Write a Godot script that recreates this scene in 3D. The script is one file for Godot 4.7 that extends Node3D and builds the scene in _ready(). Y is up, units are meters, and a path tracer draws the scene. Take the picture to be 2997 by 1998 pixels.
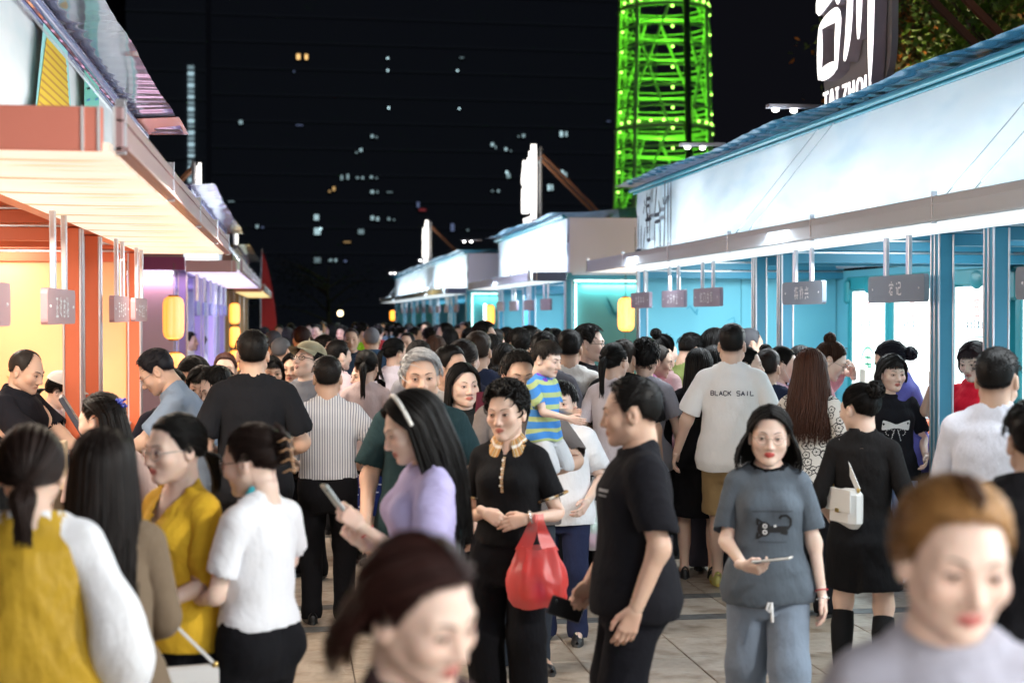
extends Node3D
# A night market: two rows of stalls along a paved passage, a dense crowd, a lit lattice tower and dark apartment blocks.
# Metres, y up; the passage runs along -z, the camera stands at the origin of the plan 1.9 m above the paving.

const EYE := 1.9
const RIGHT_ROW := 4.4     # distance of each row of posts from the middle of the plan
const LEFT_ROW := 1.38

func _ready() -> void:
	var cam := Camera3D.new()
	cam.name = "camera"
	add_child(cam)
	cam.position = Vector3(0, EYE, 0)
	cam.rotation_degrees = Vector3(-1.03, -8.8, 0)
	cam.fov = 26.99
	cam.near = 0.1
	cam.far = 600.0
	var lens := CameraAttributesPhysical.new()
	lens.frustum_focal_length = 50.0
	lens.frustum_focus_distance = 9.2
	lens.exposure_aperture = 2.0
	cam.attributes = lens
	cam.fov = 26.99
	var around := WorldEnvironment.new()
	around.name = "night"
	var env := Environment.new()
	around.environment = env
	env.background_mode = Environment.BG_SKY
	env.tonemap_mode = Environment.TONE_MAPPER_LINEAR
	env.tonemap_exposure = 1.3
	env.sdfgi_enabled = true
	env.ssao_enabled = true
	env.ssil_enabled = true
	var sm := ProceduralSkyMaterial.new()
	sm.sky_top_color = Color(0.034, 0.035, 0.05)
	sm.sky_horizon_color = Color(0.045, 0.046, 0.062)
	sm.ground_bottom_color = Color(0.03, 0.03, 0.035)
	sm.ground_horizon_color = Color(0.045, 0.045, 0.06)
	sm.sky_curve = 0.2
	env.sky = Sky.new()
	env.sky.sky_material = sm
	add_child(around)
	var facade_fill := DirectionalLight3D.new()  # added faint fill that brings out the far facades, no moon known
	facade_fill.name = "facade_fill"
	facade_fill.light_energy = 0.03
	facade_fill.light_color = Color(0.8, 0.86, 1.0)
	facade_fill.light_angular_distance = 0.5
	facade_fill.rotation_degrees = Vector3(-38, 22, 0)
	facade_fill.shadow_enabled = true
	add_child(facade_fill)
	crease.frequency = 0.05
	crease2.frequency = 0.05
	hn.frequency = 0.05
	rng.seed = 20
	stall_lights()
	paving()
	market()
	far_away()
	trees()
	hung_things()
	goods()
	crowd()

var rng := RandomNumberGenerator.new()

# ---------------------------------------------------------------- shapes
class Geo:
	var v := PackedVector3Array()
	var c := PackedColorArray()
	var uv := PackedVector2Array()
	var i := PackedInt32Array()
	var col := Color.WHITE

	func pt(p: Vector3, t := Vector2.ZERO) -> int:
		v.append(p); c.append(col); uv.append(t)
		return v.size() - 1

	func tri(a: Vector3, b: Vector3, d: Vector3, out: Vector3) -> void:
		var n := v.size()
		var nn := (d - a).cross(b - a)
		var flip := nn.dot(out) < 0.0
		v.append(a); v.append(d if flip else b); v.append(b if flip else d)
		for k in 3:
			c.append(col); uv.append(Vector2.ZERO)
		i.append(n); i.append(n + 1); i.append(n + 2)

	func quad(a: Vector3, b: Vector3, d: Vector3, e: Vector3, out: Vector3) -> void:
		var n := v.size()
		var flip := (d - a).cross(b - a).dot(out) < 0.0
		v.append(a); v.append(b); v.append(d); v.append(e)
		uv.append(Vector2(0, 1)); uv.append(Vector2(1, 1)); uv.append(Vector2(1, 0)); uv.append(Vector2(0, 0))
		for k in 4:
			c.append(col)
		if flip:
			i.append_array(PackedInt32Array([n, n + 2, n + 1, n, n + 3, n + 2]))
		else:
			i.append_array(PackedInt32Array([n, n + 1, n + 2, n, n + 2, n + 3]))

	# a box with chamfered edges
	func box(ctr: Vector3, s: Vector3, ch := 0.0, b := Basis.IDENTITY) -> void:
		var h := s * 0.5
		var k: float = minf(ch, minf(h.x, minf(h.y, h.z)) * 0.9)
		for ax in 3:
			for sg in [-1.0, 1.0]:
				var n := Vector3.ZERO
				n[ax] = sg
				var u := (ax + 1) % 3
				var w := (ax + 2) % 3
				var q := []
				for e in [[-1, -1], [1, -1], [1, 1], [-1, 1]]:
					var p := Vector3.ZERO
					p[ax] = h[ax] * sg
					p[u] = (h[u] - k) * e[0]
					p[w] = (h[w] - k) * e[1]
					q.append(ctr + b * p)
				quad(q[0], q[1], q[2], q[3], b * n)
		if k <= 0.0:
			return
		for ax in 3:
			var u := (ax + 1) % 3
			var w := (ax + 2) % 3
			for su in [-1.0, 1.0]:
				for sw in [-1.0, 1.0]:
					var q := []
					for e in [[-1, 0], [1, 0], [1, 1], [-1, 1]]:
						var p := Vector3.ZERO
						p[ax] = (h[ax] - k) * e[0]
						p[u] = (h[u] if e[1] == 0 else h[u] - k) * su
						p[w] = (h[w] - k if e[1] == 0 else h[w]) * sw
						q.append(ctr + b * p)
					var n := Vector3.ZERO
					n[u] = su
					n[w] = sw
					quad(q[0], q[1], q[2], q[3], b * n)
		for sx in [-1.0, 1.0]:
			for sy in [-1.0, 1.0]:
				for sz in [-1.0, 1.0]:
					var o := Vector3(sx, sy, sz)
					tri(ctr + b * (Vector3(h.x, h.y - k, h.z - k) * o), ctr + b * (Vector3(h.x - k, h.y, h.z - k) * o), ctr + b * (Vector3(h.x - k, h.y - k, h.z) * o), b * o)

	func bar(a: Vector3, b: Vector3, w: float, d: float, up := Vector3.UP, ch := 0.0) -> void:
		var y := (b - a).normalized()
		if absf(y.dot(up)) > 0.98:
			up = Vector3.RIGHT
		var x := up.cross(y).normalized()
		box((a + b) * 0.5, Vector3(w, (b - a).length(), d), ch, Basis(x, y, x.cross(y)))

	# rows of points, joined smoothly; closed joins the last column to the first
	func sheet(rows: Array, closed: bool, flip := false, tu := 1.0, tv := 1.0) -> void:
		var n := v.size()
		var w: int = rows[0].size()
		for r in rows.size():
			for k in w:
				v.append(rows[r][k]); c.append(col)
				uv.append(Vector2(tu * k / maxf(1, w - 1), tv * r / maxf(1, rows.size() - 1)))
		for r in rows.size() - 1:
			for k in (w if closed else w - 1):
				var a := n + r * w + k
				var b := n + r * w + (k + 1) % w
				if flip:
					i.append_array(PackedInt32Array([a, a + w, b, b, a + w, b + w]))
				else:
					i.append_array(PackedInt32Array([a, b, a + w, b, b + w, a + w]))

	func tube(pts: Array, radii: Array, sides := 8, caps := true, flat := 1.0) -> void:
		var rows := []
		var side := Vector3.ZERO
		for k in pts.size():
			var t: Vector3 = (pts[mini(k + 1, pts.size() - 1)] - pts[maxi(k - 1, 0)]).normalized()
			if side == Vector3.ZERO:
				side = t.cross(Vector3.UP if absf(t.y) < 0.9 else Vector3.RIGHT).normalized()
			side = (side - t * side.dot(t)).normalized()
			var up := t.cross(side)
			var row := []
			for s in sides:
				var a := TAU * s / sides
				row.append(pts[k] + (side * cos(a) + up * (sin(a) * flat)) * radii[mini(k, radii.size() - 1)])
			rows.append(row)
		sheet(rows, true, true)
		if caps:
			for e in [0, pts.size() - 1]:
				var t: Vector3 = pts[0] - pts[1] if e == 0 else pts[e] - pts[e - 1]
				for s in range(1, sides - 1):
					tri(rows[e][0], rows[e][s], rows[e][s + 1], t)

	func ball(ctr: Vector3, r: Vector3, su := 16, sv := 10, b := Basis.IDENTITY) -> void:
		var rows := []
		for k in sv + 1:
			var row := []
			var e := PI * k / sv
			for s in su:
				var a := TAU * s / su
				row.append(ctr + b * (Vector3(sin(e) * cos(a), cos(e), sin(e) * sin(a)) * r))
			rows.append(row)
		sheet(rows, true)

	func lathe(prof: Array, seg: int, at: Vector3, lobes := 0, depth := 0.0) -> void:
		var rows := []
		for p in prof:
			var row := []
			for s in seg:
				var a: float = TAU * s / seg
				var r: float = p.x * (1.0 - depth * pow(absf(cos(a * lobes * 0.5)), 6.0)) if lobes else p.x
				row.append(at + Vector3(r * cos(a), p.y, r * sin(a)))
			rows.append(row)
		sheet(rows, true, prof[0].y < prof[prof.size() - 1].y)

	# an outline in the x-y plane made as thick as deep towards +z
	func prism(outline: PackedVector2Array, deep: float, t := Transform3D.IDENTITY, back := true) -> void:
		var ids := Geometry2D.triangulate_polygon(outline)
		var mid := Vector2.ZERO
		for p in outline:
			mid += p / outline.size()
		for k in range(0, ids.size(), 3):
			var a := outline[ids[k]]
			var b := outline[ids[k + 1]]
			var d := outline[ids[k + 2]]
			tri(t * Vector3(a.x, a.y, deep), t * Vector3(b.x, b.y, deep), t * Vector3(d.x, d.y, deep), t.basis * Vector3.BACK)
			if back:
				tri(t * Vector3(a.x, a.y, 0), t * Vector3(b.x, b.y, 0), t * Vector3(d.x, d.y, 0), t.basis * Vector3.FORWARD)
		if deep <= 0.0:
			return
		var area := 0.0
		for k in outline.size():
			area += outline[k].cross(outline[(k + 1) % outline.size()])
		for k in outline.size():
			var a := outline[k]
			var b := outline[(k + 1) % outline.size()]
			var n := Vector2(b.y - a.y, a.x - b.x) * signf(area)
			quad(t * Vector3(a.x, a.y, 0), t * Vector3(b.x, b.y, 0), t * Vector3(b.x, b.y, deep), t * Vector3(a.x, a.y, deep), t.basis * Vector3(n.x, n.y, 0))

	func add(g: Geo, t := Transform3D.IDENTITY, flip := false) -> void:
		var n := v.size()
		v.append_array(t * g.v)
		c.append_array(g.c)
		uv.append_array(g.uv)
		for k in range(0, g.i.size(), 3):
			i.append(n + g.i[k])
			i.append(n + g.i[k + 2 if flip else k + 1])
			i.append(n + g.i[k + 1 if flip else k + 2])

	func normals() -> PackedVector3Array:
		var n := PackedVector3Array()
		n.resize(v.size())
		for k in range(0, i.size(), 3):
			var a := i[k]
			var b := i[k + 1]
			var d := i[k + 2]
			var f := (v[d] - v[a]).cross(v[b] - v[a])
			n[a] += f; n[b] += f; n[d] += f
		for k in n.size():
			n[k] = n[k].normalized()
		return n

	func mesh(colored := false) -> ArrayMesh:
		var arr := []
		arr.resize(Mesh.ARRAY_MAX)
		arr[Mesh.ARRAY_VERTEX] = v
		arr[Mesh.ARRAY_NORMAL] = normals()
		arr[Mesh.ARRAY_TEX_UV] = uv
		if colored:
			arr[Mesh.ARRAY_COLOR] = c
		arr[Mesh.ARRAY_INDEX] = i
		var m := ArrayMesh.new()
		m.add_surface_from_arrays(Mesh.PRIMITIVE_TRIANGLES, arr)
		return m


# ---------------------------------------------------------------- things, parts, materials
var taken := {}
var mats := {}
var tex := {}

func numbered(called: String) -> String:
	var n: int = taken.get(called, 0)
	taken[called] = n + 1
	return called if n == 0 else "%s_%03d" % [called, n]

func tag(o: Node3D, label: String, category: String, group := "", kind := "") -> Node3D:
	if label: o.set_meta("label", label)
	if category: o.set_meta("category", category)
	if group: o.set_meta("group", group)
	if kind: o.set_meta("kind", kind)
	return o

func thing(called: String, label: String, category: String, at := Vector3.ZERO, turn := 0.0, group := "") -> Node3D:
	var o := Node3D.new()
	o.name = numbered(called)
	add_child(o)
	o.position = at
	o.rotation_degrees.y = turn
	return tag(o, label, category, group)

func put(called: String, m: Mesh, material: Material, parent: Node = null, at := Transform3D.IDENTITY) -> MeshInstance3D:
	var o := MeshInstance3D.new()
	o.name = called if parent else numbered(called)
	o.mesh = m
	if material:
		o.material_override = material
	o.transform = at
	(parent if parent else self).add_child(o, true)
	return o

func part(called: String, g: Geo, material: Material, parent: Node = null, at := Transform3D.IDENTITY) -> MeshInstance3D:
	return put(called, g.mesh(), material, parent, at)

func struct(called: String, g: Geo, material: Material) -> MeshInstance3D:
	var o := part(called, g, material)
	o.set_meta("kind", "structure")
	return o

# colours are real-world (linear) values
func lin(r: float, g: float, b: float) -> Color:
	return Color(r, g, b).linear_to_srgb()

func mat(key: String, c: Color, rough := 0.7, metal := 0.0) -> StandardMaterial3D:
	if mats.has(key):
		return mats[key]
	var m := StandardMaterial3D.new()
	m.resource_name = key
	m.albedo_color = c.linear_to_srgb()
	m.roughness = rough
	m.metallic = metal
	mats[key] = m
	return m

func glow(key: String, c: Color, power: float) -> StandardMaterial3D:
	if mats.has(key):
		return mats[key]
	var m := mat(key, Color(0.7, 0.7, 0.7), 0.5)
	m.emission_enabled = true
	m.emission = c
	m.emission_energy_multiplier = power
	return m

func noise_tex(key: String, seed_: int, freq: float, ramp: Array, size := 256, normal := false, bump := 4.0, fractal := 4) -> NoiseTexture2D:
	if tex.has(key):
		return tex[key]
	var n := FastNoiseLite.new()
	n.seed = seed_
	n.frequency = freq
	n.fractal_octaves = fractal
	var t := NoiseTexture2D.new()
	t.width = size; t.height = size
	t.seamless = true
	t.noise = n
	t.as_normal_map = normal
	t.bump_strength = bump
	if ramp.size():
		var gr := Gradient.new()
		gr.offsets = PackedFloat32Array(ramp.map(func(e): return e[0]))
		gr.colors = PackedColorArray(ramp.map(func(e): return e[1]))
		t.color_ramp = gr
	tex[key] = t
	return t

func area_light(called: String, at: Vector3, to: Vector3, size: Vector2, c: Color, energy: float) -> void:
	var l := AreaLight3D.new()
	l.name = called
	l.area_size = size
	l.area_normalize_energy = true
	l.light_color = c
	l.light_energy = energy
	l.light_specular = 1.0
	l.shadow_enabled = true
	add_child(l, true)
	var up := Vector3.BACK if absf(to.normalized().y) > 0.9 else Vector3.UP
	l.look_at_from_position(at, at + to, up)
	l.set("area_range", 40.0)

# ---------------------------------------------------------------- people: fields in a rest pose, meshed once, then bent to each pose
var PA := PackedVector3Array()      # round cones of the field in hand
var PB := PackedVector3Array()
var PR := PackedFloat32Array()      # two radii each
var PC := PackedFloat32Array()      # cut along the cone, in metres from its start (0: none)
var QW := PackedFloat32Array()      # a torso's half width, half depth and middle for each centimetre of height
var QD := PackedFloat32Array()
var QZ := PackedFloat32Array()
var Q0 := 0.0
var Q1 := 0.0
var SMOOTH := 0.04
var cut_on := true
var neck_cut := Plane()
var has_neck := false
var vneck := 0.0
var hem := -1.0
var top_cut := 9.0
var head_kind := 0
const ARM := Vector3(0.643, -0.766, 0.0)

func profile(rows: Array) -> void:
	QW.clear(); QD.clear(); QZ.clear()
	Q0 = rows[0][0]
	Q1 = rows[rows.size() - 1][0]
	var n := int(round((Q1 - Q0) * 100.0)) + 1
	var k := 0
	for s in n:
		var y := Q0 + s * 0.01
		while k < rows.size() - 2 and y > rows[k + 1][0]:
			k += 1
		var t: float = clampf((y - rows[k][0]) / (rows[k + 1][0] - rows[k][0]), 0, 1)
		t = t * t * (3.0 - 2.0 * t) * 0.5 + t * 0.5
		QW.append(lerpf(rows[k][1], rows[k + 1][1], t))
		QD.append(lerpf(rows[k][2], rows[k + 1][2], t))
		QZ.append(lerpf(rows[k][3], rows[k + 1][3], t))

func cones(list: Array) -> void:
	PA.clear(); PB.clear(); PR.clear(); PC.clear()
	for e in list:
		PA.append(e[0]); PB.append(e[1]); PR.append(e[2]); PR.append(e[3]); PC.append(e[4] if e.size() > 4 else 0.0)

func torso(p: Vector3) -> float:
	var y := clampf(p.y, Q0, Q1)
	var t := (y - Q0) * 100.0
	var k := mini(int(t), QW.size() - 2)
	t -= k
	var w := lerpf(QW[k], QW[k + 1], t)
	var dd := lerpf(QD[k], QD[k + 1], t)
	var z := lerpf(QZ[k], QZ[k + 1], t)
	var l := Vector2(p.x / w, (p.z - z) / dd).length()
	return maxf((l - 1.0) * minf(w, dd), maxf(p.y - Q1, Q0 - p.y))

func f_figure(q: Vector3) -> float:
	var p := Vector3(absf(q.x), q.y, q.z)
	var d := torso(p) if QW.size() else 9.0
	for k in PA.size():
		var ab := PB[k] - PA[k]
		var ap := p - PA[k]
		var t := ap.dot(ab) / ab.length_squared()
		var e := 0.0
		if t <= 0.0:
			e = ap.length() - PR[k * 2]
		elif t >= 1.0:
			e = (p - PB[k]).length() - PR[k * 2 + 1]
		else:
			e = (ap - ab * t).length() - lerpf(PR[k * 2], PR[k * 2 + 1], t)
		if PC[k] > 0.0 and cut_on:
			e = maxf(e, t * ab.length() - PC[k])
		var h := maxf(SMOOTH - absf(d - e), 0.0)
		d = minf(d, e) - h * h / (4.0 * SMOOTH)
	if cut_on:
		if has_neck:
			d = maxf(d, neck_cut.distance_to(p))
		if vneck > 0.0 and p.z > 0.0:
			d = maxf(d, minf((p.y - (1.435 - vneck)) * 0.5 - p.x, 0.03))
		d = maxf(d, maxf(hem - p.y, p.y - top_cut))
	return d

func ell(p: Vector3, c: Vector3, r: Vector3) -> float:
	var q := (p - c) / r
	var k := q.length()
	return k * (k - 1.0) / maxf((q / r).length(), 0.001)

func cone(p: Vector3, a: Vector3, b: Vector3, ra: float, rb: float) -> float:
	var ab := b - a
	var t := clampf((p - a).dot(ab) / ab.length_squared(), 0.0, 1.0)
	return (p - a - ab * t).length() - lerpf(ra, rb, t)

func smin(a: float, b: float, k: float) -> float:
	var h := maxf(k - absf(a - b), 0.0)
	return minf(a, b) - h * h / (4.0 * k)

func f_head(q: Vector3) -> float:
	var man := 1.0 if head_kind == 0 else 0.0
	var p := Vector3(absf(q.x), q.y, q.z)
	var d := ell(p, Vector3(0, 0.036, -0.012), Vector3(0.074, 0.088, 0.096))
	d = smin(d, ell(p, Vector3(0, -0.018, 0.024), Vector3(0.062, 0.084, 0.067)), 0.03)
	d = smin(d, cone(p, Vector3(0.046 + 0.004 * man, -0.042 - 0.008 * man, 0.004), Vector3(0.008, -0.088, 0.06), 0.02, 0.018), 0.03)
	d = smin(d, cone(p, Vector3(0, -0.02, -0.026), Vector3(0, -0.16, -0.04), 0.05 + 0.006 * man, 0.052 + 0.008 * man), 0.025)
	if p.z > 0.02:
		d = smin(d, (p - Vector3(0, -0.09, 0.07)).length() - 0.0165, 0.02)
		d = smin(d, (p - Vector3(0.042, -0.016, 0.06)).length() - 0.022, 0.025)
		d = smin(d, cone(p, Vector3(0.012, 0.027, 0.083), Vector3(0.044, 0.029, 0.068), 0.008 + 0.002 * man, 0.008), 0.02)
		var e := (p - Vector3(0.032, 0.009, 0.098)).length() - 0.017
		var h := maxf(0.014 - absf(-e - d), 0.0)
		d = maxf(d, -e) + h * h / 0.056
		d = smin(d, (p - Vector3(0.032, 0.008, 0.0735)).length() - 0.0142, 0.004)
		d = smin(d, cone(p, Vector3(0, 0.018, 0.083), Vector3(0, -0.026, 0.105), 0.0075, 0.0105 + 0.0012 * man), 0.012)
		d = smin(d, (p - Vector3(0.012, -0.031, 0.094)).length() - 0.0085, 0.008)
		d = smin(d, cone(p, Vector3(0.004, -0.052, 0.0885), Vector3(0.021, -0.0565, 0.079), 0.0062, 0.003), 0.008)
		d = smin(d, cone(p, Vector3(0, -0.0635, 0.0875), Vector3(0.017, -0.06, 0.08), 0.0072, 0.003), 0.006)
	var ear := ell(p, Vector3(0.077, -0.002, -0.014), Vector3(0.011, 0.031, 0.019))
	ear = maxf(ear, -ell(p, Vector3(0.088, 0.002, -0.008), Vector3(0.008, 0.018, 0.011)))
	d = smin(d, ear, 0.006)
	return maxf(d, -0.155 - p.y)

# surface nets: one vertex in each cell that the surface crosses, one quad round each crossed edge
func nets(f: Callable, lo: Vector3, hi: Vector3, cell: float, slack := 1.35) -> Geo:
	var g := Geo.new()
	var B := 4
	var bx := int(ceil((hi.x - lo.x) / cell / B)) + 1
	var by := int(ceil((hi.y - lo.y) / cell / B)) + 1
	var bz := int(ceil((hi.z - lo.z) / cell / B)) + 1
	var nx := bx * B
	var ny := by * B
	var nz := bz * B
	var val := PackedFloat32Array()
	val.resize(nx * ny * nz)
	val.fill(9.0)
	var reach := cell * (B * 0.866 + 1.0) * slack
	var active := PackedInt32Array()
	var sx := 1
	var sy := nx
	var sz := nx * ny
	for Z in bz:
		for Y in by:
			for X in bx:
				var base := X * B + Y * B * sy + Z * B * sz
				var d: float = f.call(lo + (Vector3(X, Y, Z) * B + Vector3(1.5, 1.5, 1.5)) * cell)
				if absf(d) < reach:
					active.append(base)
					for z in B:
						for y in B:
							var at := base + y * sy + z * sz
							var p := lo + Vector3(X * B, Y * B + y, Z * B + z) * cell
							for x in B:
								val[at + x] = f.call(p)
								p.x += cell
				elif d < 0.0:
					for z in B:
						for y in B:
							for x in B:
								val[base + x + y * sy + z * sz] = -9.0
	var ids := PackedInt32Array()
	ids.resize(nx * ny * nz)
	ids.fill(-1)
	var off := [0, sx, sy, sx + sy, sz, sx + sz, sy + sz, sx + sy + sz]
	var corner := [Vector3(0, 0, 0), Vector3(1, 0, 0), Vector3(0, 1, 0), Vector3(1, 1, 0), Vector3(0, 0, 1), Vector3(1, 0, 1), Vector3(0, 1, 1), Vector3(1, 1, 1)]
	var edges := [[0, 1], [2, 3], [4, 5], [6, 7], [0, 2], [1, 3], [4, 6], [5, 7], [0, 4], [1, 5], [2, 6], [3, 7]]
	for base in active:
		for z in B:
			for y in B:
				for x in B:
					var at: int = base + x + y * sy + z * sz
					var ix := at % nx
					var iy := (at / sy) % ny
					var iz := at / sz
					if ix >= nx - 1 or iy >= ny - 1 or iz >= nz - 1:
						continue
					var low := val[at] < 0.0
					if low == (val[at + sx] < 0.0) and low == (val[at + sy] < 0.0) and low == (val[at + sz] < 0.0) and low == (val[at + sx + sy] < 0.0) and low == (val[at + sx + sz] < 0.0) and low == (val[at + sy + sz] < 0.0) and low == (val[at + sx + sy + sz] < 0.0):
						continue
					var sum := Vector3.ZERO
					var n := 0
					for e in edges:
						var a: float = val[at + off[e[0]]]
						var b: float = val[at + off[e[1]]]
						if (a < 0.0) != (b < 0.0):
							sum += corner[e[0]].lerp(corner[e[1]], a / (a - b))
							n += 1
					ids[at] = g.v.size()
					g.v.append(lo + (Vector3(ix, iy, iz) + sum / n) * cell)
	for base in active:
		for z in B:
			for y in B:
				for x in B:
					var at: int = base + x + y * sy + z * sz
					var low := val[at] < 0.0
					var ix := at % nx
					var iy := (at / sy) % ny
					var iz := at / sz
					if ix == 0 or iy == 0 or iz == 0 or ix >= nx - 1 or iy >= ny - 1 or iz >= nz - 1:
						continue
					for ax in 3:
						var s: int = [sx, sy, sz][ax]
						if low == (val[at + s] < 0.0):
							continue
						var u: int = [sy, sz, sx][ax]
						var w: int = [sz, sx, sy][ax]
						var a := ids[at - u - w]
						var b := ids[at - w]
						var c := ids[at]
						var d := ids[at - u]
						if a < 0 or b < 0 or c < 0 or d < 0:
							continue
						if low:
							g.i.append_array(PackedInt32Array([a, c, b, a, d, c]))
						else:
							g.i.append_array(PackedInt32Array([a, b, c, a, c, d]))
	g.c.resize(g.v.size())
	g.c.fill(Color.WHITE)
	g.uv.resize(g.v.size())
	return g

# removes the flat ends where a garment was cut, so that hems, cuffs and necklines stay open
func open_ends(g: Geo, cell: float) -> void:
	cut_on = false
	var inside := PackedByteArray()
	inside.resize(g.v.size())
	for k in g.v.size():
		inside[k] = 1 if f_figure(g.v[k]) < -0.75 * cell else 0
	cut_on = true
	var keep := PackedInt32Array()
	for k in range(0, g.i.size(), 3):
		if inside[g.i[k]] + inside[g.i[k + 1]] + inside[g.i[k + 2]] == 0:
			keep.append(g.i[k]); keep.append(g.i[k + 1]); keep.append(g.i[k + 2])
	var to := PackedInt32Array()
	to.resize(g.v.size())
	to.fill(-1)
	var v := PackedVector3Array()
	for k in keep.size():
		var a := keep[k]
		if to[a] < 0:
			to[a] = v.size()
			v.append(g.v[a])
		keep[k] = to[a]
	for k in v.size():
		var p := v[k]
		if p.y < hem + cell * 0.9: v[k].y = hem
		if p.y > top_cut - cell * 0.9: v[k].y = top_cut
		if has_neck:
			var e := neck_cut.distance_to(p)
			if e > -0.9 * cell and p.y > 1.3: v[k] = p - neck_cut.normal * e
		for b in PA.size():
			if PC[b] > 0.0:
				var sg := signf(p.x)
				var dir := (PB[b] - PA[b]).normalized()
				dir.x *= sg
				var e := (p - Vector3(PA[b].x * sg, PA[b].y, PA[b].z)).dot(dir) - PC[b]
				if absf(e) < cell * 0.9 and absf(p.x) > PA[b].x + 0.06: v[k] = p - dir * e
	g.v = v
	g.i = keep
	g.c.resize(v.size())
	g.uv.resize(v.size())

# --- skeleton: 0 pelvis 1 spine 2 chest 3 neck 4 head 5 6 upper arms 7 8 forearms 9 10 hands 11 12 thighs 13 14 shins 15 16 feet (left is +x, facing +z)
const LA := 0.285
const LF := 0.245

func joints(sex: int) -> PackedVector3Array:
	var s: float = [0.165, 0.144][sex]
	var j := PackedVector3Array([Vector3(0, 0.96, 0), Vector3(0, 1.06, 0), Vector3(0, 1.22, -0.01), Vector3(0, 1.445, -0.025), Vector3(0, 1.53, -0.005)])
	for k in [0.0, LA, LA + LF]:
		for sg in [1.0, -1.0]:
			var a: Vector3 = Vector3(s, 1.36, -0.015) + ARM * k
			j.append(Vector3(a.x * sg, a.y, a.z))
	for a in [Vector3(0.09, 0.91, 0), Vector3(0.1, 0.5, 0), Vector3(0.105, 0.085, -0.02)]:
		for sg in [1.0, -1.0]:
			j.append(Vector3(a.x * sg, a.y, a.z))
	return j

const BODY := [
	[[0.76, 0.15, 0.1, 0.0], [0.86, 0.17, 0.115, -0.012], [0.95, 0.16, 0.11, -0.004], [1.04, 0.148, 0.105, 0.0], [1.14, 0.155, 0.108, 0.0], [1.28, 0.17, 0.115, 0.0], [1.36, 0.152, 0.092, -0.012], [1.42, 0.095, 0.07, -0.018], [1.47, 0.06, 0.055, -0.025]],
	[[0.76, 0.145, 0.1, 0.0], [0.86, 0.172, 0.118, -0.014], [0.95, 0.155, 0.105, -0.004], [1.05, 0.125, 0.092, 0.0], [1.14, 0.132, 0.096, 0.0], [1.27, 0.15, 0.108, 0.004], [1.36, 0.135, 0.085, -0.012], [1.42, 0.085, 0.065, -0.018], [1.47, 0.052, 0.05, -0.025]]]

func body_field(sex: int) -> void:
	var j := joints(sex)
	var m := 1.0 - 0.13 * sex
	profile(BODY[sex])
	cones([
		[Vector3(0.03, 1.442, -0.028), Vector3(j[5].x - 0.015, 1.366, -0.02), 0.04 * m, 0.046 * m],
		[j[5], j[7], 0.05 * m, 0.04 * m], [j[7], j[9], 0.0395 * m, 0.027 * m],
		[Vector3(0, 1.42, -0.025), Vector3(0, 1.56, -0.022), 0.056 * m, 0.052 * m],
		[j[11], j[13], 0.082, 0.054], [j[13], j[15], 0.053, 0.034], [Vector3(0.103, 0.36, -0.022), Vector3(0.104, 0.26, -0.022), 0.047, 0.042],
		[Vector3(0.105, 0.06, -0.03), Vector3(0.115, 0.035, 0.12), 0.036, 0.026], [Vector3(0.075, 0.88, -0.055), Vector3(0.078, 0.86, -0.055), 0.078, 0.078]])
	if sex:
		PA.append(Vector3(0.07, 1.265, 0.07)); PB.append(Vector3(0.072, 1.26, 0.074)); PR.append(0.056); PR.append(0.056); PC.append(0.0)
	SMOOTH = 0.035
	has_neck = false
	vneck = 0.0
	hem = -1.0
	top_cut = 9.0

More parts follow.
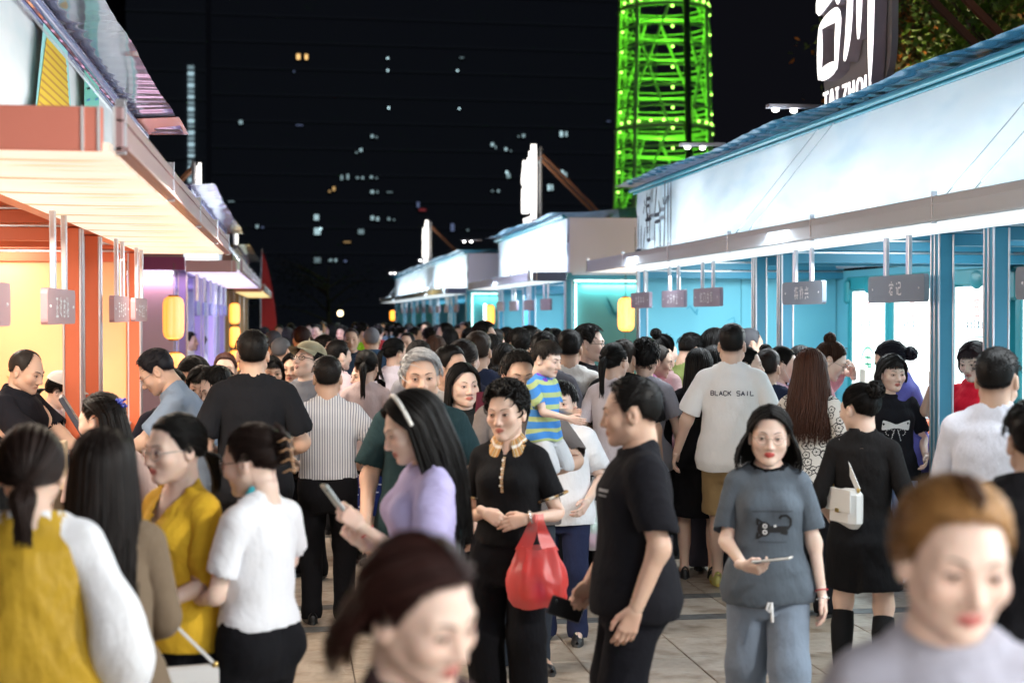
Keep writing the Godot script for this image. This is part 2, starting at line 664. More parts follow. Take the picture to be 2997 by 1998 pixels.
# what each garment is: a torso profile, sleeves and legs, a hem
func garment_field(kind: String, sex: int) -> bool:
	var j := joints(sex)
	body_field(sex)
	var list := []
	var rows := []
	var add: float = 0.019
	var sh: Vector3 = j[5]
	var sleeve := 0.0
	hem = 0.8
	match kind:
		"tee": sleeve = 0.2
		"loose_tee": sleeve = 0.22; add = 0.024
		"tucked": sleeve = 0.19; hem = 0.95; add = 0.024
		"puff": sleeve = 0.21; hem = 0.84; add = 0.022
		"long": sleeve = 0.5; hem = 0.84
		"satin": sleeve = 0.0; hem = 0.6; add = 0.035
		"puff_long": sleeve = 0.46; hem = 0.8; add = 0.02
		"cloak": sleeve = 0.0; hem = 0.7; add = 0.06
		"cardigan": sleeve = 0.27; hem = 0.83; add = 0.02
		"dress": sleeve = 0.2; hem = 0.42; add = 0.02
		"black_dress": sleeve = 0.0; hem = 0.6; add = 0.008
		"sleeves": sleeve = 0.33; hem = 0.9; add = 0.014
		"trousers", "wide_trousers", "shorts": hem = 0.035 if kind != "shorts" else 0.5
		"skirt": hem = 0.5
	if kind in ["trousers", "wide_trousers", "shorts"]:
		var wide := 0.0 if kind == "trousers" else 0.018
		rows = [[0.74, 0.165, 0.112, -0.005], [0.86, 0.18, 0.127, -0.014], [0.95, 0.166, 0.115, -0.004], [1.05, 0.135 + 0.012 * (1 - sex), 0.1, 0.0]]
		list = [[j[11], j[13], 0.096, 0.074 + wide], [j[13], j[15], 0.074 + wide, 0.058 + wide * 1.6], [Vector3(0.075, 0.88, -0.055), Vector3(0.078, 0.86, -0.056), 0.093, 0.093], [j[15], Vector3(0.106, 0.02, -0.01), 0.058 + wide * 1.6, 0.06 + wide * 1.7]]
		SMOOTH = 0.03
		top_cut = 1.03
		profile(rows)
		cones(list)
		return true
	if kind == "skirt":
		profile([[0.45, 0.235, 0.2, 0.0], [0.86, 0.186, 0.135, -0.014], [0.95, 0.168, 0.12, -0.004], [1.05, 0.137, 0.105, 0.0]])
		cones([])
		top_cut = 1.02
		return true
	for r in BODY[sex]:
		var y: float = r[0]
		var more: float = add * smoothstep(1.45, 1.33, y) + 0.006
		var loose: float = 0.0
		if kind in ["tee", "loose_tee", "long", "puff"]:
			loose = (0.008 if kind != "loose_tee" else 0.016) * smoothstep(1.2, 1.0, y)
		var low_room: float = (0.022 if kind != "cardigan" else 0.038) * smoothstep(1.05, 0.88, y) if kind in ["tee", "loose_tee", "puff", "long", "cardigan", "puff_long"] else 0.0
		rows.append([y, r[1] + more + loose + low_room * 0.7, r[2] + more + loose * 0.8 + low_room, r[3]])
	match kind:
		"dress": rows = [[0.4, 0.29, 0.25, 0.0], [0.7, 0.25, 0.2, 0.0], [0.9, 0.2, 0.155, 0.0]] + rows.slice(2)
		"black_dress": rows = [[0.58, 0.205, 0.15, 0.0], [0.72, 0.205, 0.148, -0.005], [0.86, 0.2, 0.15, -0.014], [0.95, 0.18, 0.13, -0.004]] + rows.slice(3)
		"satin": rows = [[0.58, 0.28, 0.22, -0.02], [0.9, 0.235, 0.175, -0.01], [1.2, 0.19, 0.14, -0.005]] + rows.slice(5)
		"cloak": rows = [[0.68, 0.27, 0.2, -0.02], [1.0, 0.235, 0.175, -0.01], [1.3, 0.2, 0.14, -0.005]] + rows.slice(6)
	profile(rows)
	var mm := 1.0 - 0.1 * sex
	list.append([Vector3(0.035, 1.442, -0.028), Vector3(sh.x - 0.015, 1.366, -0.018), 0.046 * mm, 0.056 * mm])
	if sleeve > 0.0:
		var r0 := 0.068 * mm
		var r1 := 0.078 * mm
		if kind == "loose_tee": r0 = 0.07 * mm; r1 = 0.086 * mm
		if kind == "long" or kind == "sleeves": r0 = 0.062 * mm; r1 = 0.044
		if kind == "cardigan": r1 = 0.07 * mm
		if kind == "puff_long":
			r0 = 0.072; r1 = 0.095
			list.append([sh + ARM * 0.2, sh + ARM * 0.4, 0.085, 0.1, 0.26])
		if kind == "puff":
			list.append([sh + ARM * 0.02, sh + ARM * 0.13, 0.066, 0.088, 0.19])
			r1 = 0.066
		var long: float = sleeve + 0.14
		if kind == "long": long = LA + LF + 0.04
		list.append([sh, sh + ARM * long, r0, lerpf(r0, r1, minf(1.0, long / sleeve)), sleeve])
	elif kind == "cloak":
		list.append([sh, sh + ARM * 0.34, 0.085, 0.12, 0.27])
	if sex and kind != "satin":
		list.append([Vector3(0.066, 1.265, 0.072 + add * 0.5), Vector3(0.07, 1.26, 0.076 + add * 0.5), 0.06, 0.06])
	cones(list)
	SMOOTH = 0.035
	has_neck = true
	var low := 1.425 if sex == 0 else 1.417
	if kind == "cardigan": vneck = 0.14
	if kind == "dress": vneck = 0.15
	if kind in ["polo", "tucked"]: vneck = 0.05
	if kind == "black_dress": low = 1.47
	neck_cut = Plane(Vector3(0, 1.485, -0.08), Vector3(0.1, (1.485 + low) * 0.5 + 0.004, -0.003), Vector3(-0.1, (1.485 + low) * 0.5 + 0.004, -0.003))
	if neck_cut.normal.y < 0.0:
		neck_cut = -neck_cut
	return true

# how much each bone moves a point: up to four bones
func weigh(g: Geo, sex: int, skirt: bool) -> Dictionary:
	var j := joints(sex)
	profile(BODY[sex])
	var n := g.v.size()
	var bi := PackedByteArray()
	var bw := PackedFloat32Array()
	bi.resize(n * 4)
	bw.resize(n * 4)
	var arm_r := [0.05, 0.04, 0.03]
	for k in n:
		var p := g.v[k]
		var sd := 0 if p.x >= 0.0 else 1
		var a := Vector3(absf(p.x), p.y, p.z)
		var w := {}
		var dt := maxf(torso(Vector3(a.x, clampf(a.y, 0.8, 1.46), a.z)), 0.0) + maxf(0.0, 0.8 - a.y) * 0.9
		var wt := pow(1.0 / (dt + 0.012), 3.0)
		if a.y > 1.5:
			wt *= 0.02
		var s := clampf((a.y - 0.94) / 0.14, 0.0, 1.0)
		var c := clampf((a.y - 1.1) / 0.16, 0.0, 1.0)
		w[0] = wt * (1.0 - s)
		w[1] = wt * s * (1.0 - c)
		w[2] = wt * s * c
		for b in 3:
			var q: Vector3 = j[5 + b * 2]
			var e: Vector3 = j[7 + b * 2] if b < 2 else q + ARM * 0.17
			var d := maxf(cone(a, q, e, arm_r[b], arm_r[mini(b + 1, 2)]), 0.0)
			w[5 + b * 2 + sd] = pow(1.0 / (d + 0.012), 3.0) * (0.5 if b == 0 else 1.0)
		if a.y < 1.0:
			for b in 3:
				var q: Vector3 = j[11 + b * 2]
				var e: Vector3 = j[13 + b * 2] if b < 2 else Vector3(0.11, 0.03, 0.12)
				var d := maxf(cone(a, q, e, [0.085, 0.055, 0.035][b], [0.055, 0.036, 0.028][b]), 0.0)
				if skirt:
					d = d * 0.3 + 0.05
					if b > 0:
						continue
				w[11 + b * 2 + sd] = pow(1.0 / (d + 0.012), 3.0) * smoothstep(0.98, 0.86, a.y)
		if a.y > 1.4:
			var nd := cone(a, Vector3(0, 1.47, -0.025), Vector3(0, 1.6, -0.01), 0.055, 0.07)
			var wn := pow(1.0 / (maxf(nd, 0.0) + 0.012), 3.0) * smoothstep(1.41, 1.47, a.y)
			var hd := smoothstep(1.47, 1.54, a.y)
			w[3] = wn * (1.0 - hd)
			w[4] = wn * hd
		for f in 4:
			var best := -1
			var most := 0.0
			for b in w:
				if w[b] > most:
					most = w[b]
					best = b
			if best < 0:
				break
			bi[k * 4 + f] = best
			bw[k * 4 + f] = most
			w.erase(best)
		var sum := bw[k * 4] + bw[k * 4 + 1] + bw[k * 4 + 2] + bw[k * 4 + 3]
		for f in 4:
			var x := bw[k * 4 + f] / sum
			bw[k * 4 + f] = x if x > 0.025 else 0.0
		sum = bw[k * 4] + bw[k * 4 + 1] + bw[k * 4 + 2] + bw[k * 4 + 3]
		for f in 4:
			bw[k * 4 + f] /= sum
	return {"g": g, "bi": bi, "bw": bw, "n": g.normals()}

var templates := {}

func template(kind: String, sex: int, cell: float) -> Dictionary:
	var key := "%s %d %.3f" % [kind, sex, cell]
	if templates.has(key):
		return templates[key]
	var g: Geo
	if kind == "body":
		body_field(sex)
		g = nets(f_figure, Vector3(-0.62, -0.01, -0.2), Vector3(0.62, 1.62, 0.22), cell)
	else:
		garment_field(kind, sex)
		g = nets(f_figure, Vector3(-0.62, maxf(hem - 0.04, 0.0), -0.3), Vector3(0.62, minf(1.56, top_cut + 0.06), 0.3), cell)
		open_ends(g, cell)
	for k in g.v.size():
		g.uv[k] = Vector2(g.v[k].x, -g.v[k].y)
	templates[key] = weigh(g, sex, kind in ["skirt", "dress", "satin", "cloak", "black_dress"])
	return templates[key]

func ik(s: Vector3, t: Vector3, la: float, lb: float, pole: Vector3) -> Vector3:
	var d := t - s
	var l := clampf(d.length(), absf(la - lb) + 0.01, la + lb - 0.002)
	var u := d.normalized()
	var x := (la * la - lb * lb + l * l) / (2.0 * l)
	var side := (pole - u * pole.dot(u)).normalized()
	return s + u * x + side * sqrt(maxf(la * la - x * x, 0.0))

func euler(v: Vector3) -> Basis:
	return Basis.from_euler(Vector3(deg_to_rad(v.x), deg_to_rad(v.y), deg_to_rad(v.z)))

# a pose: lean, twist, side in degrees; head = pitch, yaw, roll; lw, rw wrists; ll, rl ankles; optional lp, rp elbow poles, lf/rf finger directions, ln/rn palm normals
func bend(pose: Dictionary, sex: int) -> Dictionary:
	var j := joints(sex)
	var G := []
	G.resize(17)
	var lean: float = pose.get("lean", 0.0)
	var tw: float = pose.get("twist", 0.0)
	var side: float = pose.get("side", 0.0)
	var pel: Vector3 = j[0] + pose.get("hip", Vector3(0, -0.012, 0)) + Vector3(0, 0, -0.0035 * lean)
	var rp := euler(Vector3(lean * 0.45, tw * 0.2, side * 0.3))
	var rs := euler(Vector3(lean * 0.75, tw * 0.6, side * 0.7))
	var rc := euler(Vector3(lean, tw, side))
	G[0] = Transform3D(rp, pel)
	G[1] = Transform3D(rs, pel + rp * (j[1] - j[0]))
	G[2] = Transform3D(rc, G[1].origin + rs * (j[2] - j[1]))
	var rh := euler(pose.get("head", Vector3(0, 0, 0)))
	var rn := Basis(Quaternion(rc).slerp(Quaternion(rh), 0.5))
	G[3] = Transform3D(rn, G[2].origin + rc * (j[3] - j[2]))
	G[4] = Transform3D(rh, G[3].origin + rn * (j[4] - j[3]))
	for s in 2:
		var sg := 1.0 - 2.0 * s
		var sh: Vector3 = G[2].origin + rc * (j[5 + s] - j[2])
		var w: Vector3 = pose.get(["lw", "rw"][s], Vector3(0.25 * sg, 0.87, 0.03))
		var pole: Vector3 = pose.get(["lp", "rp"][s], Vector3(0.5 * sg, -0.4, -0.9))
		var e := ik(sh, w, LA, LF, pole)
		var rest := Vector3(ARM.x * sg, ARM.y, 0)
		var u := (e - sh).normalized()
		var f := (w - e).normalized()
		G[5 + s] = Transform3D(Basis(Quaternion(rest, u)), sh)
		G[7 + s] = Transform3D(Basis(Quaternion(rest, f)), e)
		var wr := e + f * LF
		var fd: Vector3 = pose.get(["lf", "rf"][s], f).normalized()
		var pn: Vector3 = pose.get(["ln", "rn"][s], Vector3(-sg, 0, 0) if absf(f.x) < 0.75 else Vector3(0, -0.6, -0.8))
		pn = (pn - fd * pn.dot(fd)).normalized()
		var bx := pn * -sg
		G[9 + s] = Transform3D(Basis(bx, -fd, bx.cross(-fd)), wr)
		var hp: Vector3 = pel + rp * (j[11 + s] - j[0])
		var an: Vector3 = pose.get(["ll", "rl"][s], j[15 + s])
		var kn := ik(hp, an, (j[13] - j[11]).length(), (j[15] - j[13]).length(), Vector3(0.15 * sg, 0, 1))
		G[11 + s] = Transform3D(Basis(Quaternion((j[13 + s] - j[11 + s]).normalized(), (kn - hp).normalized())), hp)
		G[13 + s] = Transform3D(Basis(Quaternion((j[15 + s] - j[13 + s]).normalized(), (an - kn).normalized())), kn)
		G[15 + s] = Transform3D(euler(Vector3(pose.get(["la", "ra"][s], 0.0), 10.0 * sg, 0)), an)
	var M: Array[Transform3D] = []
	for k in 17:
		if k == 9 or k == 10:
			M.append(M[k - 2])
		else:
			M.append(G[k] * Transform3D(Basis.IDENTITY, -j[k]))
	return {"G": G, "M": M}

var crease := FastNoiseLite.new()
var crease2 := FastNoiseLite.new()

func skin(t: Dictionary, M: Array[Transform3D], folds := 0.0, seed_ := 0.0, grow := 0.0) -> Geo:
	var src: Geo = t.g
	var g := Geo.new()
	var n := src.v.size()
	g.v.resize(n)
	g.c = src.c
	g.uv = src.uv
	g.i = src.i
	var bi: PackedByteArray = t.bi
	var bw: PackedFloat32Array = t.bw
	var nn: PackedVector3Array = t.n
	for k in n:
		var p := src.v[k]
		if folds > 0.0:
			var q := p
			var d := (0.32 - absf(crease.get_noise_3d((absf(q.x) * 0.75 + q.y * 0.55) * 62.0, (q.y * 0.8 - absf(q.x) * 0.6) * 15.0 + seed_ * 30.0, q.z * 42.0))) * 1.25
			d += crease2.get_noise_3d(q.x * 60.0, q.y * 11.0, q.z * 60.0 + seed_ * 40.0) * 0.9
			p += nn[k] * (d * folds + grow)
		elif grow != 0.0:
			p += nn[k] * grow
		var b := k * 4
		var r := (M[bi[b]] * p) * bw[b]
		if bw[b + 1] > 0.0:
			r += (M[bi[b + 1]] * p) * bw[b + 1]
			if bw[b + 2] > 0.0:
				r += (M[bi[b + 2]] * p) * bw[b + 2]
				if bw[b + 3] > 0.0:
					r += (M[bi[b + 3]] * p) * bw[b + 3]
		g.v[k] = r
	return g

# --- hands: palm, four fingers and a thumb, each its own chain
var HA := PackedVector3Array()
var HB := PackedVector3Array()
var HR := PackedFloat32Array()
var HK := PackedFloat32Array()

func f_hand(p: Vector3) -> float:
	var d := 9.0
	for k in HA.size():
		var ab := HB[k] - HA[k]
		var t := clampf((p - HA[k]).dot(ab) / ab.length_squared(), 0.0, 1.0)
		var e := (p - HA[k] - ab * t).length() - lerpf(HR[k * 2], HR[k * 2 + 1], t)
		var h := maxf(HK[k] - absf(d - e), 0.0)
		d = minf(d, e) - h * h / (4.0 * HK[k])
	return d

func hand(kind: String, cell: float) -> Geo:
	var key := "hand %s %.4f" % [kind, cell]
	if templates.has(key):
		return templates[key]
	HA.clear(); HB.clear(); HR.clear(); HK.clear()
	var bone := func(a: Vector3, b: Vector3, ra: float, rb: float, k: float):
		HA.append(a); HB.append(b); HR.append(ra); HR.append(rb); HK.append(k)
	var curl: Array = {"relaxed": [18, 26, 16], "grip": [58, 72, 45], "flat": [6, 10, 8], "point": [62, 75, 45], "phone": [38, 48, 30]}[kind]
	var zs := [0.03, 0.0105, -0.0095, -0.028]
	var ys := [-0.09, -0.094, -0.089, -0.08]
	var ls := [[0.041, 0.025, 0.02], [0.045, 0.028, 0.021], [0.042, 0.026, 0.02], [0.033, 0.02, 0.018]]
	bone.call(Vector3(0, 0.03, 0.004), Vector3(0, -0.012, 0.004), 0.025, 0.024, 0.02)
	for f in 4:
		bone.call(Vector3(0.002, -0.018, zs[f] * 0.55), Vector3(0.002, ys[f], zs[f]), 0.0155, 0.0115, 0.016)
	for f in 4:
		var p := Vector3(0.002, ys[f], zs[f])
		var a := 0.0
		var fan: float = zs[f] * 1.4
		for b in 3:
			var c: float = curl[b] * (1.0 + 0.12 * f)
			if kind == "point" and f == 0:
				c = [10.0, 12.0, 8.0][b]
			a += deg_to_rad(c)
			var q: Vector3 = p + Vector3(-sin(a), -cos(a), fan * cos(a)) * ls[f][b]
			bone.call(p, q, [0.0102, 0.0092, 0.0085][b], [0.0092, 0.0085, 0.0072][b], 0.005)
			p = q
	var th := [Vector3(-0.006, -0.026, 0.026), Vector3(-0.016, -0.056, 0.049), Vector3(-0.022, -0.086, 0.057), Vector3(-0.025, -0.109, 0.056)]
	if kind in ["grip", "phone", "point"]:
		th = [Vector3(-0.006, -0.026, 0.024), Vector3(-0.026, -0.052, 0.04), Vector3(-0.04, -0.08, 0.034), Vector3(-0.045, -0.1, 0.022)]
	bone.call(th[0], th[1], 0.017, 0.0125, 0.014)
	bone.call(th[1], th[2], 0.0118, 0.0105, 0.005)
	bone.call(th[2], th[3], 0.0105, 0.008, 0.005)
	var g := nets(f_hand, Vector3(-0.11, -0.205, -0.07), Vector3(0.045, 0.06, 0.09), cell)
	for k in g.v.size():
		var e := smoothstep(-0.13, -0.19, g.v[k].y)
		e = e * 0.12 + 0.05 * smoothstep(0.0, -0.06, g.v[k].y)
		g.c[k] = Color(1.0, 1.0 - e, 1.0 - e * 1.1)
	templates[key] = g
	return g

# --- heads
func face_z(x: float, y: float) -> float:
	var z := 0.125
	for k in 60:
		var d := f_head(Vector3(x, y, z))
		if d < 0.0003:
			break
		z -= maxf(d * 0.7, 0.0004)
	return z

func head(kind: int, cell: float) -> Geo:
	var key := "head %d %.4f" % [kind, cell]
	if templates.has(key):
		return templates[key]
	head_kind = kind
	var g := nets(f_head, Vector3(-0.1, -0.16, -0.12), Vector3(0.1, 0.135, 0.13), cell)
	for k in g.v.size():
		var p := g.v[k]
		var x := absf(p.x)
		var c := Color(1, 1, 1)
		var cheek := exp(-Vector2((x - 0.042) / 0.022, (p.y + 0.018) / 0.02).length_squared()) * smoothstep(0.03, 0.06, p.z)
		c = c.lerp(Color(1.06, 0.84, 0.8), cheek * 0.4)
		var tip := exp(-Vector2(x / 0.014, (p.y + 0.028) / 0.014).length_squared()) * smoothstep(0.08, 0.1, p.z)
		c = c.lerp(Color(1.03, 0.84, 0.8), tip * 0.3)
		if p.z > 0.07:
			var up := 1.0 - smoothstep(0.7, 1.1, Vector2(x / 0.0235, (p.y + 0.0575) / 0.0125).length())
			c = c.lerp(Color(0.74, 0.36, 0.34) if kind else Color(0.8, 0.52, 0.47), up)
			var eye := exp(-Vector2((x - 0.032) / 0.02, (p.y - 0.009) / 0.011).length_squared())
			c = c.lerp(Color(0.8, 0.62, 0.56), eye * 0.55)
		if kind == 0:
			var beard := smoothstep(-0.03, -0.06, p.y) * smoothstep(-0.12, -0.1, p.y) * smoothstep(0.01, 0.05, p.z)
			c = c.lerp(Color(0.83, 0.8, 0.8), beard * 0.5)
		g.c[k] = c
	# nostrils, mouth line, brows, eyes with lids
	g.col = Color(0.28, 0.12, 0.1)
	for s in [-1.0, 1.0]:
		g.ball(Vector3(0.0075 * s, -0.0375, face_z(0.0075, -0.0375) + 0.0005), Vector3(0.0033, 0.0018, 0.0022), 8, 5)
	g.col = Color(0.3, 0.1, 0.1)
	var pts := []
	for k in 9:
		var x := lerpf(-0.0215, 0.0215, k / 8.0)
		var y := -0.0578 + 0.0012 * cos(k / 8.0 * TAU) * 0.8
		pts.append(Vector3(x, y, face_z(absf(x), y) - 0.0001))
	g.tube(pts, [0.0006, 0.0011, 0.0012, 0.0012, 0.0012, 0.0012, 0.0012, 0.0011, 0.0006], 5)
	for s in [-1.0, 1.0]:
		g.col = Color(0.05, 0.035, 0.03)
		pts = []
		for k in 7:
			var t := k / 6.0
			var x := lerpf(0.0135, 0.048, t)
			var y := 0.0285 + 0.0075 * sin(t * 2.35) - (0.001 if kind == 0 else 0.0)
			pts.append(Vector3(x * s, y, face_z(x, y) + 0.0005))
		var thick := 0.0042 if kind == 0 else 0.0028
		g.tube(pts, [thick * 0.7, thick, thick * 1.05, thick, thick * 0.8, thick * 0.55, thick * 0.2], 6, true, 0.55)
		var rows := []
		var cs := []
		for r in 7:
			var row := []
			for k in 15:
				var u := k / 7.0 - 1.0
				var v := r / 6.0
				var top := 0.0056 * pow(maxf(1.0 - u * u, 0.0), 0.6) + 0.0014 * u
				var bot := -0.0046 * pow(maxf(1.0 - u * u, 0.0), 0.75) + 0.0014 * u
				var x := 0.0325 + u * 0.0148
				var y := 0.0075 + lerpf(bot, top, v)
				row.append(Vector3(x * s, y, face_z(x, y) + 0.0008 + 0.0014 * (1.0 - u * u) * sin(v * PI)))
				var d := Vector2(x - 0.0325, y - 0.0085).length()
				cs.append(Color(0.03, 0.018, 0.012) if d < 0.0034 else Color(0.055, 0.032, 0.022) if d < 0.0058 else Color(0.95, 0.98, 1.08))
			rows.append(row)
		var at := g.v.size()
		g.sheet(rows, false, s < 0.0)
		for k in cs.size():
			g.c[at + k] = cs[k]
		g.col = Color(0.06, 0.04, 0.035)
		var top: Array = rows[6].map(func(p): return p + Vector3(0, 0.0004, 0.0012))
		g.tube(top, [0.0006, 0.001, 0.0014, 0.0015, 0.0015, 0.0016, 0.0016, 0.0016, 0.0016, 0.0016, 0.0015, 0.0015, 0.0014, 0.0012, 0.0006], 5)
		g.col = Color(0.6, 0.4, 0.35)
		g.tube(rows[0].map(func(p): return p + Vector3(0, -0.0003, 0.0006)), [0.0007], 4)
	templates[key] = g
	return g

# --- hair: a combed shell over the skull, and locks that lie on it or hang from it
const HC := Vector3(0, 1.575, 0.008)    # the middle of the head in the rest pose
const SC := Vector3(0, 0.034, -0.012)
const SR := Vector3(0.0775, 0.0925, 0.1005)
const LINE := {
	"man": [0, 45, 28, 42, 48, 36, 60, 12, 70, -14, 80, -12, 87, 3, 103, 2, 113, -24, 140, -36, 180, -40],
	"woman": [0, 40, 30, 38, 50, 29, 64, 6, 74, -16, 82, -8, 88, 3, 104, 1, 114, -28, 180, -46],
	"receding": [0, 80, 25, 78, 45, 62, 60, 22, 70, -10, 80, -12, 87, 3, 103, 2, 113, -24, 180, -38]}
var hn := FastNoiseLite.new()
var hrng := RandomNumberGenerator.new()

func hairline(az: float, kind: String) -> float:
	var t: Array = LINE[kind]
	for k in range(2, t.size(), 2):
		if az <= t[k]:
			return lerpf(t[k - 1], t[k + 1], (az - t[k - 2]) / float(t[k] - t[k - 2]))
	return t[t.size() - 1]

func on_skull(dir: Vector3, lift: float) -> Vector3:
	return SC + dir * SR + dir * lift

func under_line(dir: Vector3, kind: String) -> bool:
	var az := rad_to_deg(atan2(absf(dir.x), dir.z))
	return rad_to_deg(asin(clampf(dir.y, -1, 1))) < hairline(az, kind)

func crown_dir(th: float, ph: float, pole: Vector3) -> Vector3:
	var f := (Vector3.BACK - pole * pole.z).normalized()
	return (pole * cos(th) + (f * cos(ph) + Vector3.RIGHT * sin(ph)) * sin(th)).normalized()

func reach_of(ph: float, pole: Vector3, kind: String) -> float:
	var th := 0.15
	while th < 2.6 and not under_line(crown_dir(th, ph, pole), kind):
		th += 0.02
	return th

func lock(g: Geo, pts: Array, w: float, flat := 0.45) -> void:
	var n := pts.size()
	var r := []
	for k in n:
		var t := k / float(n - 1)
		r.append(w * (0.55 + 0.45 * sin(t * PI)) * (1.0 - 0.75 * t * t * t))
	var s := hrng.randf_range(0.55, 1.6)
	g.col = Color(s, s, s)
	g.tube(pts, r, 4, false, flat)

func shell(g: Geo, kind: String, top: float, side: float, rough: float, pole := Vector3(0, 0.9, -0.436), nu := 64, nv := 16) -> void:
	var rows := []
	var far := []
	for k in nu:
		far.append(reach_of(TAU * k / nu, pole, kind))
	for r in nv + 1:
		var row := []
		for k in nu:
			var s := r / float(nv)
			var ph := TAU * k / nu
			var d := crown_dir(maxf(0.02, far[k] * s), ph, pole)
			var th := lerpf(side, top, smoothstep(-0.1, 0.75, d.y))
			th *= 1.0 + rough * hn.get_noise_3d(cos(ph) * 260.0, sin(ph) * 260.0, s * 60.0)
			th = th * sqrt(maxf(1.0 - pow(s, 5.0), 0.0)) - 0.003 * pow(s, 8.0)
			row.append(on_skull(d, th))
		rows.append(row)
	g.col = Color(0.85, 0.85, 0.85)
	g.sheet(rows, true, true)

func spikes(g: Geo, kind: String, n: int, lift: float, long: float, w: float, sweep: Vector3, min_y := -0.2) -> void:
	var pole := Vector3(0, 0.9, -0.436)
	for k in n:
		var ph := hrng.randf() * TAU
		var th := reach_of(ph, pole, kind) * sqrt(hrng.randf_range(0.02, 0.9))
		var d := crown_dir(th, ph, pole)
		if d.y < min_y:
			continue
		var d2 := (crown_dir(th + 0.3, ph + hrng.randf_range(-0.3, 0.3), pole) + sweep).normalized()
		var pts := []
		var m := hrng.randf_range(0.7, 1.3) * long
		for s in 4:
			var t := s / 3.0
			pts.append(on_skull(d.slerp(d2, t * m / 0.03), lift * (0.75 + 0.4 * sin(t * 2.2)) + hrng.randf() * 0.002))
		lock(g, pts, w * hrng.randf_range(0.7, 1.3))

# locks combed over the skull from the hairline to a tie
func combed(g: Geo, kind: String, tie: Vector3, n: int, lift: float) -> void:
	for k in n:
		var ph := TAU * (k + hrng.randf_range(-0.4, 0.4)) / n
		var pole := Vector3(0, 0.9, -0.436)
		var a := crown_dir(reach_of(ph, pole, kind) - 0.03, ph, pole)
		var pts := []
		for s in 7:
			var t := s / 6.0
			pts.append(on_skull(a.slerp(tie, t), lift * sin(minf(t * 2.2, 1.57)) + 0.001 + hrng.randf() * 0.003))
		lock(g, pts, 0.0065, 0.35)

# locks that lie over the crown and hang down beside the face and behind
func hanging(g: Geo, n: int, az0: float, az1: float, y_end: float, spread: float, wave := 0.0, lift := 0.012, part := 0.0, w := 0.009, tuck := 0.0) -> void:
	for k in n:
		var az := deg_to_rad(lerpf(az0, az1, (k + hrng.randf()) / n))
		var sg := 1.0 if hrng.randf() < 0.5 else -1.0
		var el := deg_to_rad(lerpf(43.0, 118.0, pow(clampf((rad_to_deg(az) - az0) / 100.0, 0, 1), 0.8)) + hrng.randf_range(-3, 3))
		var root := Vector3(part * 0.7 + sg * hrng.randf_range(0.02, 0.07), sin(el), cos(el)).normalized()
		var rim := Vector3(sin(az) * sg, -0.12, cos(az)).normalized()
		var lf := lift * hrng.randf_range(0.65, 1.25)
		var pts := []
		for s in 5:
			var t := s / 4.0
			pts.append(on_skull(root.slerp(rim, t), lf))
		var p: Vector3 = pts[4]
		var end := y_end * hrng.randf_range(0.86, 1.06)
		var steps := 7 if y_end < -0.2 else 4
		var y0 := p.y
		var phase := hrng.randf() * 6.0
		var out := Vector3(sin(az) * sg, 0, cos(az))
		for s in range(1, steps + 1):
			var t := s / float(steps)
			var q: Vector3 = p + out * (spread * sin(t * 1.8) - tuck * t * t) + Vector3(0, (end - y0) * t, 0)
			q += Vector3(cos(phase + t * 9.0), 0, sin(phase + t * 9.0)) * wave * t
			q.z -= 0.012 * t * (1.0 if q.z < 0.0 else 0.2)
			pts.append(q)
		lock(g, pts, w * hrng.randf_range(0.8, 1.25))

# a dark curtain just inside hanging hair, so that no gaps show through it
func curtain(g: Geo, az0: float, y_end: float, lift: float, spread: float) -> void:
	var rows := []
	for r in 8:
		var t := r / 7.0
		var row := []
		for k in 17:
			var az := deg_to_rad(lerpf(az0, 360.0 - az0, k / 16.0))
			var out := Vector3(sin(az), 0, cos(az))
			var p := on_skull(Vector3(sin(az), 0.1, cos(az)).normalized(), lift - 0.004)
			row.append(p + out * (spread * sin(t * 1.8) * 0.8 - 0.006 * t) + Vector3(0, (y_end * 0.88 - p.y) * t + 0.012 * hn.get_noise_2d(k * 300.0, 5.0) * t, -0.012 * t if cos(az) < 0 else 0.0))
		rows.append(row)
	g.col = Color(0.7, 0.7, 0.7)
	g.sheet(rows, false, true)

func tail(g: Geo, from: Vector3, dir: Vector3, drop: float, n: int, w: float, wave := 0.0) -> void:
	for k in n:
		var a := hrng.randf() * TAU
		var r := sqrt(hrng.randf()) * w
		var o := Vector3(cos(a), 0, sin(a) * 0.7) * r
		var pts := []
		var len := drop * hrng.randf_range(0.75, 1.05)
		for s in 8:
			var t := s / 7.0
			var fat := sin(minf(t * 3.0 + 0.25, 1.57)) * (1.0 - 0.45 * t)
			pts.append(from + dir * (0.05 * sin(minf(t * 3.0, 1.57))) + Vector3(0, -len * t * t * 0.6 - len * 0.4 * t, 0) + o * fat + Vector3(sin(t * 7.0 + a), 0, 0) * wave * t)
		lock(g, pts, 0.006)

func bun(g: Geo, at: Vector3, r: float, n: int) -> void:
	g.col = Color(0.8, 0.8, 0.8)
	g.ball(at, Vector3(r, r, r) * 0.86, 12, 8)
	for k in n:
		var ax := Vector3(hrng.randf_range(-1, 1), hrng.randf_range(-0.5, 0.5), hrng.randf_range(-1, 1)).normalized()
		var u := ax.cross(Vector3(0.3, 1, 0.2)).normalized()
		var w := ax.cross(u)
		var a0 := hrng.randf() * TAU
		var pts := []
		for s in 7:
			var a := a0 + s * 0.5
			pts.append(at + (u * cos(a) + w * sin(a)) * r * hrng.randf_range(0.93, 1.05) + ax * r * 0.25 * sin(s))
		lock(g, pts, r * 0.2)

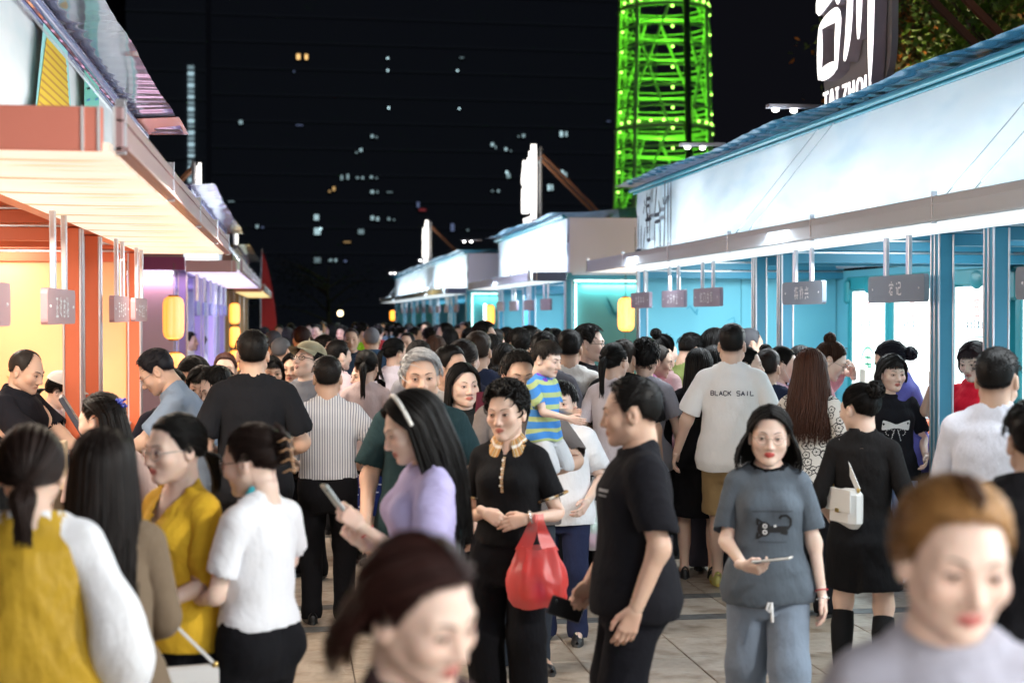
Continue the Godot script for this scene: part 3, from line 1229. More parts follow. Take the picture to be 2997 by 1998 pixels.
func fringe(g: Geo, n: int, y_end: float, side := 0.0, half := 0.055, lift := 0.013) -> void:
	for k in n:
		var t0 := (k + hrng.randf()) / n * 2.0 - 1.0
		var root := Vector3(t0 * 0.25 + side * 0.3, 0.9, 0.3).normalized()
		var az := t0 * 0.95 + side * 0.25 * t0
		var end := Vector3(sin(az), (y_end + hrng.randf_range(-0.008, 0.012) - SC.y) / SR.y * 0.9, cos(az)).normalized()
		var pts := []
		for s in 6:
			var t := s / 5.0
			pts.append(on_skull(root.slerp(end, t), lift * (1.0 - 0.5 * t) * hrng.randf_range(0.9, 1.1)))
		lock(g, pts, 0.0048)

# short fine hairs that break the edge of the hairline
func fuzz(g: Geo, kind: String, n: int) -> void:
	for k in n:
		var ph := TAU * (k + hrng.randf()) / n
		var pole := Vector3(0, 0.9, -0.436)
		var th := reach_of(ph, pole, kind)
		var a := crown_dir(th - 0.12, ph, pole)
		var b := crown_dir(th + hrng.randf_range(0.02, 0.1), ph + hrng.randf_range(-0.12, 0.12), pole)
		if absf(b.x) > 0.82 and b.y < 0.1: continue
		var pts := []
		for s in 4: pts.append(on_skull(a.slerp(b, s / 3.0), lerpf(0.006, -0.0005, s / 3.0)))
		lock(g, pts, 0.0022, 0.5)

func hair(style: String, m: float) -> Geo:
	var key := "hair %s %.2f" % [style, m]
	if templates.has(key):
		return templates[key]
	hrng.seed = hash(style)
	var g := Geo.new()
	var N := func(n): return int(n * m)
	match style:
		"short":
			shell(g, "man", 0.02, 0.008, 0.35)
			spikes(g, "man", N.call(520), 0.0195, 0.022, 0.0034, Vector3(0, 0, 0.25), 0.0)
		"crop":
			shell(g, "man", 0.016, 0.0055, 0.3)
			spikes(g, "man", N.call(420), 0.0148, 0.015, 0.003, Vector3(0, 0.2, 0.1), 0.1)
		"fade":
			shell(g, "man", 0.018, 0.0025, 0.25)
			spikes(g, "man", N.call(360), 0.017, 0.016, 0.003, Vector3(0, 0.3, 0.1), 0.5)
		"buzz": shell(g, "man", 0.005, 0.003, 0.25)
		"receding": shell(g, "receding", 0.006, 0.005, 0.4)
		"swept":
			shell(g, "man", 0.022, 0.012, 0.35)
			spikes(g, "man", N.call(480), 0.0215, 0.034, 0.004, Vector3(0.5, 0, -0.1), 0.0)
		"boy":
			shell(g, "man", 0.018, 0.012, 0.3)
			spikes(g, "man", N.call(420), 0.017, 0.024, 0.0035, Vector3(0, 0, 0.2), 0.0)
			fringe(g, N.call(60), 0.062, 0.0, 0.05, 0.016)
		"curly":
			shell(g, "woman", 0.03, 0.018, 0.6)
			for k in N.call(620):
				var ph := hrng.randf() * TAU
				var th := reach_of(ph, Vector3(0, 0.9, -0.436), "woman") * sqrt(hrng.randf_range(0.0, 0.98))
				var d := crown_dir(th, ph, Vector3(0, 0.9, -0.436))
				var d2 := (d + Vector3(hrng.randf_range(-1, 1), hrng.randf_range(-1, 1), hrng.randf_range(-1, 1)) * 0.35).normalized()
				var lf := lerpf(0.016, 0.032, smoothstep(0.0, 0.8, d.y))
				lock(g, [on_skull(d, lf * 0.6), on_skull(d.slerp(d2, 0.3), lf * 1.25), on_skull(d.slerp(d2, 0.7), lf * 1.2), on_skull(d2, lf * 0.7)], 0.0055)
		"bob":
			curtain(g, 78, -0.135, 0.013, 0.04)
			shell(g, "woman", 0.014, 0.012, 0.2)
			hanging(g, N.call(420), 72, 180, -0.14, 0.05, 0.006, 0.015, 0.0, 0.0058, 0.006)
		"tucked":
			shell(g, "woman", 0.0065, 0.006, 0.25)
			combed(g, "woman", Vector3(0, -0.3, -1).normalized(), N.call(150), 0.018)
			curtain(g, 106, -0.11, 0.014, 0.02)
			hanging(g, N.call(220), 104, 180, -0.115, 0.03, 0.006, 0.018, 0.0, 0.006)
		"short_bob":
			curtain(g, 80, -0.06, 0.014, 0.0)
			shell(g, "woman", 0.018, 0.014, 0.25)
			hanging(g, N.call(320), 72, 180, -0.062, 0.014, 0.003, 0.018, 0.2, 0.006, 0.02)
			fringe(g, N.call(100), 0.05, 0.35)
		"long":
			curtain(g, 80, -0.4, 0.012, 0.022)
			shell(g, "woman", 0.012, 0.012, 0.2)
			hanging(g, N.call(440), 72, 180, -0.4, 0.022, 0.004, 0.015, 0.0, 0.0068)
		"long_front":
			curtain(g, 76, -0.44, 0.011, 0.014)
			shell(g, "woman", 0.012, 0.012, 0.2)
			hanging(g, N.call(520), 68, 180, -0.44, 0.016, 0.005, 0.016, 0.25, 0.0068)
		"wavy":
			curtain(g, 86, -0.42, 0.014, 0.045)
			shell(g, "woman", 0.014, 0.014, 0.25)
			hanging(g, N.call(520), 80, 180, -0.42, 0.045, 0.011, 0.017, 0.0, 0.0062)
		"pony":
			shell(g, "woman", 0.0065, 0.006, 0.25)
			var tie := Vector3(0, 0.12, -1).normalized()
			combed(g, "woman", tie, N.call(150), 0.0105)
			tail(g, on_skull(tie, 0.012), Vector3(0, 0.1, -1), 0.27, N.call(120), 0.03, 0.006)
		"low_pony":
			shell(g, "woman", 0.0065, 0.006, 0.25)
			var tie := Vector3(0, -0.5, -1).normalized()
			combed(g, "woman", tie, N.call(150), 0.0105)
			tail(g, on_skull(tie, 0.014), Vector3(0, 0, -1), 0.16, N.call(130), 0.04, 0.008)
		"half_up":
			curtain(g, 116, -0.3, 0.01, 0.02)
			shell(g, "woman", 0.0065, 0.006, 0.25)
			combed(g, "woman", Vector3(0, 0.4, -1).normalized(), N.call(70), 0.013)
			hanging(g, N.call(330), 112, 180, -0.3, 0.02, 0.004, 0.012, 0.0, 0.0065)
		"bun":
			shell(g, "woman", 0.0065, 0.006, 0.25)
			var tie := Vector3(0, 0.55, -1).normalized()
			combed(g, "woman", tie, N.call(150), 0.0105)
			bun(g, on_skull(tie, 0.034), 0.042, N.call(40))
		"top_bun":
			shell(g, "woman", 0.0065, 0.006, 0.25)
			var tie := Vector3(0, 1, -0.55).normalized()
			combed(g, "woman", tie, N.call(150), 0.0125)
			bun(g, on_skull(tie, 0.03), 0.038, N.call(46))
			spikes(g, "woman", N.call(30), 0.02, 0.03, 0.003, Vector3(0, 0.4, 0), 0.3)
		"low_bun":
			shell(g, "woman", 0.0065, 0.006, 0.25)
			var tie := Vector3(0, -0.35, -1).normalized()
			combed(g, "woman", tie, N.call(150), 0.0145)
			bun(g, on_skull(tie, 0.03), 0.045, N.call(40))
		"parted_bun":
			shell(g, "woman", 0.012, 0.01, 0.25)
			var tie := Vector3(0.25, -0.35, -1).normalized()
			combed(g, "woman", tie, N.call(190), 0.021)
			bun(g, on_skull(tie, 0.03), 0.05, N.call(40))
			for k in N.call(26):
				var el := deg_to_rad(hrng.randf_range(42, 80))
				var x := hrng.randf_range(-0.03, 0.03)
				var sg := signf(x)
				var pts := []
				for s in 5: pts.append(on_skull(Vector3(x + sg * 0.05 * s, sin(el + 0.1 * s), cos(el + 0.1 * s)).normalized(), 0.0195 + 0.003 * sin(s)))
				lock(g, pts, 0.005)
				for q in range(g.c.size() - 20, g.c.size()): g.c[q] = Color(0.16, 0.12, 0.1)
		"claw":
			shell(g, "woman", 0.0065, 0.006, 0.25)
			var tie := Vector3(0.1, 0.0, -1).normalized()
			combed(g, "woman", tie, N.call(150), 0.0145)
			for k in N.call(60):
				var a := hrng.randf() * TAU
				var b := on_skull(tie, 0.012)
				var o := Vector3(cos(a) * 0.03, sin(a) * 0.055, 0)
				lock(g, [b + o, b + o * 0.9 + Vector3(0, 0, -0.03), b + o * 0.3 + Vector3(0.01, 0.02, -0.042), b + o * -0.4 + Vector3(0.0, 0.045, -0.025), b + o * -0.6 + Vector3(0.0, 0.06, 0.0)], 0.011)
	if m > 0.5:
		fuzz(g, "receding" if style == "receding" else "man" if style in ["short", "crop", "fade", "buzz", "swept", "boy"] else "woman", N.call(260))
	templates[key] = g
	return g

func pin_hair(g: Geo, M: Array[Transform3D]) -> Geo:
	var o := Geo.new()
	o.c = g.c
	o.uv = g.uv
	o.i = g.i
	o.v.resize(g.v.size())
	for k in g.v.size():
		var p := HC + g.v[k]
		var t := smoothstep(-0.1, -0.3, g.v[k].y)
		var r := M[4] * p
		if t > 0.0:
			r = r.lerp(M[2] * (p + Vector3(0, 0, -0.03 * t)), t * 0.8)
		o.v[k] = r
	return o

# how far above or below the hairline each point of a head lies, in degrees
func line_of(g: Geo, kind: String) -> PackedFloat32Array:
	var key := "line %s %d" % [kind, g.get_instance_id()]
	if not templates.has(key):
		var out := PackedFloat32Array()
		out.resize(g.v.size())
		for k in g.v.size():
			var d := ((g.v[k] - SC) / SR).normalized()
			var az := rad_to_deg(atan2(absf(d.x), d.z))
			out[k] = rad_to_deg(asin(clampf(d.y, -1, 1))) - hairline(az, kind)
			if absf(g.v[k].x) > 0.072 and absf(g.v[k].z + 0.014) < 0.024: out[k] = -40.0
		templates[key] = out
	return templates[key]

# a head bent to the pose; shape = width of the jaw, length of the face, length of the nose, width of the nose and cheeks
func pin_head(g: Geo, M: Array[Transform3D], style := "", shape := [0.0, 0.0, 0.0, 0.0]) -> Geo:
	var o := Geo.new()
	o.c = g.c.duplicate()
	var kind := "receding" if style == "receding" else "man" if style in ["short", "crop", "fade", "buzz", "swept", "boy"] else "woman"
	var line := line_of(g, kind)
	var soft := 16.0 if style in ["fade", "crop", "buzz"] else 9.0
	o.uv = g.uv
	o.i = g.i
	o.v.resize(g.v.size())
	for k in g.v.size():
		var q := g.v[k]
		if style and line[k] > -soft:
			o.c[k] = o.c[k].lerp(Color(0.2, 0.17, 0.16), smoothstep(-soft, 2.0, line[k]) * 0.85)
		if q.z > -0.03 and q.y < 0.03:
			q.x *= 1.0 + shape[0] * smoothstep(0.0, -0.08, q.y)
			if q.y > -0.12: q.y *= 1.0 + shape[1] * smoothstep(0.0, -0.03, q.y)
			if q.z > 0.06:
				var nose := exp(-Vector2(q.x / 0.016, (q.y + 0.022) / 0.022).length_squared())
				q.z += shape[2] * nose
				q.x *= 1.0 + shape[3] * 3.0 * nose
		var p := HC + q
		var r := M[4] * p
		if g.v[k].y < -0.08:
			r = r.lerp(M[3] * p, smoothstep(-0.08, -0.15, g.v[k].y))
		o.v[k] = r
	return o

# the neckline of a garment: for each of n directions round the neck, the nearest open edge
func neckline(kind: String, sex: int, cell: float, n: int) -> Dictionary:
	var key := "neckline %s %d %.3f %d" % [kind, sex, cell, n]
	if templates.has(key):
		return templates[key]
	var t := template(kind, sex, cell)
	garment_field(kind, sex)
	var sum := PackedVector3Array()
	var hits := PackedInt32Array()
	sum.resize(n); hits.resize(n)
	for p in t.g.v:
		if absf(neck_cut.distance_to(p)) < cell * 0.6 and absf(p.x) < 0.16 and p.y > 1.3:
			var k := int(floor(fposmod(atan2(p.x, p.z + 0.02) / TAU, 1.0) * n)) % n
			sum[k] += p
			hits[k] += 1
	var ring := PackedVector3Array()
	for k in n:
		var a := sum[k] / hits[k] if hits[k] else Vector3.INF
		ring.append(a)
	for k in n:
		if ring[k] == Vector3.INF:
			var u := 1
			while ring[(k + u) % n] == Vector3.INF and u < n: u += 1
			var w := 1
			while ring[(k - w + n) % n] == Vector3.INF and w < n: w += 1
			ring[k] = ring[(k + u) % n].lerp(ring[(k - w + n) % n], u / float(u + w))
	var even := PackedVector3Array()
	for k in n:
		even.append((ring[(k + n - 1) % n] + ring[k] * 2.0 + ring[(k + 1) % n]) * 0.25)
	templates[key] = {"ring": even}
	return templates[key]

# a rib, a band or a turned-down collar round the neckline
func collar(style: String, kind: String, sex: int, cell: float, M: Array[Transform3D]) -> Geo:
	var n := 48
	var ring: PackedVector3Array = neckline(kind, sex, cell, n).ring
	var g := Geo.new()
	var rows := []
	var prof := []
	match style:
		"rib": prof = [[0.004, -0.012, 0.0], [0.006, -0.002, 0.0], [-0.004, 0.008, 0.0], [-0.016, 0.008, 0.0], [-0.02, -0.004, 0.0]]
		"stand": prof = [[0.004, -0.01, 0.0], [-0.01, 0.004, 0.0], [-0.026, 0.03, 0.0], [-0.032, 0.03, 0.0], [-0.03, 0.0, 0.0]]
		"fold": prof = [[-0.02, -0.004, 0.0], [-0.034, 0.022, 0.0], [-0.026, 0.03, 0.0], [-0.006, 0.016, 0.2], [0.014, -0.016, 1.0]]
	for e in prof:
		var row := []
		for k in n + 1:
			var p := ring[k % n]
			var out := Vector3(p.x, 0, p.z + 0.02)
			var front := smoothstep(0.35, 0.95, cos(TAU * (k + 0.5) / n))
			var r: float = e[0]
			var q := p + out.normalized() * r + Vector3(0, e[1] - front * e[2] * 0.04, 0)
			if style == "fold":
				q.x += signf(q.x) * 0.028 * front * (1.0 if e[2] > 0.5 else 0.4)
				q.z += front * e[2] * 0.012
			row.append((M[2] * q).lerp(M[3] * q, 0.35 * smoothstep(1.4, 1.5, q.y)))
		rows.append(row)
	if style == "fold":
		var half := []
		for r in rows:
			half.append(r.slice(1, n))
		rows = half
	g.sheet(rows, style != "fold", true, 12.0, 1.0)
	return g

# ---------------------------------------------------------------- one person
const CELLS := [[0.0155, 0.0135, 0.0043, 0.0046], [0.02, 0.017, 0.006, 0.006], [0.03, 0.025, 0.0095, 0.0075]]
var posed := {}
var people := 0

func skin_mat(tone: Color) -> StandardMaterial3D:
	var key := "skin %s" % tone.to_html()
	if mats.has(key):
		return mats[key]
	var m := mat(key, tone, 0.48)
	m.vertex_color_use_as_albedo = true
	m.metallic_specular = 0.42
	m.subsurf_scatter_enabled = true
	m.subsurf_scatter_strength = 0.12
	m.normal_enabled = true
	m.normal_texture = noise_tex("pores", 5, 0.05, [], 256, true, 1.5)
	m.normal_scale = 0.25
	m.uv1_triplanar = true
	m.uv1_scale = Vector3(6, 6, 6)
	return m

func hair_mat(c: Color) -> StandardMaterial3D:
	var key := "hair %s" % c.to_html()
	if mats.has(key):
		return mats[key]
	var m := mat(key, c, 0.46)
	m.vertex_color_use_as_albedo = true
	m.metallic_specular = 0.26
	return m

func cloth(key: String, c: Color, rough := 0.9, weave := 0.35, image: Texture2D = null, scale := Vector3.ONE) -> StandardMaterial3D:
	if mats.has(key):
		return mats[key]
	var m := mat(key, c, rough)
	m.metallic_specular = 0.22
	m.normal_enabled = true
	m.normal_texture = noise_tex("creases", 11, 0.03, [], 512, true, 5.0, 5)
	m.normal_scale = weave
	m.rim_enabled = true
	m.rim = 0.05 if c.get_luminance() < 0.05 else 0.2
	m.uv1_scale = Vector3(1.5, 0.5, 1)
	if image:
		m.albedo_color = Color.WHITE if c == Color.WHITE else m.albedo_color
		m.albedo_texture = image
		m.uv1_scale = scale
	m.cull_mode = BaseMaterial3D.CULL_DISABLED
	return m

func shoe(parent: Node, M: Array[Transform3D], c: Color, sole: Color) -> void:
	if not templates.has("shoe"):
		var g := Geo.new()
		var rows := []
		for e in [[-0.085, 0.026, 0.075], [-0.078, 0.034, 0.09], [-0.03, 0.036, 0.085], [0.03, 0.038, 0.072], [0.09, 0.044, 0.056], [0.14, 0.042, 0.047], [0.17, 0.03, 0.038], [0.18, 0.012, 0.03]]:
			var row := []
			for k in 12:
				var a := TAU * k / 12.0
				var s := sin(a)
				row.append(Vector3(cos(a) * e[1], 0.012 + maxf(s, 0.0) * e[2] - 0.006 * minf(s, 0.0) * 0, e[0]))
			rows.append(row)
		g.sheet(rows, true, true)
		g.ball(Vector3(0, 0.03, -0.07), Vector3(0.026, 0.045, 0.02), 10, 6)
		var s := Geo.new()
		var pts := PackedVector2Array()
		for k in 20:
			var a := TAU * k / 20.0
			pts.append(Vector2(cos(a) * (0.041 + 0.006 * sin(a)), 0.048 + sin(a) * 0.142))
		s.prism(pts, 0.022, Transform3D(Basis(Vector3.RIGHT, Vector3.BACK, Vector3.UP), Vector3(0, 0.0, 0)))
		templates["shoe"] = [g.mesh(), s.mesh()]
	for s in 2:
		var t := M[15 + s] * Transform3D(Basis.IDENTITY, Vector3(0.108 * (1 - 2 * s), -0.002, 0.0))
		var o := put("shoe", templates["shoe"][0], mat("shoe %s" % c.to_html(), c, 0.45), parent, t)
		put("sole", templates["shoe"][1], mat("sole %s" % sole.to_html(), sole, 0.7), o)

# spec keys: at, h, yaw, sex, lod, top, tm, bottom, bm, hair, hc, tone, pose, folds, collar, cm, child, label, group, face
func person(d: Dictionary) -> Dictionary:
	people += 1
	var sex: int = d.get("sex", 0)
	var lod: int = d.get("lod", 1)
	var cell: Array = CELLS[lod]
	var root := thing("person", d.label, "person", d.at, d.yaw, d.get("group", "people crowding the night market"))
	var s: float = d.h / 1.7
	root.scale = Vector3.ONE * s
	var pose: Dictionary = d.get("pose", {})
	var r := bend(pose, sex)
	var M: Array[Transform3D] = r.M
	var big: float = d.get("head", 1.08) * clampf(pow(1.0 / s, 0.45), 0.95, 1.4)
	var H: Array[Transform3D] = M.duplicate()
	var piv := HC + Vector3(0, -0.07, -0.01)
	H[4] = M[4] * Transform3D(Basis.from_scale(Vector3.ONE * big), piv - piv * big)
	H[3] = M[3] * Transform3D(Basis.from_scale(Vector3(1, 1, 1).lerp(Vector3.ONE * big, 0.4)), piv - piv * lerpf(1.0, big, 0.4))
	var fat: float = d.get("fat", 0.0)
	var g := skin(template("body", sex, cell[0]), M, 0.0, 0.0, fat * 0.6)
	g.c = g.c.duplicate()
	g.uv = g.uv.duplicate()
	g.i = g.i.duplicate()
	var fk: Array = d.get("hands", ["relaxed", "relaxed"])
	for k in 2:
		if fk[k] != "":
			var t: Transform3D = r.G[9 + k]
			g.add(hand(fk[k], cell[3]), t * Transform3D(Basis.from_scale(Vector3(1 - 2 * k, 1, 1) * (0.97 - 0.1 * sex)), Vector3.ZERO), k == 1)
	var hq := RandomNumberGenerator.new()
	hq.seed = hash(d.label)
	var hd := pin_head(head(sex, cell[2]), H, d.get("hair", ""), [hq.randf_range(-0.07, 0.09), hq.randf_range(-0.05, 0.05), hq.randf_range(-0.003, 0.004), hq.randf_range(-0.05, 0.05)])
	if d.has("lips") or d.get("closed", false):
		var src := head(sex, cell[2])
		hd.c = hd.c.duplicate()
		for k in src.v.size():
			var p := src.v[k]
			if p.z > 0.07 and src.c[k].g < 0.62 and src.c[k].g > 0.3 and p.y < -0.04:
				hd.c[k] = d.lips
	g.add(hd)
	put("body", g.mesh(true), skin_mat(d.get("tone", Color(0.52, 0.33, 0.245))), root)
	var folds: float = d.get("folds", 0.0085)
	var seed_ := people * 3.7
	if d.has("bottom"):
		var b := skin(template(d.bottom, sex, cell[1]), M, folds * 1.1, seed_ + 9.0, fat * 0.5 + 0.004)
		part({"trousers": "trousers", "wide_trousers": "trousers", "shorts": "shorts", "skirt": "skirt"}[d.bottom], b, d.bm, root)
	var top: Geo
	var parts := {}
	for e in [["under", "um", "sleeves"], ["top", "tm", "shirt"]]:
		if d.has(e[0]):
			top = skin(template(d[e[0]], sex, cell[1]), M, folds, seed_, fat)
			var called: String = {"dress": "dress", "black_dress": "dress", "satin": "top", "cloak": "robe", "cardigan": "cardigan", "sleeves": "sleeves", "puff": "blouse", "puff_long": "blouse"}.get(d[e[0]], e[2])
			parts[e[0]] = part(called, top, d[e[1]], root)
	if d.has("collar"):
		part("collar", collar(d.collar, d.top, sex, cell[1], M), d.get("cm", d.tm), root)
	if d.get("hair", "") != "":
		put("hair", pin_hair(hair(d.hair, [1.0, 0.7, 0.35][lod]), H).mesh(true), hair_mat(d.get("hc", Color(0.008, 0.007, 0.0065))), root)
	if lod < 2 and not d.get("barefoot", false):
		shoe(root, M, d.get("shoes", Color(0.02, 0.02, 0.022)), d.get("soles", Color(0.05, 0.05, 0.05)))
	var world := Transform3D(Basis.from_euler(Vector3(0, deg_to_rad(d.yaw), 0)).scaled(Vector3.ONE * s), d.at)
	return {"root": root, "M": M, "H": H, "G": r.G, "world": world, "top": top, "s": s}

func head_at(p: Dictionary) -> Transform3D:
	return p.H[4] * Transform3D(Basis.IDENTITY, HC)

func glasses(p: Dictionary, frame: Color, round_ := true, wire := 0.0011) -> void:
	var t := head_at(p)
	var g := Geo.new()
	var l := Geo.new()
	for s in [-1.0, 1.0]:
		var pts := []
		for k in 21:
			var a := TAU * k / 20.0
			var e := 1.0 if round_ else 0.8
			pts.append(t * Vector3((0.034 + cos(a) * 0.0225) * s, 0.004 + sin(a) * 0.0195 * e, 0.1 - 0.012 * absf(cos(a)) * (1.0 if cos(a) > 0 else 0.1)))
		g.tube(pts, [wire], 5, false)
		var mid := Vector3.ZERO
		for k in 20: mid += pts[k] / 20.0
		for k in 20: l.tri(pts[k], pts[k + 1], mid, t.basis.z)
		g.tube([t * Vector3(0.056 * s, 0.008, 0.09), t * Vector3(0.074 * s, 0.012, 0.06), t * Vector3(0.079 * s, 0.012, 0.0), t * Vector3(0.078 * s, -0.008, -0.025)], [wire], 5)
	g.tube([t * Vector3(-0.012, 0.007, 0.103), t * Vector3(0, 0.011, 0.107), t * Vector3(0.012, 0.007, 0.103)], [wire], 5)
	var o := part("glasses", g, mat("frames %s" % frame.to_html(), frame, 0.25, 0.4), p.root)
	var m := mat("lens", Color(1, 1, 1), 0.02)
	m.transparency = BaseMaterial3D.TRANSPARENCY_ALPHA
	m.albedo_color.a = 0.04
	part("lens", l, m, o)

func cap(p: Dictionary, c: Color, key: String) -> void:
	var t := head_at(p)
	var g := Geo.new()
	var rows := []
	for r in 9:
		var row := []
		for k in 32:
			var a := TAU * k / 32.0
			var e := PI * 0.5 * r / 8.0
			row.append(t * (SC + Vector3(0, 0.032, 0.0) + Vector3(sin(a) * sin(e) * 0.097, cos(e) * 0.083 + 0.004, cos(a) * sin(e) * 0.117)))
		rows.append(row)
	g.sheet(rows, true, true)
	for s in 6:
		var pts := []
		for r in 9:
			var a := TAU * (s + 0.5) / 6.0
			var e := PI * 0.5 * r / 8.0
			pts.append(t * (SC + Vector3(0, 0.0325, 0) + Vector3(sin(a) * sin(e) * 0.0975, cos(e) * 0.0836 + 0.004, cos(a) * sin(e) * 0.1175)))
		g.tube(pts, [0.0009], 4)
	g.ball(t * (SC + Vector3(0, 0.12, 0)), Vector3.ONE * 0.006, 8, 5)
	var o := part("cap", g, cloth(key, c, 0.9, 0.2), p.root)
	var b := Geo.new()
	var up := []
	var dn := []
	for r in 7:
		var row := []
		var low := []
		for k in 17:
			var u := k / 8.0 - 1.0
			var rim := Vector3(sin(u * 1.25) * 0.097, 0.036, cos(u * 1.25) * 0.117 - 0.012)
			var out := rim + Vector3(u * 0.004, -0.014 - 0.022 * u * u, 0.075 * sqrt(maxf(1.0 - u * u * 0.92, 0)))
			var q := rim.lerp(out, r / 6.0) + Vector3(0, 0.035, 0)
			row.append(t * q)
			low.append(t * (q - Vector3(0, 0.003, 0)))
		up.append(row)
		dn.append(low)
	b.sheet(up, false, true)
	b.sheet(dn, false, false)
	part("brim", b, cloth(key, c, 0.9, 0.2), o)

# lays flat shapes onto the front or the back of a garment
func lay_on(p: Dictionary, ribbons: Array, centre: Vector2, back: bool, called: String, m: Material, lift := 0.0035, parent: Node = null) -> void:
	var top: Geo = p.top
	var sg := -1.0 if back else 1.0
	var tris := []
	var lo := Vector2(9, 9)
	var hi := Vector2(-9, -9)
	for r in ribbons:
		for q in r:
			lo = lo.min(q + centre)
			hi = hi.max(q + centre)
	for k in range(0, top.i.size(), 3):
		var a := top.v[top.i[k]]
		var b := top.v[top.i[k + 1]]
		var c := top.v[top.i[k + 2]]
		var n := (c - a).cross(b - a)
		if n.z * sg <= 0.0:
			continue
		var A := Vector2(a.x * sg, a.y)
		var B := Vector2(b.x * sg, b.y)
		var C := Vector2(c.x * sg, c.y)
		if maxf(A.x, maxf(B.x, C.x)) < lo.x or minf(A.x, minf(B.x, C.x)) > hi.x or maxf(A.y, maxf(B.y, C.y)) < lo.y or minf(A.y, minf(B.y, C.y)) > hi.y:
			continue
		tris.append([A, B, C, a.z, b.z, c.z])
	var g := Geo.new()
	for r in ribbons:
		var pts := PackedVector3Array()
		for q0 in r:
			var q: Vector2 = q0 + centre
			var z := -9.0
			for t in tris:
				var v0: Vector2 = t[1] - t[0]
				var v1: Vector2 = t[2] - t[0]
				var v2: Vector2 = q - t[0]
				var den := v0.cross(v1)
				if absf(den) < 1e-12:
					continue
				var u := v2.cross(v1) / den
				var w := v0.cross(v2) / den
				if u < -0.01 or w < -0.01 or u + w > 1.01:
					continue
				z = maxf(z, (t[3] + (t[4] - t[3]) * u + (t[5] - t[3]) * w) * sg)
			pts.append(Vector3(q.x * sg, q.y, (z + lift) * sg) if z > -5.0 else Vector3.INF)
		for k in range(0, pts.size() - 3, 2):
			if pts[k] != Vector3.INF and pts[k + 1] != Vector3.INF and pts[k + 2] != Vector3.INF and pts[k + 3] != Vector3.INF:
				g.quad(pts[k], pts[k + 2], pts[k + 3], pts[k + 1], Vector3(0, 0, sg))
	part(called, g, m, parent if parent else p.root)

# a stroke as pairs of points left and right of its middle line
func ribbon(pts: Array, w: float, step := 0.012, round_ := false) -> PackedVector2Array:
	var line := []
	for k in pts.size() - 1:
		var n := maxi(1, int(pts[k].distance_to(pts[k + 1]) / step))
		for s in n:
			line.append(pts[k].lerp(pts[k + 1], s / float(n)))
	line.append(pts[pts.size() - 1])
	var out := PackedVector2Array()
	for k in line.size():
		var t: Vector2 = (line[mini(k + 1, line.size() - 1)] - line[maxi(k - 1, 0)]).normalized()
		var h := w * 0.5
		if round_:
			h *= sqrt(sin(PI * clampf((k + 0.35) / (line.size() - 0.3), 0.02, 0.98)))
		out.append(line[k] + t.orthogonal() * h)
		out.append(line[k] - t.orthogonal() * h)
	return out

# ---------------------------------------------------------------- lettering: strokes on a 0..9 grid, two digits to a point
const STROKES := {
	"台": "492575 6785 2420 2484 8480 2080", "州": "292510 0716 5951 4736 8980 6756", "山": "5851 1611 8681 1181",
	"海": "1827 0617 0124 4936 3888 4742 4777 7772 2595 4282 5655 5453", "宏": "5958 1716 1787 8786 2575 5612 5331 3171 6372",
	"记": "1827 0525 2521 2132 4888 8885 4585 4541 4191 9192", "蒋": "1898 3937 6967 2720 0617 0322 4765 5654 4585 3393 7470 5261",
	"协": "0636 2920 4787 8771 7161 6945 4523 3543 9573", "兴": "1726 4946 8866 0494 3210 6291", "松": "0636 2920 2614 2644 5846 6897 6641 4181 7291",
	"门": "1918 1610 2888 8881 8161", "白": "5948 2720 2787 8780 2484 2080", "鲞": "3948 6958 1888 1676 5849 4533 6583 2424 2474 2121 7471 2171 4741 2272",
	"公": "3816 6896 5321 2171 6482", "元": "2878 0595 4531 3110 6561 6192 9293", "亨": "5958 0797 2664 2686 8664 2464 3373 7354 5450 5040",
	"堂": "5957 2827 7867 1615 1696 9695 3464 3474 5350 2272 0090", "正": "1888 5850 5484 2520 0090", "道": "1827 0525 2512 1290 3848 3797 5967 4676 4631 7671 4474",
	"香": "6867 1797 5854 5525 5585 2420 2474 7470 2272 2070", "油": "0819 0617 0123 3630 3686 8680 5951 3383 3080", "周": "2813 2888 8880 8070 3666 5653 3464 4241 4262 6261 4161",
	"老": "2777 4944 0494 8824 3331 3181 8182 7343", "字": "5958 1716 1787 8786 3666 6655 5550 5040 0393", "号": "2929 2926 2979 7976 2676 0494 3434 3422 2272 7260 6050",
	"嘉": "1888 5957 2777 2624 2676 7674 2474 0393 1230 0232 5252 6262 7270 6080", "年": "3926 2787 2525 2585 0393 5750", "华": "3826 2724 5954 5485 7756 0393 5350",
	"宝": "5958 1716 1787 8786 2666 2464 1191 5651 6372", "百": "0898 5846 2620 2686 8680 2383 2080"}

func glyph(ch: String, w: float, h: float, thick: float, at: Vector2) -> Array:
	var out := []
	for s in STROKES[ch].split(" "):
		var pts := []
		for k in range(0, s.length(), 2):
			pts.append(at + Vector2(int(s[k]) / 9.0 * w, int(s[k + 1]) / 9.0 * h))
		out.append(ribbon(pts, thick, h * 0.25))
	return out

func write(text: String, w: float, h: float, gap: float, thick: float) -> Array:
	var out := []
	var x := -(text.length() * (w + gap) - gap) * 0.5
	for ch in text:
		out.append_array(glyph(ch, w, h, thick, Vector2(x, -h * 0.5)))
		x += w + gap
	return out

# ribbons as flat strips that stand a little proud of a face (t: local x right, y up, z out)
func strips(ribbons: Array, t: Transform3D, deep := 0.002) -> Geo:
	var g := Geo.new()
	for r in ribbons:
		for k in range(0, r.size() - 3, 2):
			var a := Vector3(r[k].x, r[k].y, deep)
			var b := Vector3(r[k + 1].x, r[k + 1].y, deep)
			var c := Vector3(r[k + 3].x, r[k + 3].y, deep)
			var d := Vector3(r[k + 2].x, r[k + 2].y, deep)
			g.quad(t * a, t * b, t * c, t * d, t.basis.z)
	return g

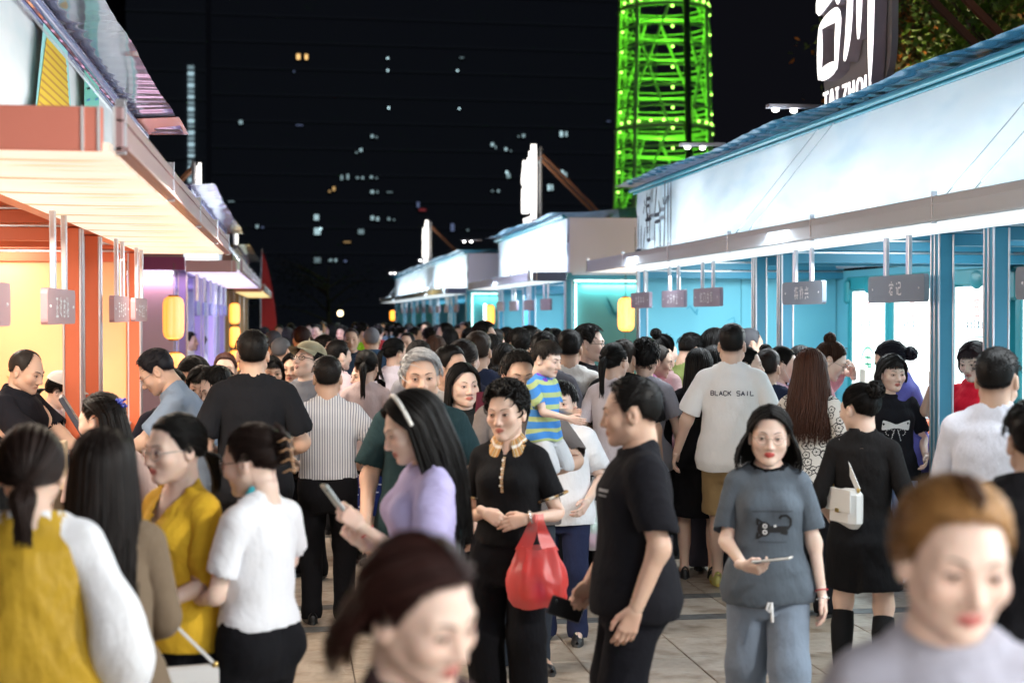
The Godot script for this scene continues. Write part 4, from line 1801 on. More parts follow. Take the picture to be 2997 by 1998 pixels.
func outline(r: PackedVector2Array) -> PackedVector2Array:
	var o := PackedVector2Array()
	for k in range(0, r.size(), 2): o.append(r[k])
	for k in range(r.size() - 1, 0, -2): o.append(r[k])
	return o

# a frame on a wall that faces along the passage side s (+1: right-hand row, facing -x)
func facing(s: float, at: Vector3) -> Transform3D:
	return Transform3D(Basis(Vector3(0, 0, s), Vector3.UP, Vector3(-s, 0, 0)), at)

func wpart(called: String, g: Geo, m: Material, root: Node3D, sub: Node3D = null) -> MeshInstance3D:
	var off := Transform3D(Basis.IDENTITY, -root.position)
	return part(called, g, m, sub if sub else root, Transform3D.IDENTITY if sub else off)

# ---------------------------------------------------------------- light of the stalls: strips under the canopies, strips behind the lips, floods on the roofs
const WHITE_LIGHT := Color(1.0, 0.985, 0.97)

func stall_lights() -> void:
	for z in [-15.4, -10.6, -5.8, -1.0, 3.8]:
		area_light("canopy_light", Vector3(4.02, 2.425, z), Vector3(-0.45 if z < -3.0 else -0.7, -1, 0 if z < -3.0 else -0.3), Vector2(4.0, 0.5), Color(0.95, 0.98, 1.0), 9.0 if z < -3.0 else 16.0)
		area_light("banner_light", Vector3(3.85, 2.63, z), Vector3(0.62, 1.0, 0), Vector2(4.8, 0.1), Color(0.88, 0.97, 1.0), 2.1)
	for z in [-11.2, -7.0]:
		area_light("canopy_light", Vector3(-0.98, 2.39, z), Vector3(0.25, -1, 0), Vector2(3.6, 0.6), Color(1.0, 0.93, 0.85), 8.0)
		area_light("banner_light", Vector3(-0.75, 2.58, z), Vector3(-0.62, 1.0, 0), Vector2(3.8, 0.1), Color(0.95, 0.98, 1.0), 1.2)
	area_light("canopy_light", Vector3(-0.98, 2.39, 3.2), Vector3(0.3, -1, -0.25), Vector2(5.0, 0.6), WHITE_LIGHT, 20.0)
	for e in [[1.0, -26.2, 6.8, Color(0.93, 0.98, 1.0)], [1.0, -40.0, 8.0, Color(0.93, 0.98, 1.0)], [1.0, -53.0, 12.0, Color(0.93, 0.98, 1.0)]]:
		area_light("canopy_light", Vector3(4.02, 2.425, e[1]), Vector3(-0.35, -1, 0), Vector2(e[2], 0.5), e[3], 14.0)
		area_light("banner_light", Vector3(3.85, 2.63, e[1]), Vector3(0.62, 1.0, 0), Vector2(e[2], 0.1), e[3], 10.0)
	area_light("canopy_light", Vector3(-0.98, 2.39, -23.0), Vector3(0.25, -1, 0), Vector2(8.0, 0.6), Color(0.9, 0.87, 1.0), 16.0)
	area_light("canopy_light", Vector3(-0.98, 2.39, -38.0), Vector3(0.25, -1, 0), Vector2(9.0, 0.6), Color(1.0, 0.86, 0.55), 12.0)
	area_light("banner_light", Vector3(-0.75, 2.58, -23.0), Vector3(-0.62, 1.0, 0), Vector2(8.0, 0.1), Color(0.97, 0.98, 1.0), 9.0)
	# area lights added to brighten the inner walls, with no fittings of their own
	for e in [[5.6, -15.2, 3.6, Color(0.9, 0.98, 1.0), 3.4], [5.6, -10.0, 3.6, Color(0.9, 0.98, 1.0), 3.0], [5.6, -4.0, 4.0, Color(0.9, 0.98, 1.0), 2.6], [5.6, -26.2, 6.0, Color(0.9, 0.98, 1.0), 4.6], [5.6, -46.0, 20.0, Color(0.9, 0.98, 1.0), 10.0], [-2.6, -11.4, 3.0, Color(1.0, 0.96, 0.9), 3.0], [-2.6, -7.2, 3.0, Color(1.0, 0.96, 0.9), 2.4], [-2.6, -23.0, 7.0, Color(0.9, 0.88, 1.0), 7.0]]:
		area_light("inside_fill", Vector3(e[0], 2.66, e[1]), Vector3(0, -1, 0), Vector2(0.5, e[2]), e[3], e[4] * 2.9)
	# lit strips at the heads of the end walls
	for e in [[5.7, -22.36, Color(0.7, 1.0, 0.9), 1.0], [5.7, -35.5, Color(0.7, 1.0, 0.9), 1.2], [-2.3, -18.3, Color(1.0, 0.8, 0.95), 0.9]]:
		area_light("strip_light", Vector3(e[0], 2.4, e[1]), Vector3(0, -1, -0.12), Vector2(2.2, 0.06), e[2], e[3])

# ---------------------------------------------------------------- paving
func paving() -> void:
	var g := Geo.new()
	g.quad(Vector3(-300, -0.03, 200), Vector3(300, -0.03, 200), Vector3(300, -0.03, -400), Vector3(-300, -0.03, -400), Vector3.UP)
	struct("ground", g, mat("joint", Color(0.035, 0.03, 0.026), 0.9))
	var stone := []
	for k in 4:
		var m := mat("tile %d" % k, [Color(0.4, 0.34, 0.28), Color(0.45, 0.39, 0.33), Color(0.37, 0.31, 0.25), Color(0.42, 0.35, 0.28)][k], 0.6)
		m.albedo_texture = noise_tex("stone %d" % k, 40 + k, 0.02, [[0.0, lin(0.42, 0.36, 0.3)], [0.35, lin(0.8, 0.76, 0.72)], [0.6, lin(1, 1, 1)], [1.0, lin(0.72, 0.7, 0.66)]], 512)
		m.roughness_texture = noise_tex("wet", 60, 0.015, [[0.0, Color(0.45, 0.45, 0.45)], [1.0, Color(1, 1, 1)]], 512)
		m.normal_enabled = true
		m.normal_texture = noise_tex("grit", 61, 0.2, [], 256, true, 2.5)
		m.normal_scale = 0.14
		m.uv1_triplanar = true
		m.uv1_world_triplanar = true
		m.uv1_scale = Vector3.ONE * (0.33 + 0.03 * k)
		stone.append(m)
	var grey := mat("band", Color(0.12, 0.125, 0.13), 0.5)
	grey.albedo_texture = noise_tex("stone 1", 41, 0.02, [])
	grey.uv1_triplanar = true
	grey.uv1_world_triplanar = true
	grey.uv1_scale = Vector3.ONE * 0.9
	var holder := Node3D.new()
	holder.name = "pavement"
	holder.set_meta("kind", "structure")
	add_child(holder)
	var shapes := {}
	var near := []
	var rest := {}
	var z := 6.0
	var row := 0
	while z > -70.0:
		var ph := row % 9
		var deep := 0.15 if ph == 0 or ph == 2 else 0.5 if ph == 1 else 0.475
		for k in range(-14, 26):
			var x := 0.32 + k * 0.62 + 0.31
			var key := "%.3f" % deep
			if not shapes.has(key):
				var b := Geo.new()
				b.box(Vector3(0, -0.02, 0), Vector3(0.614, 0.04, deep - 0.006), 0.003)
				shapes[key] = b.mesh()
			var m: Material = grey if deep < 0.2 else stone[rng.randi() % 4]
			var at := Vector3(x, rng.randf_range(-0.0012, 0.0012), z - deep * 0.5)
			if z < -4.4 and z > -12.6 and x > -0.9 and x < 4.6 and near.size() < 300:
				put("tile", shapes[key], m, holder, Transform3D(Basis.IDENTITY, at))
				near.append(1)
			else:
				var rk := [key, m]
				var id := key + m.resource_name
				if not rest.has(id):
					rest[id] = [rk, []]
				rest[id][1].append(at)
		z -= deep
		row += 1
	for id in rest:
		var mm := MultiMesh.new()
		mm.transform_format = MultiMesh.TRANSFORM_3D
		mm.mesh = shapes[rest[id][0][0]]
		var list: Array = rest[id][1]
		mm.instance_count = list.size()
		for k in list.size():
			mm.set_instance_transform(k, Transform3D(Basis.IDENTITY, list[k]))
		var o := MultiMeshInstance3D.new()
		o.multimesh = mm
		o.material_override = rest[id][0][1]
		o.name = "tiles"
		o.set_meta("kind", "stuff")
		holder.add_child(o, true)

# ---------------------------------------------------------------- stalls
func stall(s: float, row: float, lip: float, z0: float, z1: float, posts: Array, look: Dictionary) -> Node3D:
	var P := s * row
	var L := s * lip
	var back := s * (row + 2.7)
	var root := thing("market_stall", look.label, "market stall", Vector3(P, 0, (z0 + z1) * 0.5), 0, "stalls of the night market")
	var len := z0 - z1
	var mid := (z0 + z1) * 0.5
	var silver := mat("aluminium", Color(0.62, 0.62, 0.66), 0.3, 0.85)
	var paint := mat("paint " + look.key, look.post, 0.4)
	var trim := mat("lip " + look.key, look.lip, 0.45)
	# posts: painted extrusions with bright edges
	for z in posts:
		var g := Geo.new()
		g.box(Vector3(P, 1.23, z), Vector3(0.1, 2.46, 0.12), 0.006)
		var o := wpart("post", g, paint, root)
		for e in [[-0.5, -0.5], [-0.5, 0.5], [0.5, -0.5], [0.5, 0.5], [-0.53, 0.0]]:
			var t := Geo.new()
			t.box(Vector3(P + s * e[0] * 0.102, 1.23, z + e[1] * 0.122), Vector3(0.014, 2.45, 0.014), 0.003)
			part("trim", t, silver, o)
		for y in [2.42, 2.53, 2.64]:
			var c := Geo.new()
			c.box(Vector3((P + back) * 0.5, y, z), Vector3(2.66, 0.085, 0.06), 0.004)
			var b := wpart("cross_beam", c, paint, root)
			var e := Geo.new()
			e.box(Vector3((P + back) * 0.5, y + 0.05, z), Vector3(2.66, 0.012, 0.075), 0.0)
			part("trim", e, silver, b)
	# header along the posts
	var h := Geo.new()
	h.box(Vector3(P, 2.53, mid), Vector3(0.09, 0.13, len - 0.01), 0.005)
	wpart("header", h, paint, root)
	# canopy: soffit of bright panels, lip, end caps
	var n := maxi(1, int(round(len / 2.05)))
	for k in n:
		var a := z0 - len * k / n - 0.006
		var b := z0 - len * (k + 1) / n + 0.006
		var g := Geo.new()
		g.box(Vector3((P + L) * 0.5 - s * 0.02, 2.47, (a + b) * 0.5), Vector3(absf(P - L) - 0.09, 0.03, a - b), 0.004)
		wpart("soffit_light_panel", g, look.soffit, root)
	var lg := Geo.new()
	lg.box(Vector3(L, 2.53, mid), Vector3(0.035, 0.15, len), 0.004)
	lg.box(Vector3(L - s * 0.012, 2.465, mid), Vector3(0.05, 0.014, len), 0.002)
	lg.box(Vector3(L - s * 0.01, 2.56, mid), Vector3(0.03, 0.008, len), 0.0)
	var lo := wpart("lip", lg, trim, root)
	for k in range(0, n + 1):
		var z := clampf(z0 - len * k / n, z1 + 0.02, z0 - 0.02)
		var g := Geo.new()
		g.box(Vector3(L - s * 0.008, 2.54, z), Vector3(0.036, 0.19, 0.012), 0.002)
		part("seam", g, silver, lo)
	for z in [z0 - 0.016, z1 + 0.016]:
		var g := Geo.new()
		g.box(Vector3((P + L) * 0.5, 2.53, z), Vector3(absf(P - L) - 0.1, 0.15, 0.032), 0.004)
		var ec := wpart("end_cap", g, mat("cap " + look.key, look.cap, 0.45), root)
		for x in [L + s * 0.012, L + s * 0.062, L + s * 0.115]:
			var t := Geo.new()
			t.box(Vector3(x, 2.53, z + (0.017 if z > mid else -0.017)), Vector3(0.01, 0.152, 0.006), 0.0)
			part("seam", t, mat("white trim", Color(0.8, 0.78, 0.78), 0.5), ec)
	# banner of stretched cloth above the canopy
	var ban := Geo.new()
	var rows := []
	var nz := int(len / 0.25)
	for r in 9:
		var line := []
		for k in nz + 1:
			var z := z0 - 0.05 - (len - 0.1) * k / nz
			var sag := crease.get_noise_2d(z * 22.0, r * 14.0) * 0.035 + crease.get_noise_2d(z * 60.0 + r * 30.0, r * 22.0) * 0.014
			var y := 2.6 + (0.9 + 0.012 * crease.get_noise_2d(z * 40.0, 7.0)) * r / 8.0
			line.append(Vector3(P - s * (0.02 + sag * sin(PI * r / 8.0)), y, z))
		rows.append(line)
	ban.sheet(rows, false, s < 0.0)
	var bm := mat("banner " + look.key, look.banner, 0.75)
	bm.backlight_enabled = true
	bm.backlight = Color(0.3, 0.3, 0.3)
	if look.has("cloud"):
		bm.albedo_texture = noise_tex("wash " + look.key, 90, 0.006, look.cloud, 512)
		bm.uv1_triplanar = true
		bm.uv1_scale = Vector3(0.18, 0.5, 0.18)
	wpart("banner", ban, bm, root)
	# roof sheet, ribbed, rising to the back, with a loose edge towards the passage
	var rf := Geo.new()
	rows = []
	var over: float = look.get("over", 0.3)
	var nr := int(len / 0.07)
	for r in 7:
		var line := []
		for k in nr + 1:
			var z := z0 + 0.12 - (len + 0.24) * k / nr
			var u := lerpf(row - over, row + 2.8, r / 6.0)
			var y: float = 3.53 + (u - row) * 0.1 + (look.get("rib", 0.003) if k % 4 < 2 else 0.0)
			if r == 0:
				y += look.get("lift", 0.0) + 0.06 * crease.get_noise_2d(z * 6.0, 3.0)
			line.append(Vector3(s * u, y, z))
		rows.append(line)
	rf.sheet(rows, false, s < 0.0)
	var rm := mat("roof " + look.key, look.roof, 0.09, 0.45)
	wpart("roof", rf, rm, root)
	var gut := Geo.new()
	gut.tube([Vector3(P - s * 0.1, 3.5, z0), Vector3(P - s * 0.1, 3.5, z1)], [0.028], 10)
	gut.tube([Vector3(P - s * 0.05, 3.47, z0), Vector3(P - s * 0.05, 3.47, z1)], [0.018], 8)
	wpart("gutter_pipe", gut, mat("pipe " + look.key, look.pipe, 0.2), root)
	# walls: back and end walls, each a row of panels; a pipe along the top
	var wall := mat("wall " + look.key, look.wall, 0.6)
	wall.albedo_texture = noise_tex("wash wall", 77, 0.004, [[0.0, lin(0.8, 0.85, 0.9)], [0.5, lin(1, 1, 1)], [1.0, lin(0.9, 0.95, 1.0)]], 256)
	wall.uv1_triplanar = true
	wall.uv1_scale = Vector3.ONE * 0.3
	var panels := maxi(1, int(round(len / 1.55)))
	for k in panels:
		var a := z0 - len * k / panels - 0.004
		var b := z0 - len * (k + 1) / panels + 0.004
		var g := Geo.new()
		g.box(Vector3(back, 1.24, (a + b) * 0.5), Vector3(0.06, 2.48, a - b), 0.004)
		wpart("back_panel", g, wall, root)
	for e in [[z1 + 0.035, "far"], [z0 - 0.035, "near"]]:
		for k in 2:
			var a := lerpf(P + s * 0.07, back - s * 0.04, k / 2.0)
			var b := lerpf(P + s * 0.07, back - s * 0.04, (k + 1) / 2.0)
			var g := Geo.new()
			g.box(Vector3((a + b) * 0.5, 1.24, e[0]), Vector3(absf(b - a) - 0.006, 2.48, 0.06), 0.004)
			wpart("end_panel", g, wall, root)
		var u := Geo.new()
		u.box(Vector3((P + back) * 0.5, 3.02, e[0]), Vector3(2.7, 0.92, 0.05), 0.004)
		if e[1] == "near" or s > 0.0:
			wpart("gable_panel", u, mat("gable " + look.key, look.gable, 0.7), root)
	var pp := Geo.new()
	pp.tube([Vector3(back - s * 0.1, 2.54, z0 - 0.1), Vector3(back - s * 0.1, 2.54, z1 + 0.1)], [0.035], 10)
	pp.tube([Vector3(P + s * 0.1, 2.56, z1 + 0.12), Vector3(back - s * 0.1, 2.56, z1 + 0.12)], [0.035], 10)
	wpart("pipe", pp, mat("pale pipe", Color(0.5, 0.48, 0.56), 0.35), root)
	# faint writing that runs over the walls
	var ink := mat("ink " + look.key, look.ink, 0.7)
	var scr := []
	rng.seed = int(absf(z0) * 100.0) + 3
	for k in 7:
		var x := rng.randf_range(0.3, 2.2)
		var y := rng.randf_range(0.9, 2.1)
		var pts := []
		for q in 7:
			pts.append(Vector2(x, y))
			x += rng.randf_range(-0.09, 0.1)
			y += rng.randf_range(-0.16, 0.12)
		scr.append(ribbon(pts, 0.012, 0.03, true))
	wpart("faint_writing", strips(scr, Transform3D(Basis(Vector3.RIGHT * s, Vector3.UP, Vector3.BACK * s) if s > 0 else Basis(Vector3.RIGHT, Vector3.UP, Vector3.BACK), Vector3(P if s > 0 else back, 0, z1 + 0.07)), 0.001), ink, root)
	# counter with pleated front
	var ct := Geo.new()
	ct.box(Vector3(P + s * 0.36, 0.955, mid), Vector3(0.66, 0.03, len - 0.2), 0.006)
	wpart("counter_top", ct, mat("counter", Color(0.6, 0.6, 0.6), 0.35), root)
	var pl := Geo.new()
	rows = [[], []]
	var np := int((len - 0.2) / 0.04)
	for k in np + 1:
		var z := z0 - 0.1 - (len - 0.2) * k / np
		var w := 0.022 * absf(sin(k * 0.55)) 
		rows[0].append(Vector3(P + s * (0.06 - w), 0.94, z))
		rows[1].append(Vector3(P + s * (0.05 - w * 1.3), 0.02, z))
	pl.sheet(rows, false, s > 0.0)
	wpart("counter_skirt", pl, mat("skirt " + look.key, look.skirt, 0.75), root)
	# guy wires from the roof edge to the lip
	var wg := Geo.new()
	for z in range(int(z0) - 1, int(z1) + 3, -4):
		for dz in [0.0, 0.35]:
			wg.tube([Vector3(P - s * 0.06, 3.46, z - dz), Vector3(L + s * 0.03, 2.6, z - 0.5 - dz)], [0.0035], 4)
	wpart("guy_wire", wg, mat("wire", Color(0.4, 0.45, 0.5), 0.4, 0.6), root)
	return root

func market() -> void:
	var soft_r := glow("soffit blue", Color(0.93, 0.98, 1.0), 0.7)
	var soft_l := glow("soffit warm", Color(1.0, 0.96, 0.9), 0.75)
	soft_l.albedo_texture = noise_tex("smudge", 31, 0.008, [[0.0, lin(0.45, 0.32, 0.2)], [0.4, lin(0.9, 0.84, 0.75)], [1.0, lin(1, 1, 1)]], 256)
	soft_l.emission_texture = soft_l.albedo_texture
	soft_l.emission_operator = BaseMaterial3D.EMISSION_OP_MULTIPLY
	soft_l.uv1_triplanar = true
	soft_l.uv1_scale = Vector3(0.25, 0.25, 1.4)
	var soft_v := glow("soffit violet", Color(0.9, 0.86, 1.0), 0.8)
	var soft_y := glow("soffit yellow", Color(1.0, 0.88, 0.6), 0.8)
	var blue := {"key": "blue", "post": Color(0.05, 0.26, 0.4), "lip": Color(0.66, 0.74, 0.82), "cap": Color(0.08, 0.12, 0.26), "soffit": soft_r, "banner": Color(0.78, 0.82, 0.86), "roof": Color(0.05, 0.16, 0.27), "pipe": Color(0.02, 0.2, 0.27), "wall": Color(0.16, 0.5, 0.62), "gable": Color(0.7, 0.7, 0.9), "ink": Color(0.02, 0.27, 0.43), "skirt": Color(0.2, 0.28, 0.22), "lift": 0.05,
		"cloud": [[0.0, lin(0.72, 0.84, 0.94)], [0.45, lin(0.93, 0.97, 1.0)], [1.0, lin(1, 1, 1)]]}
	var b1 := blue.duplicate()
	b1.label = "long blue stall nearest on the right, with dark brushwork on its white banner"
	var near := stall(1.0, RIGHT_ROW, 3.75, 6.0, -17.85, [-17.6, -13.02, -12.3, -9.17, -8.41, -5.0, -4.3, -0.6, 0.2], b1)
	wpart("brush_lettering", strips(write_brush(), facing(1.0, Vector3(RIGHT_ROW - 0.075, 3.06, -16.8)), 0.0), mat("ink dark", Color(0.025, 0.025, 0.04), 0.8), near)
	var b2 := blue.duplicate()
	b2.label = "short blue stall, second in the right-hand row, with a plain lavender gable"
	var second := stall(1.0, RIGHT_ROW, 3.75, -22.4, -30.2, [-22.5, -26.0, -26.7, -30.0], b2)
	var b3 := blue.duplicate()
	b3.label = "farthest blue stall of the right-hand row, its banner ending near the dark trees"
	var third := stall(1.0, RIGHT_ROW, 3.75, -35.6, -61.0, [-35.7, -39.0, -39.7, -43.5, -44.2, -48.0, -52.0, -56.0, -60.8], b3)
	# the outer end walls of the second and third stall: big brush strokes and lit strips
	for e in [[second, -22.36], [third, -35.56]]:
		var z: float = e[1]
		var big := [ribbon([Vector2(0.35, 1.5), Vector2(0.7, 1.3), Vector2(1.15, 1.55)], 0.09, 0.04, true), ribbon([Vector2(1.35, 1.9), Vector2(1.35, 0.7)], 0.13, 0.05), ribbon([Vector2(0.4, 0.5), Vector2(1.0, 0.75), Vector2(1.7, 0.95), Vector2(2.2, 0.8)], 0.08, 0.05, true), ribbon([Vector2(1.7, 1.15), Vector2(2.1, 1.3), Vector2(2.3, 1.0), Vector2(2.0, 0.7)], 0.1, 0.05, true), ribbon([Vector2(0.5, 2.2), Vector2(0.62, 1.95), Vector2(0.9, 1.8)], 0.05, 0.04, true)]
		wpart("brush_writing", strips(big, Transform3D(Basis.IDENTITY, Vector3(RIGHT_ROW + 0.1, 0, z + 0.002)), 0.004), mat("ink blue", Color(0.015, 0.16, 0.33), 0.7), e[0])
		var g := Geo.new()
		g.box(Vector3(RIGHT_ROW + 1.35, 2.46, z + 0.02), Vector3(2.56, 0.03, 0.03), 0.004)
		g.box(Vector3(RIGHT_ROW + 0.09, 1.22, z + 0.02), Vector3(0.03, 2.4, 0.03), 0.004)
		wpart("led_strip_light", g, glow("led mint", Color(0.75, 1.0, 0.93), 3.0), e[0])
	# left row
	var orange := {"key": "orange", "post": Color(0.62, 0.13, 0.05), "lip": Color(0.45, 0.27, 0.27), "cap": Color(0.85, 0.27, 0.19), "soffit": soft_l, "banner": Color(0.8, 0.82, 0.82), "roof": Color(0.2, 0.21, 0.3), "pipe": Color(0.13, 0.14, 0.3), "wall": Color(0.84, 0.43, 0.2), "gable": Color(0.5, 0.26, 0.2), "ink": Color(0.66, 0.3, 0.09), "skirt": Color(0.3, 0.2, 0.12), "over": 0.42, "lift": 0.06,
		"cloud": [[0.0, lin(0.8, 0.9, 0.92)], [0.5, lin(1, 1, 1)], [1.0, lin(0.95, 0.97, 1.0)]]}
	orange.label = "orange stall nearest on the left, under a glowing canopy and a printed banner"
	var left := stall(-1.0, LEFT_ROW, 0.58, -4.96, -13.06, [-9.4, -10.3, -13.0, -5.1], orange)
	palace(left)
	var violet := orange.duplicate()
	violet.merge({"key": "violet", "post": Color(0.36, 0.28, 0.58), "lip": Color(0.45, 0.34, 0.42), "cap": Color(0.7, 0.42, 0.4), "soffit": soft_v, "wall": Color(0.6, 0.6, 0.82), "ink": Color(0.3, 0.24, 0.6), "pipe": Color(0.1, 0.12, 0.3)}, true)
	violet.label = "violet stall, second in the left-hand row, with a pink end wall"
	var v := stall(-1.0, LEFT_ROW, 0.64, -18.4, -29.0, [-18.6, -21.5, -22.2, -25.0, -25.7, -28.8], violet)
	var pg := Geo.new()
	pg.box(Vector3(-LEFT_ROW - 1.35, 1.2, -18.37), Vector3(2.5, 2.36, 0.02), 0.003)
	wpart("pink_wall_panel", pg, mat("pink wall", Color(0.7, 0.5, 0.54), 0.6), v)
	pg = Geo.new()
	pg.box(Vector3(-LEFT_ROW - 1.35, 2.44, -18.34), Vector3(2.5, 0.05, 0.03), 0.004)
	wpart("led_strip_light", pg, glow("led pink", Color(1.0, 0.93, 0.97), 3.0), v)
	pg = Geo.new()
	pg.box(Vector3(-LEFT_ROW - 1.3, 2.56, -18.33), Vector3(2.7, 0.16, 0.06), 0.006)
	wpart("end_beam", pg, mat("magenta", Color(0.32, 0.06, 0.16), 0.4), v)
	var yellow := orange.duplicate()
	yellow.merge({"key": "yellow", "post": Color(0.3, 0.22, 0.15), "lip": Color(0.3, 0.22, 0.18), "soffit": soft_y, "wall": Color(0.7, 0.5, 0.2)}, true)
	yellow.label = "yellow-lit stall farthest along the left-hand row"
	stall(-1.0, LEFT_ROW, 0.64, -33.5, -44.0, [-33.6, -37.0, -40.5, -43.8], yellow)
	var behind := orange.duplicate()
	behind.label = "orange stall behind the viewer on the left, facing the passage"
	stall(-1.0, LEFT_ROW, 0.58, 7.5, 0.6, [7.4, 4.0, 0.7], behind)

func write_brush() -> Array:
	var out := []
	var n := 0
	for ch in "山海台州":
		for s in STROKES[ch].split(" "):
			var pts := []
			for k in range(0, s.length(), 2):
				pts.append(Vector2(-0.92 + n * 0.47 + int(s[k]) / 9.0 * 0.4, [-0.4, -0.4, -0.36, -0.4][n] + int(s[k + 1]) / 9.0 * [0.56, 0.76, 0.74, 0.82][n]))
			out.append(ribbon(pts, 0.05, 0.05, pts.size() == 2))
		n += 1
	return out

# the print on the left-hand banner: a yellow tiled roof on red columns, a turquoise strip, a green map
func palace(root: Node3D) -> void:
	var P := -LEFT_ROW + 0.075
	var t := Transform3D(Basis(Vector3(0, 0, -1), Vector3.UP, Vector3(1, 0, 0)), Vector3(P, 2.6, -7.3))
	var poly := func(called: String, pts: Array, c: Color, z: float):
		var g := Geo.new()
		g.prism(PackedVector2Array(pts), 0.0, t * Transform3D(Basis.IDENTITY, Vector3(0, 0, z)), false)
		wpart(called, g, mat("print " + c.to_html(), c, 0.75), root)
	poly.call("print_border", [Vector2(0.15, 0.02), Vector2(1.75, 0.02), Vector2(1.42, 0.86), Vector2(0.6, 0.86)], Color(0.35, 0.72, 0.7), 0.0)
	poly.call("print_roof", [Vector2(0.27, 0.24), Vector2(1.6, 0.24), Vector2(1.33, 0.8), Vector2(0.68, 0.8)], Color(0.78, 0.52, 0.03), 0.003)
	for k in 12:
		var y := 0.28 + k * 0.043
		var a := lerpf(0.3, 0.66, (y - 0.24) / 0.56)
		var b := lerpf(1.57, 1.34, (y - 0.24) / 0.56)
		poly.call("print_tile_row", [Vector2(a, y), Vector2(b, y), Vector2(b, y + 0.014), Vector2(a, y + 0.014)], Color(0.55, 0.27, 0.03), 0.005)
	poly.call("print_wall", [Vector2(0.3, 0.04), Vector2(1.6, 0.04), Vector2(1.6, 0.24), Vector2(0.3, 0.24)], Color(0.8, 0.7, 0.25), 0.003)
	for k in 5:
		poly.call("print_column", [Vector2(0.4 + k * 0.26, 0.05), Vector2(0.47 + k * 0.26, 0.05), Vector2(0.47 + k * 0.26, 0.2), Vector2(0.4 + k * 0.26, 0.2)], Color(0.6, 0.06, 0.04), 0.006)
	poly.call("print_eave", [Vector2(0.24, 0.2), Vector2(1.64, 0.2), Vector2(1.56, 0.26), Vector2(0.32, 0.26)], Color(0.65, 0.16, 0.05), 0.007)
	poly.call("print_map", [Vector2(2.1, 0.02), Vector2(2.8, 0.02), Vector2(2.8, 0.87), Vector2(2.1, 0.87)], Color(0.2, 0.62, 0.5), 0.0)
	rng.seed = 8
	for k in 26:
		var x := rng.randf_range(2.12, 2.6)
		var y := rng.randf_range(0.05, 0.8)
		poly.call("print_wave", [Vector2(x, y), Vector2(x + 0.16, y + 0.03), Vector2(x + 0.18, y + 0.05), Vector2(x + 0.02, y + 0.016)], [Color(0.1, 0.35, 0.6), Color(0.05, 0.3, 0.3), Color(0.4, 0.75, 0.6)][k % 3], 0.003)
	poly.call("print_strip", [Vector2(4.85, 0.02), Vector2(5.02, 0.02), Vector2(5.02, 0.86), Vector2(4.85, 0.86)], Color(0.3, 0.65, 0.6), 0.0)
	# orange end of the roof edge
	var g := Geo.new()
	g.sheet([[Vector3(-1.42, 3.53, -12.2), Vector3(-1.42, 3.53, -13.2)], [Vector3(-0.93, 3.56, -12.2), Vector3(-0.93, 3.56, -13.35)]], false)
	wpart("roof_end", g, mat("salmon", Color(0.62, 0.25, 0.19), 0.25), root)

# ---------------------------------------------------------------- things that hang from the stalls or stand on their roofs
func sign_board(s: float, at: Vector3, text: String, board: Color, label: String, rod_top: float, wide := 0.94) -> void:
	var o := thing("hanging_sign", label, "sign", at, 0, "name boards hung from the canopies")
	var t := facing(s, Vector3.ZERO)
	var g := Geo.new()
	var pts := PackedVector2Array()
	for c in [[1, 1, 0], [-1, 1, 90], [-1, -1, 180], [1, -1, 270]]:
		for k in 4:
			var a := deg_to_rad(c[2] + k * 30.0)
			pts.append(Vector2(c[0] * (wide * 0.5 - 0.03) + cos(a) * 0.03, c[1] * 0.065 + sin(a) * 0.03))
	g.prism(pts, 0.035, t * Transform3D(Basis.IDENTITY, Vector3(0, 0, -0.0175)))
	var b := part("board", g, mat("board %s" % board.to_html(), board, 0.4), o)
	if text:
		var w := minf(0.085, 0.62 * wide / text.length() * 0.8)
		part("lettering", strips(write(text, w, 0.105, w * 0.42, 0.0125), t * Transform3D(Basis.IDENTITY, Vector3(0, 0, 0.0175)), 0.002), mat("letters", Color(0.75, 0.75, 0.78), 0.5), b)
	for x in [-wide * 0.41, wide * 0.41]:
		var sc := Geo.new()
		sc.ball(t * Vector3(x, 0, 0.018), Vector3(0.006, 0.009, 0.009), 8, 5)
		part("screw", sc, mat("letters", Color(0.75, 0.75, 0.78), 0.5), b)
	for x in [-0.2, 0.2]:
		var r := Geo.new()
		r.box(t * Vector3(x * wide, (rod_top - at.y + 0.09) * 0.5 + 0.0, 0), Vector3(0.03, rod_top - at.y - 0.09, 0.045), 0.004)
		part("rod", r, mat("aluminium", Color(0.62, 0.62, 0.66), 0.3, 0.85), o)

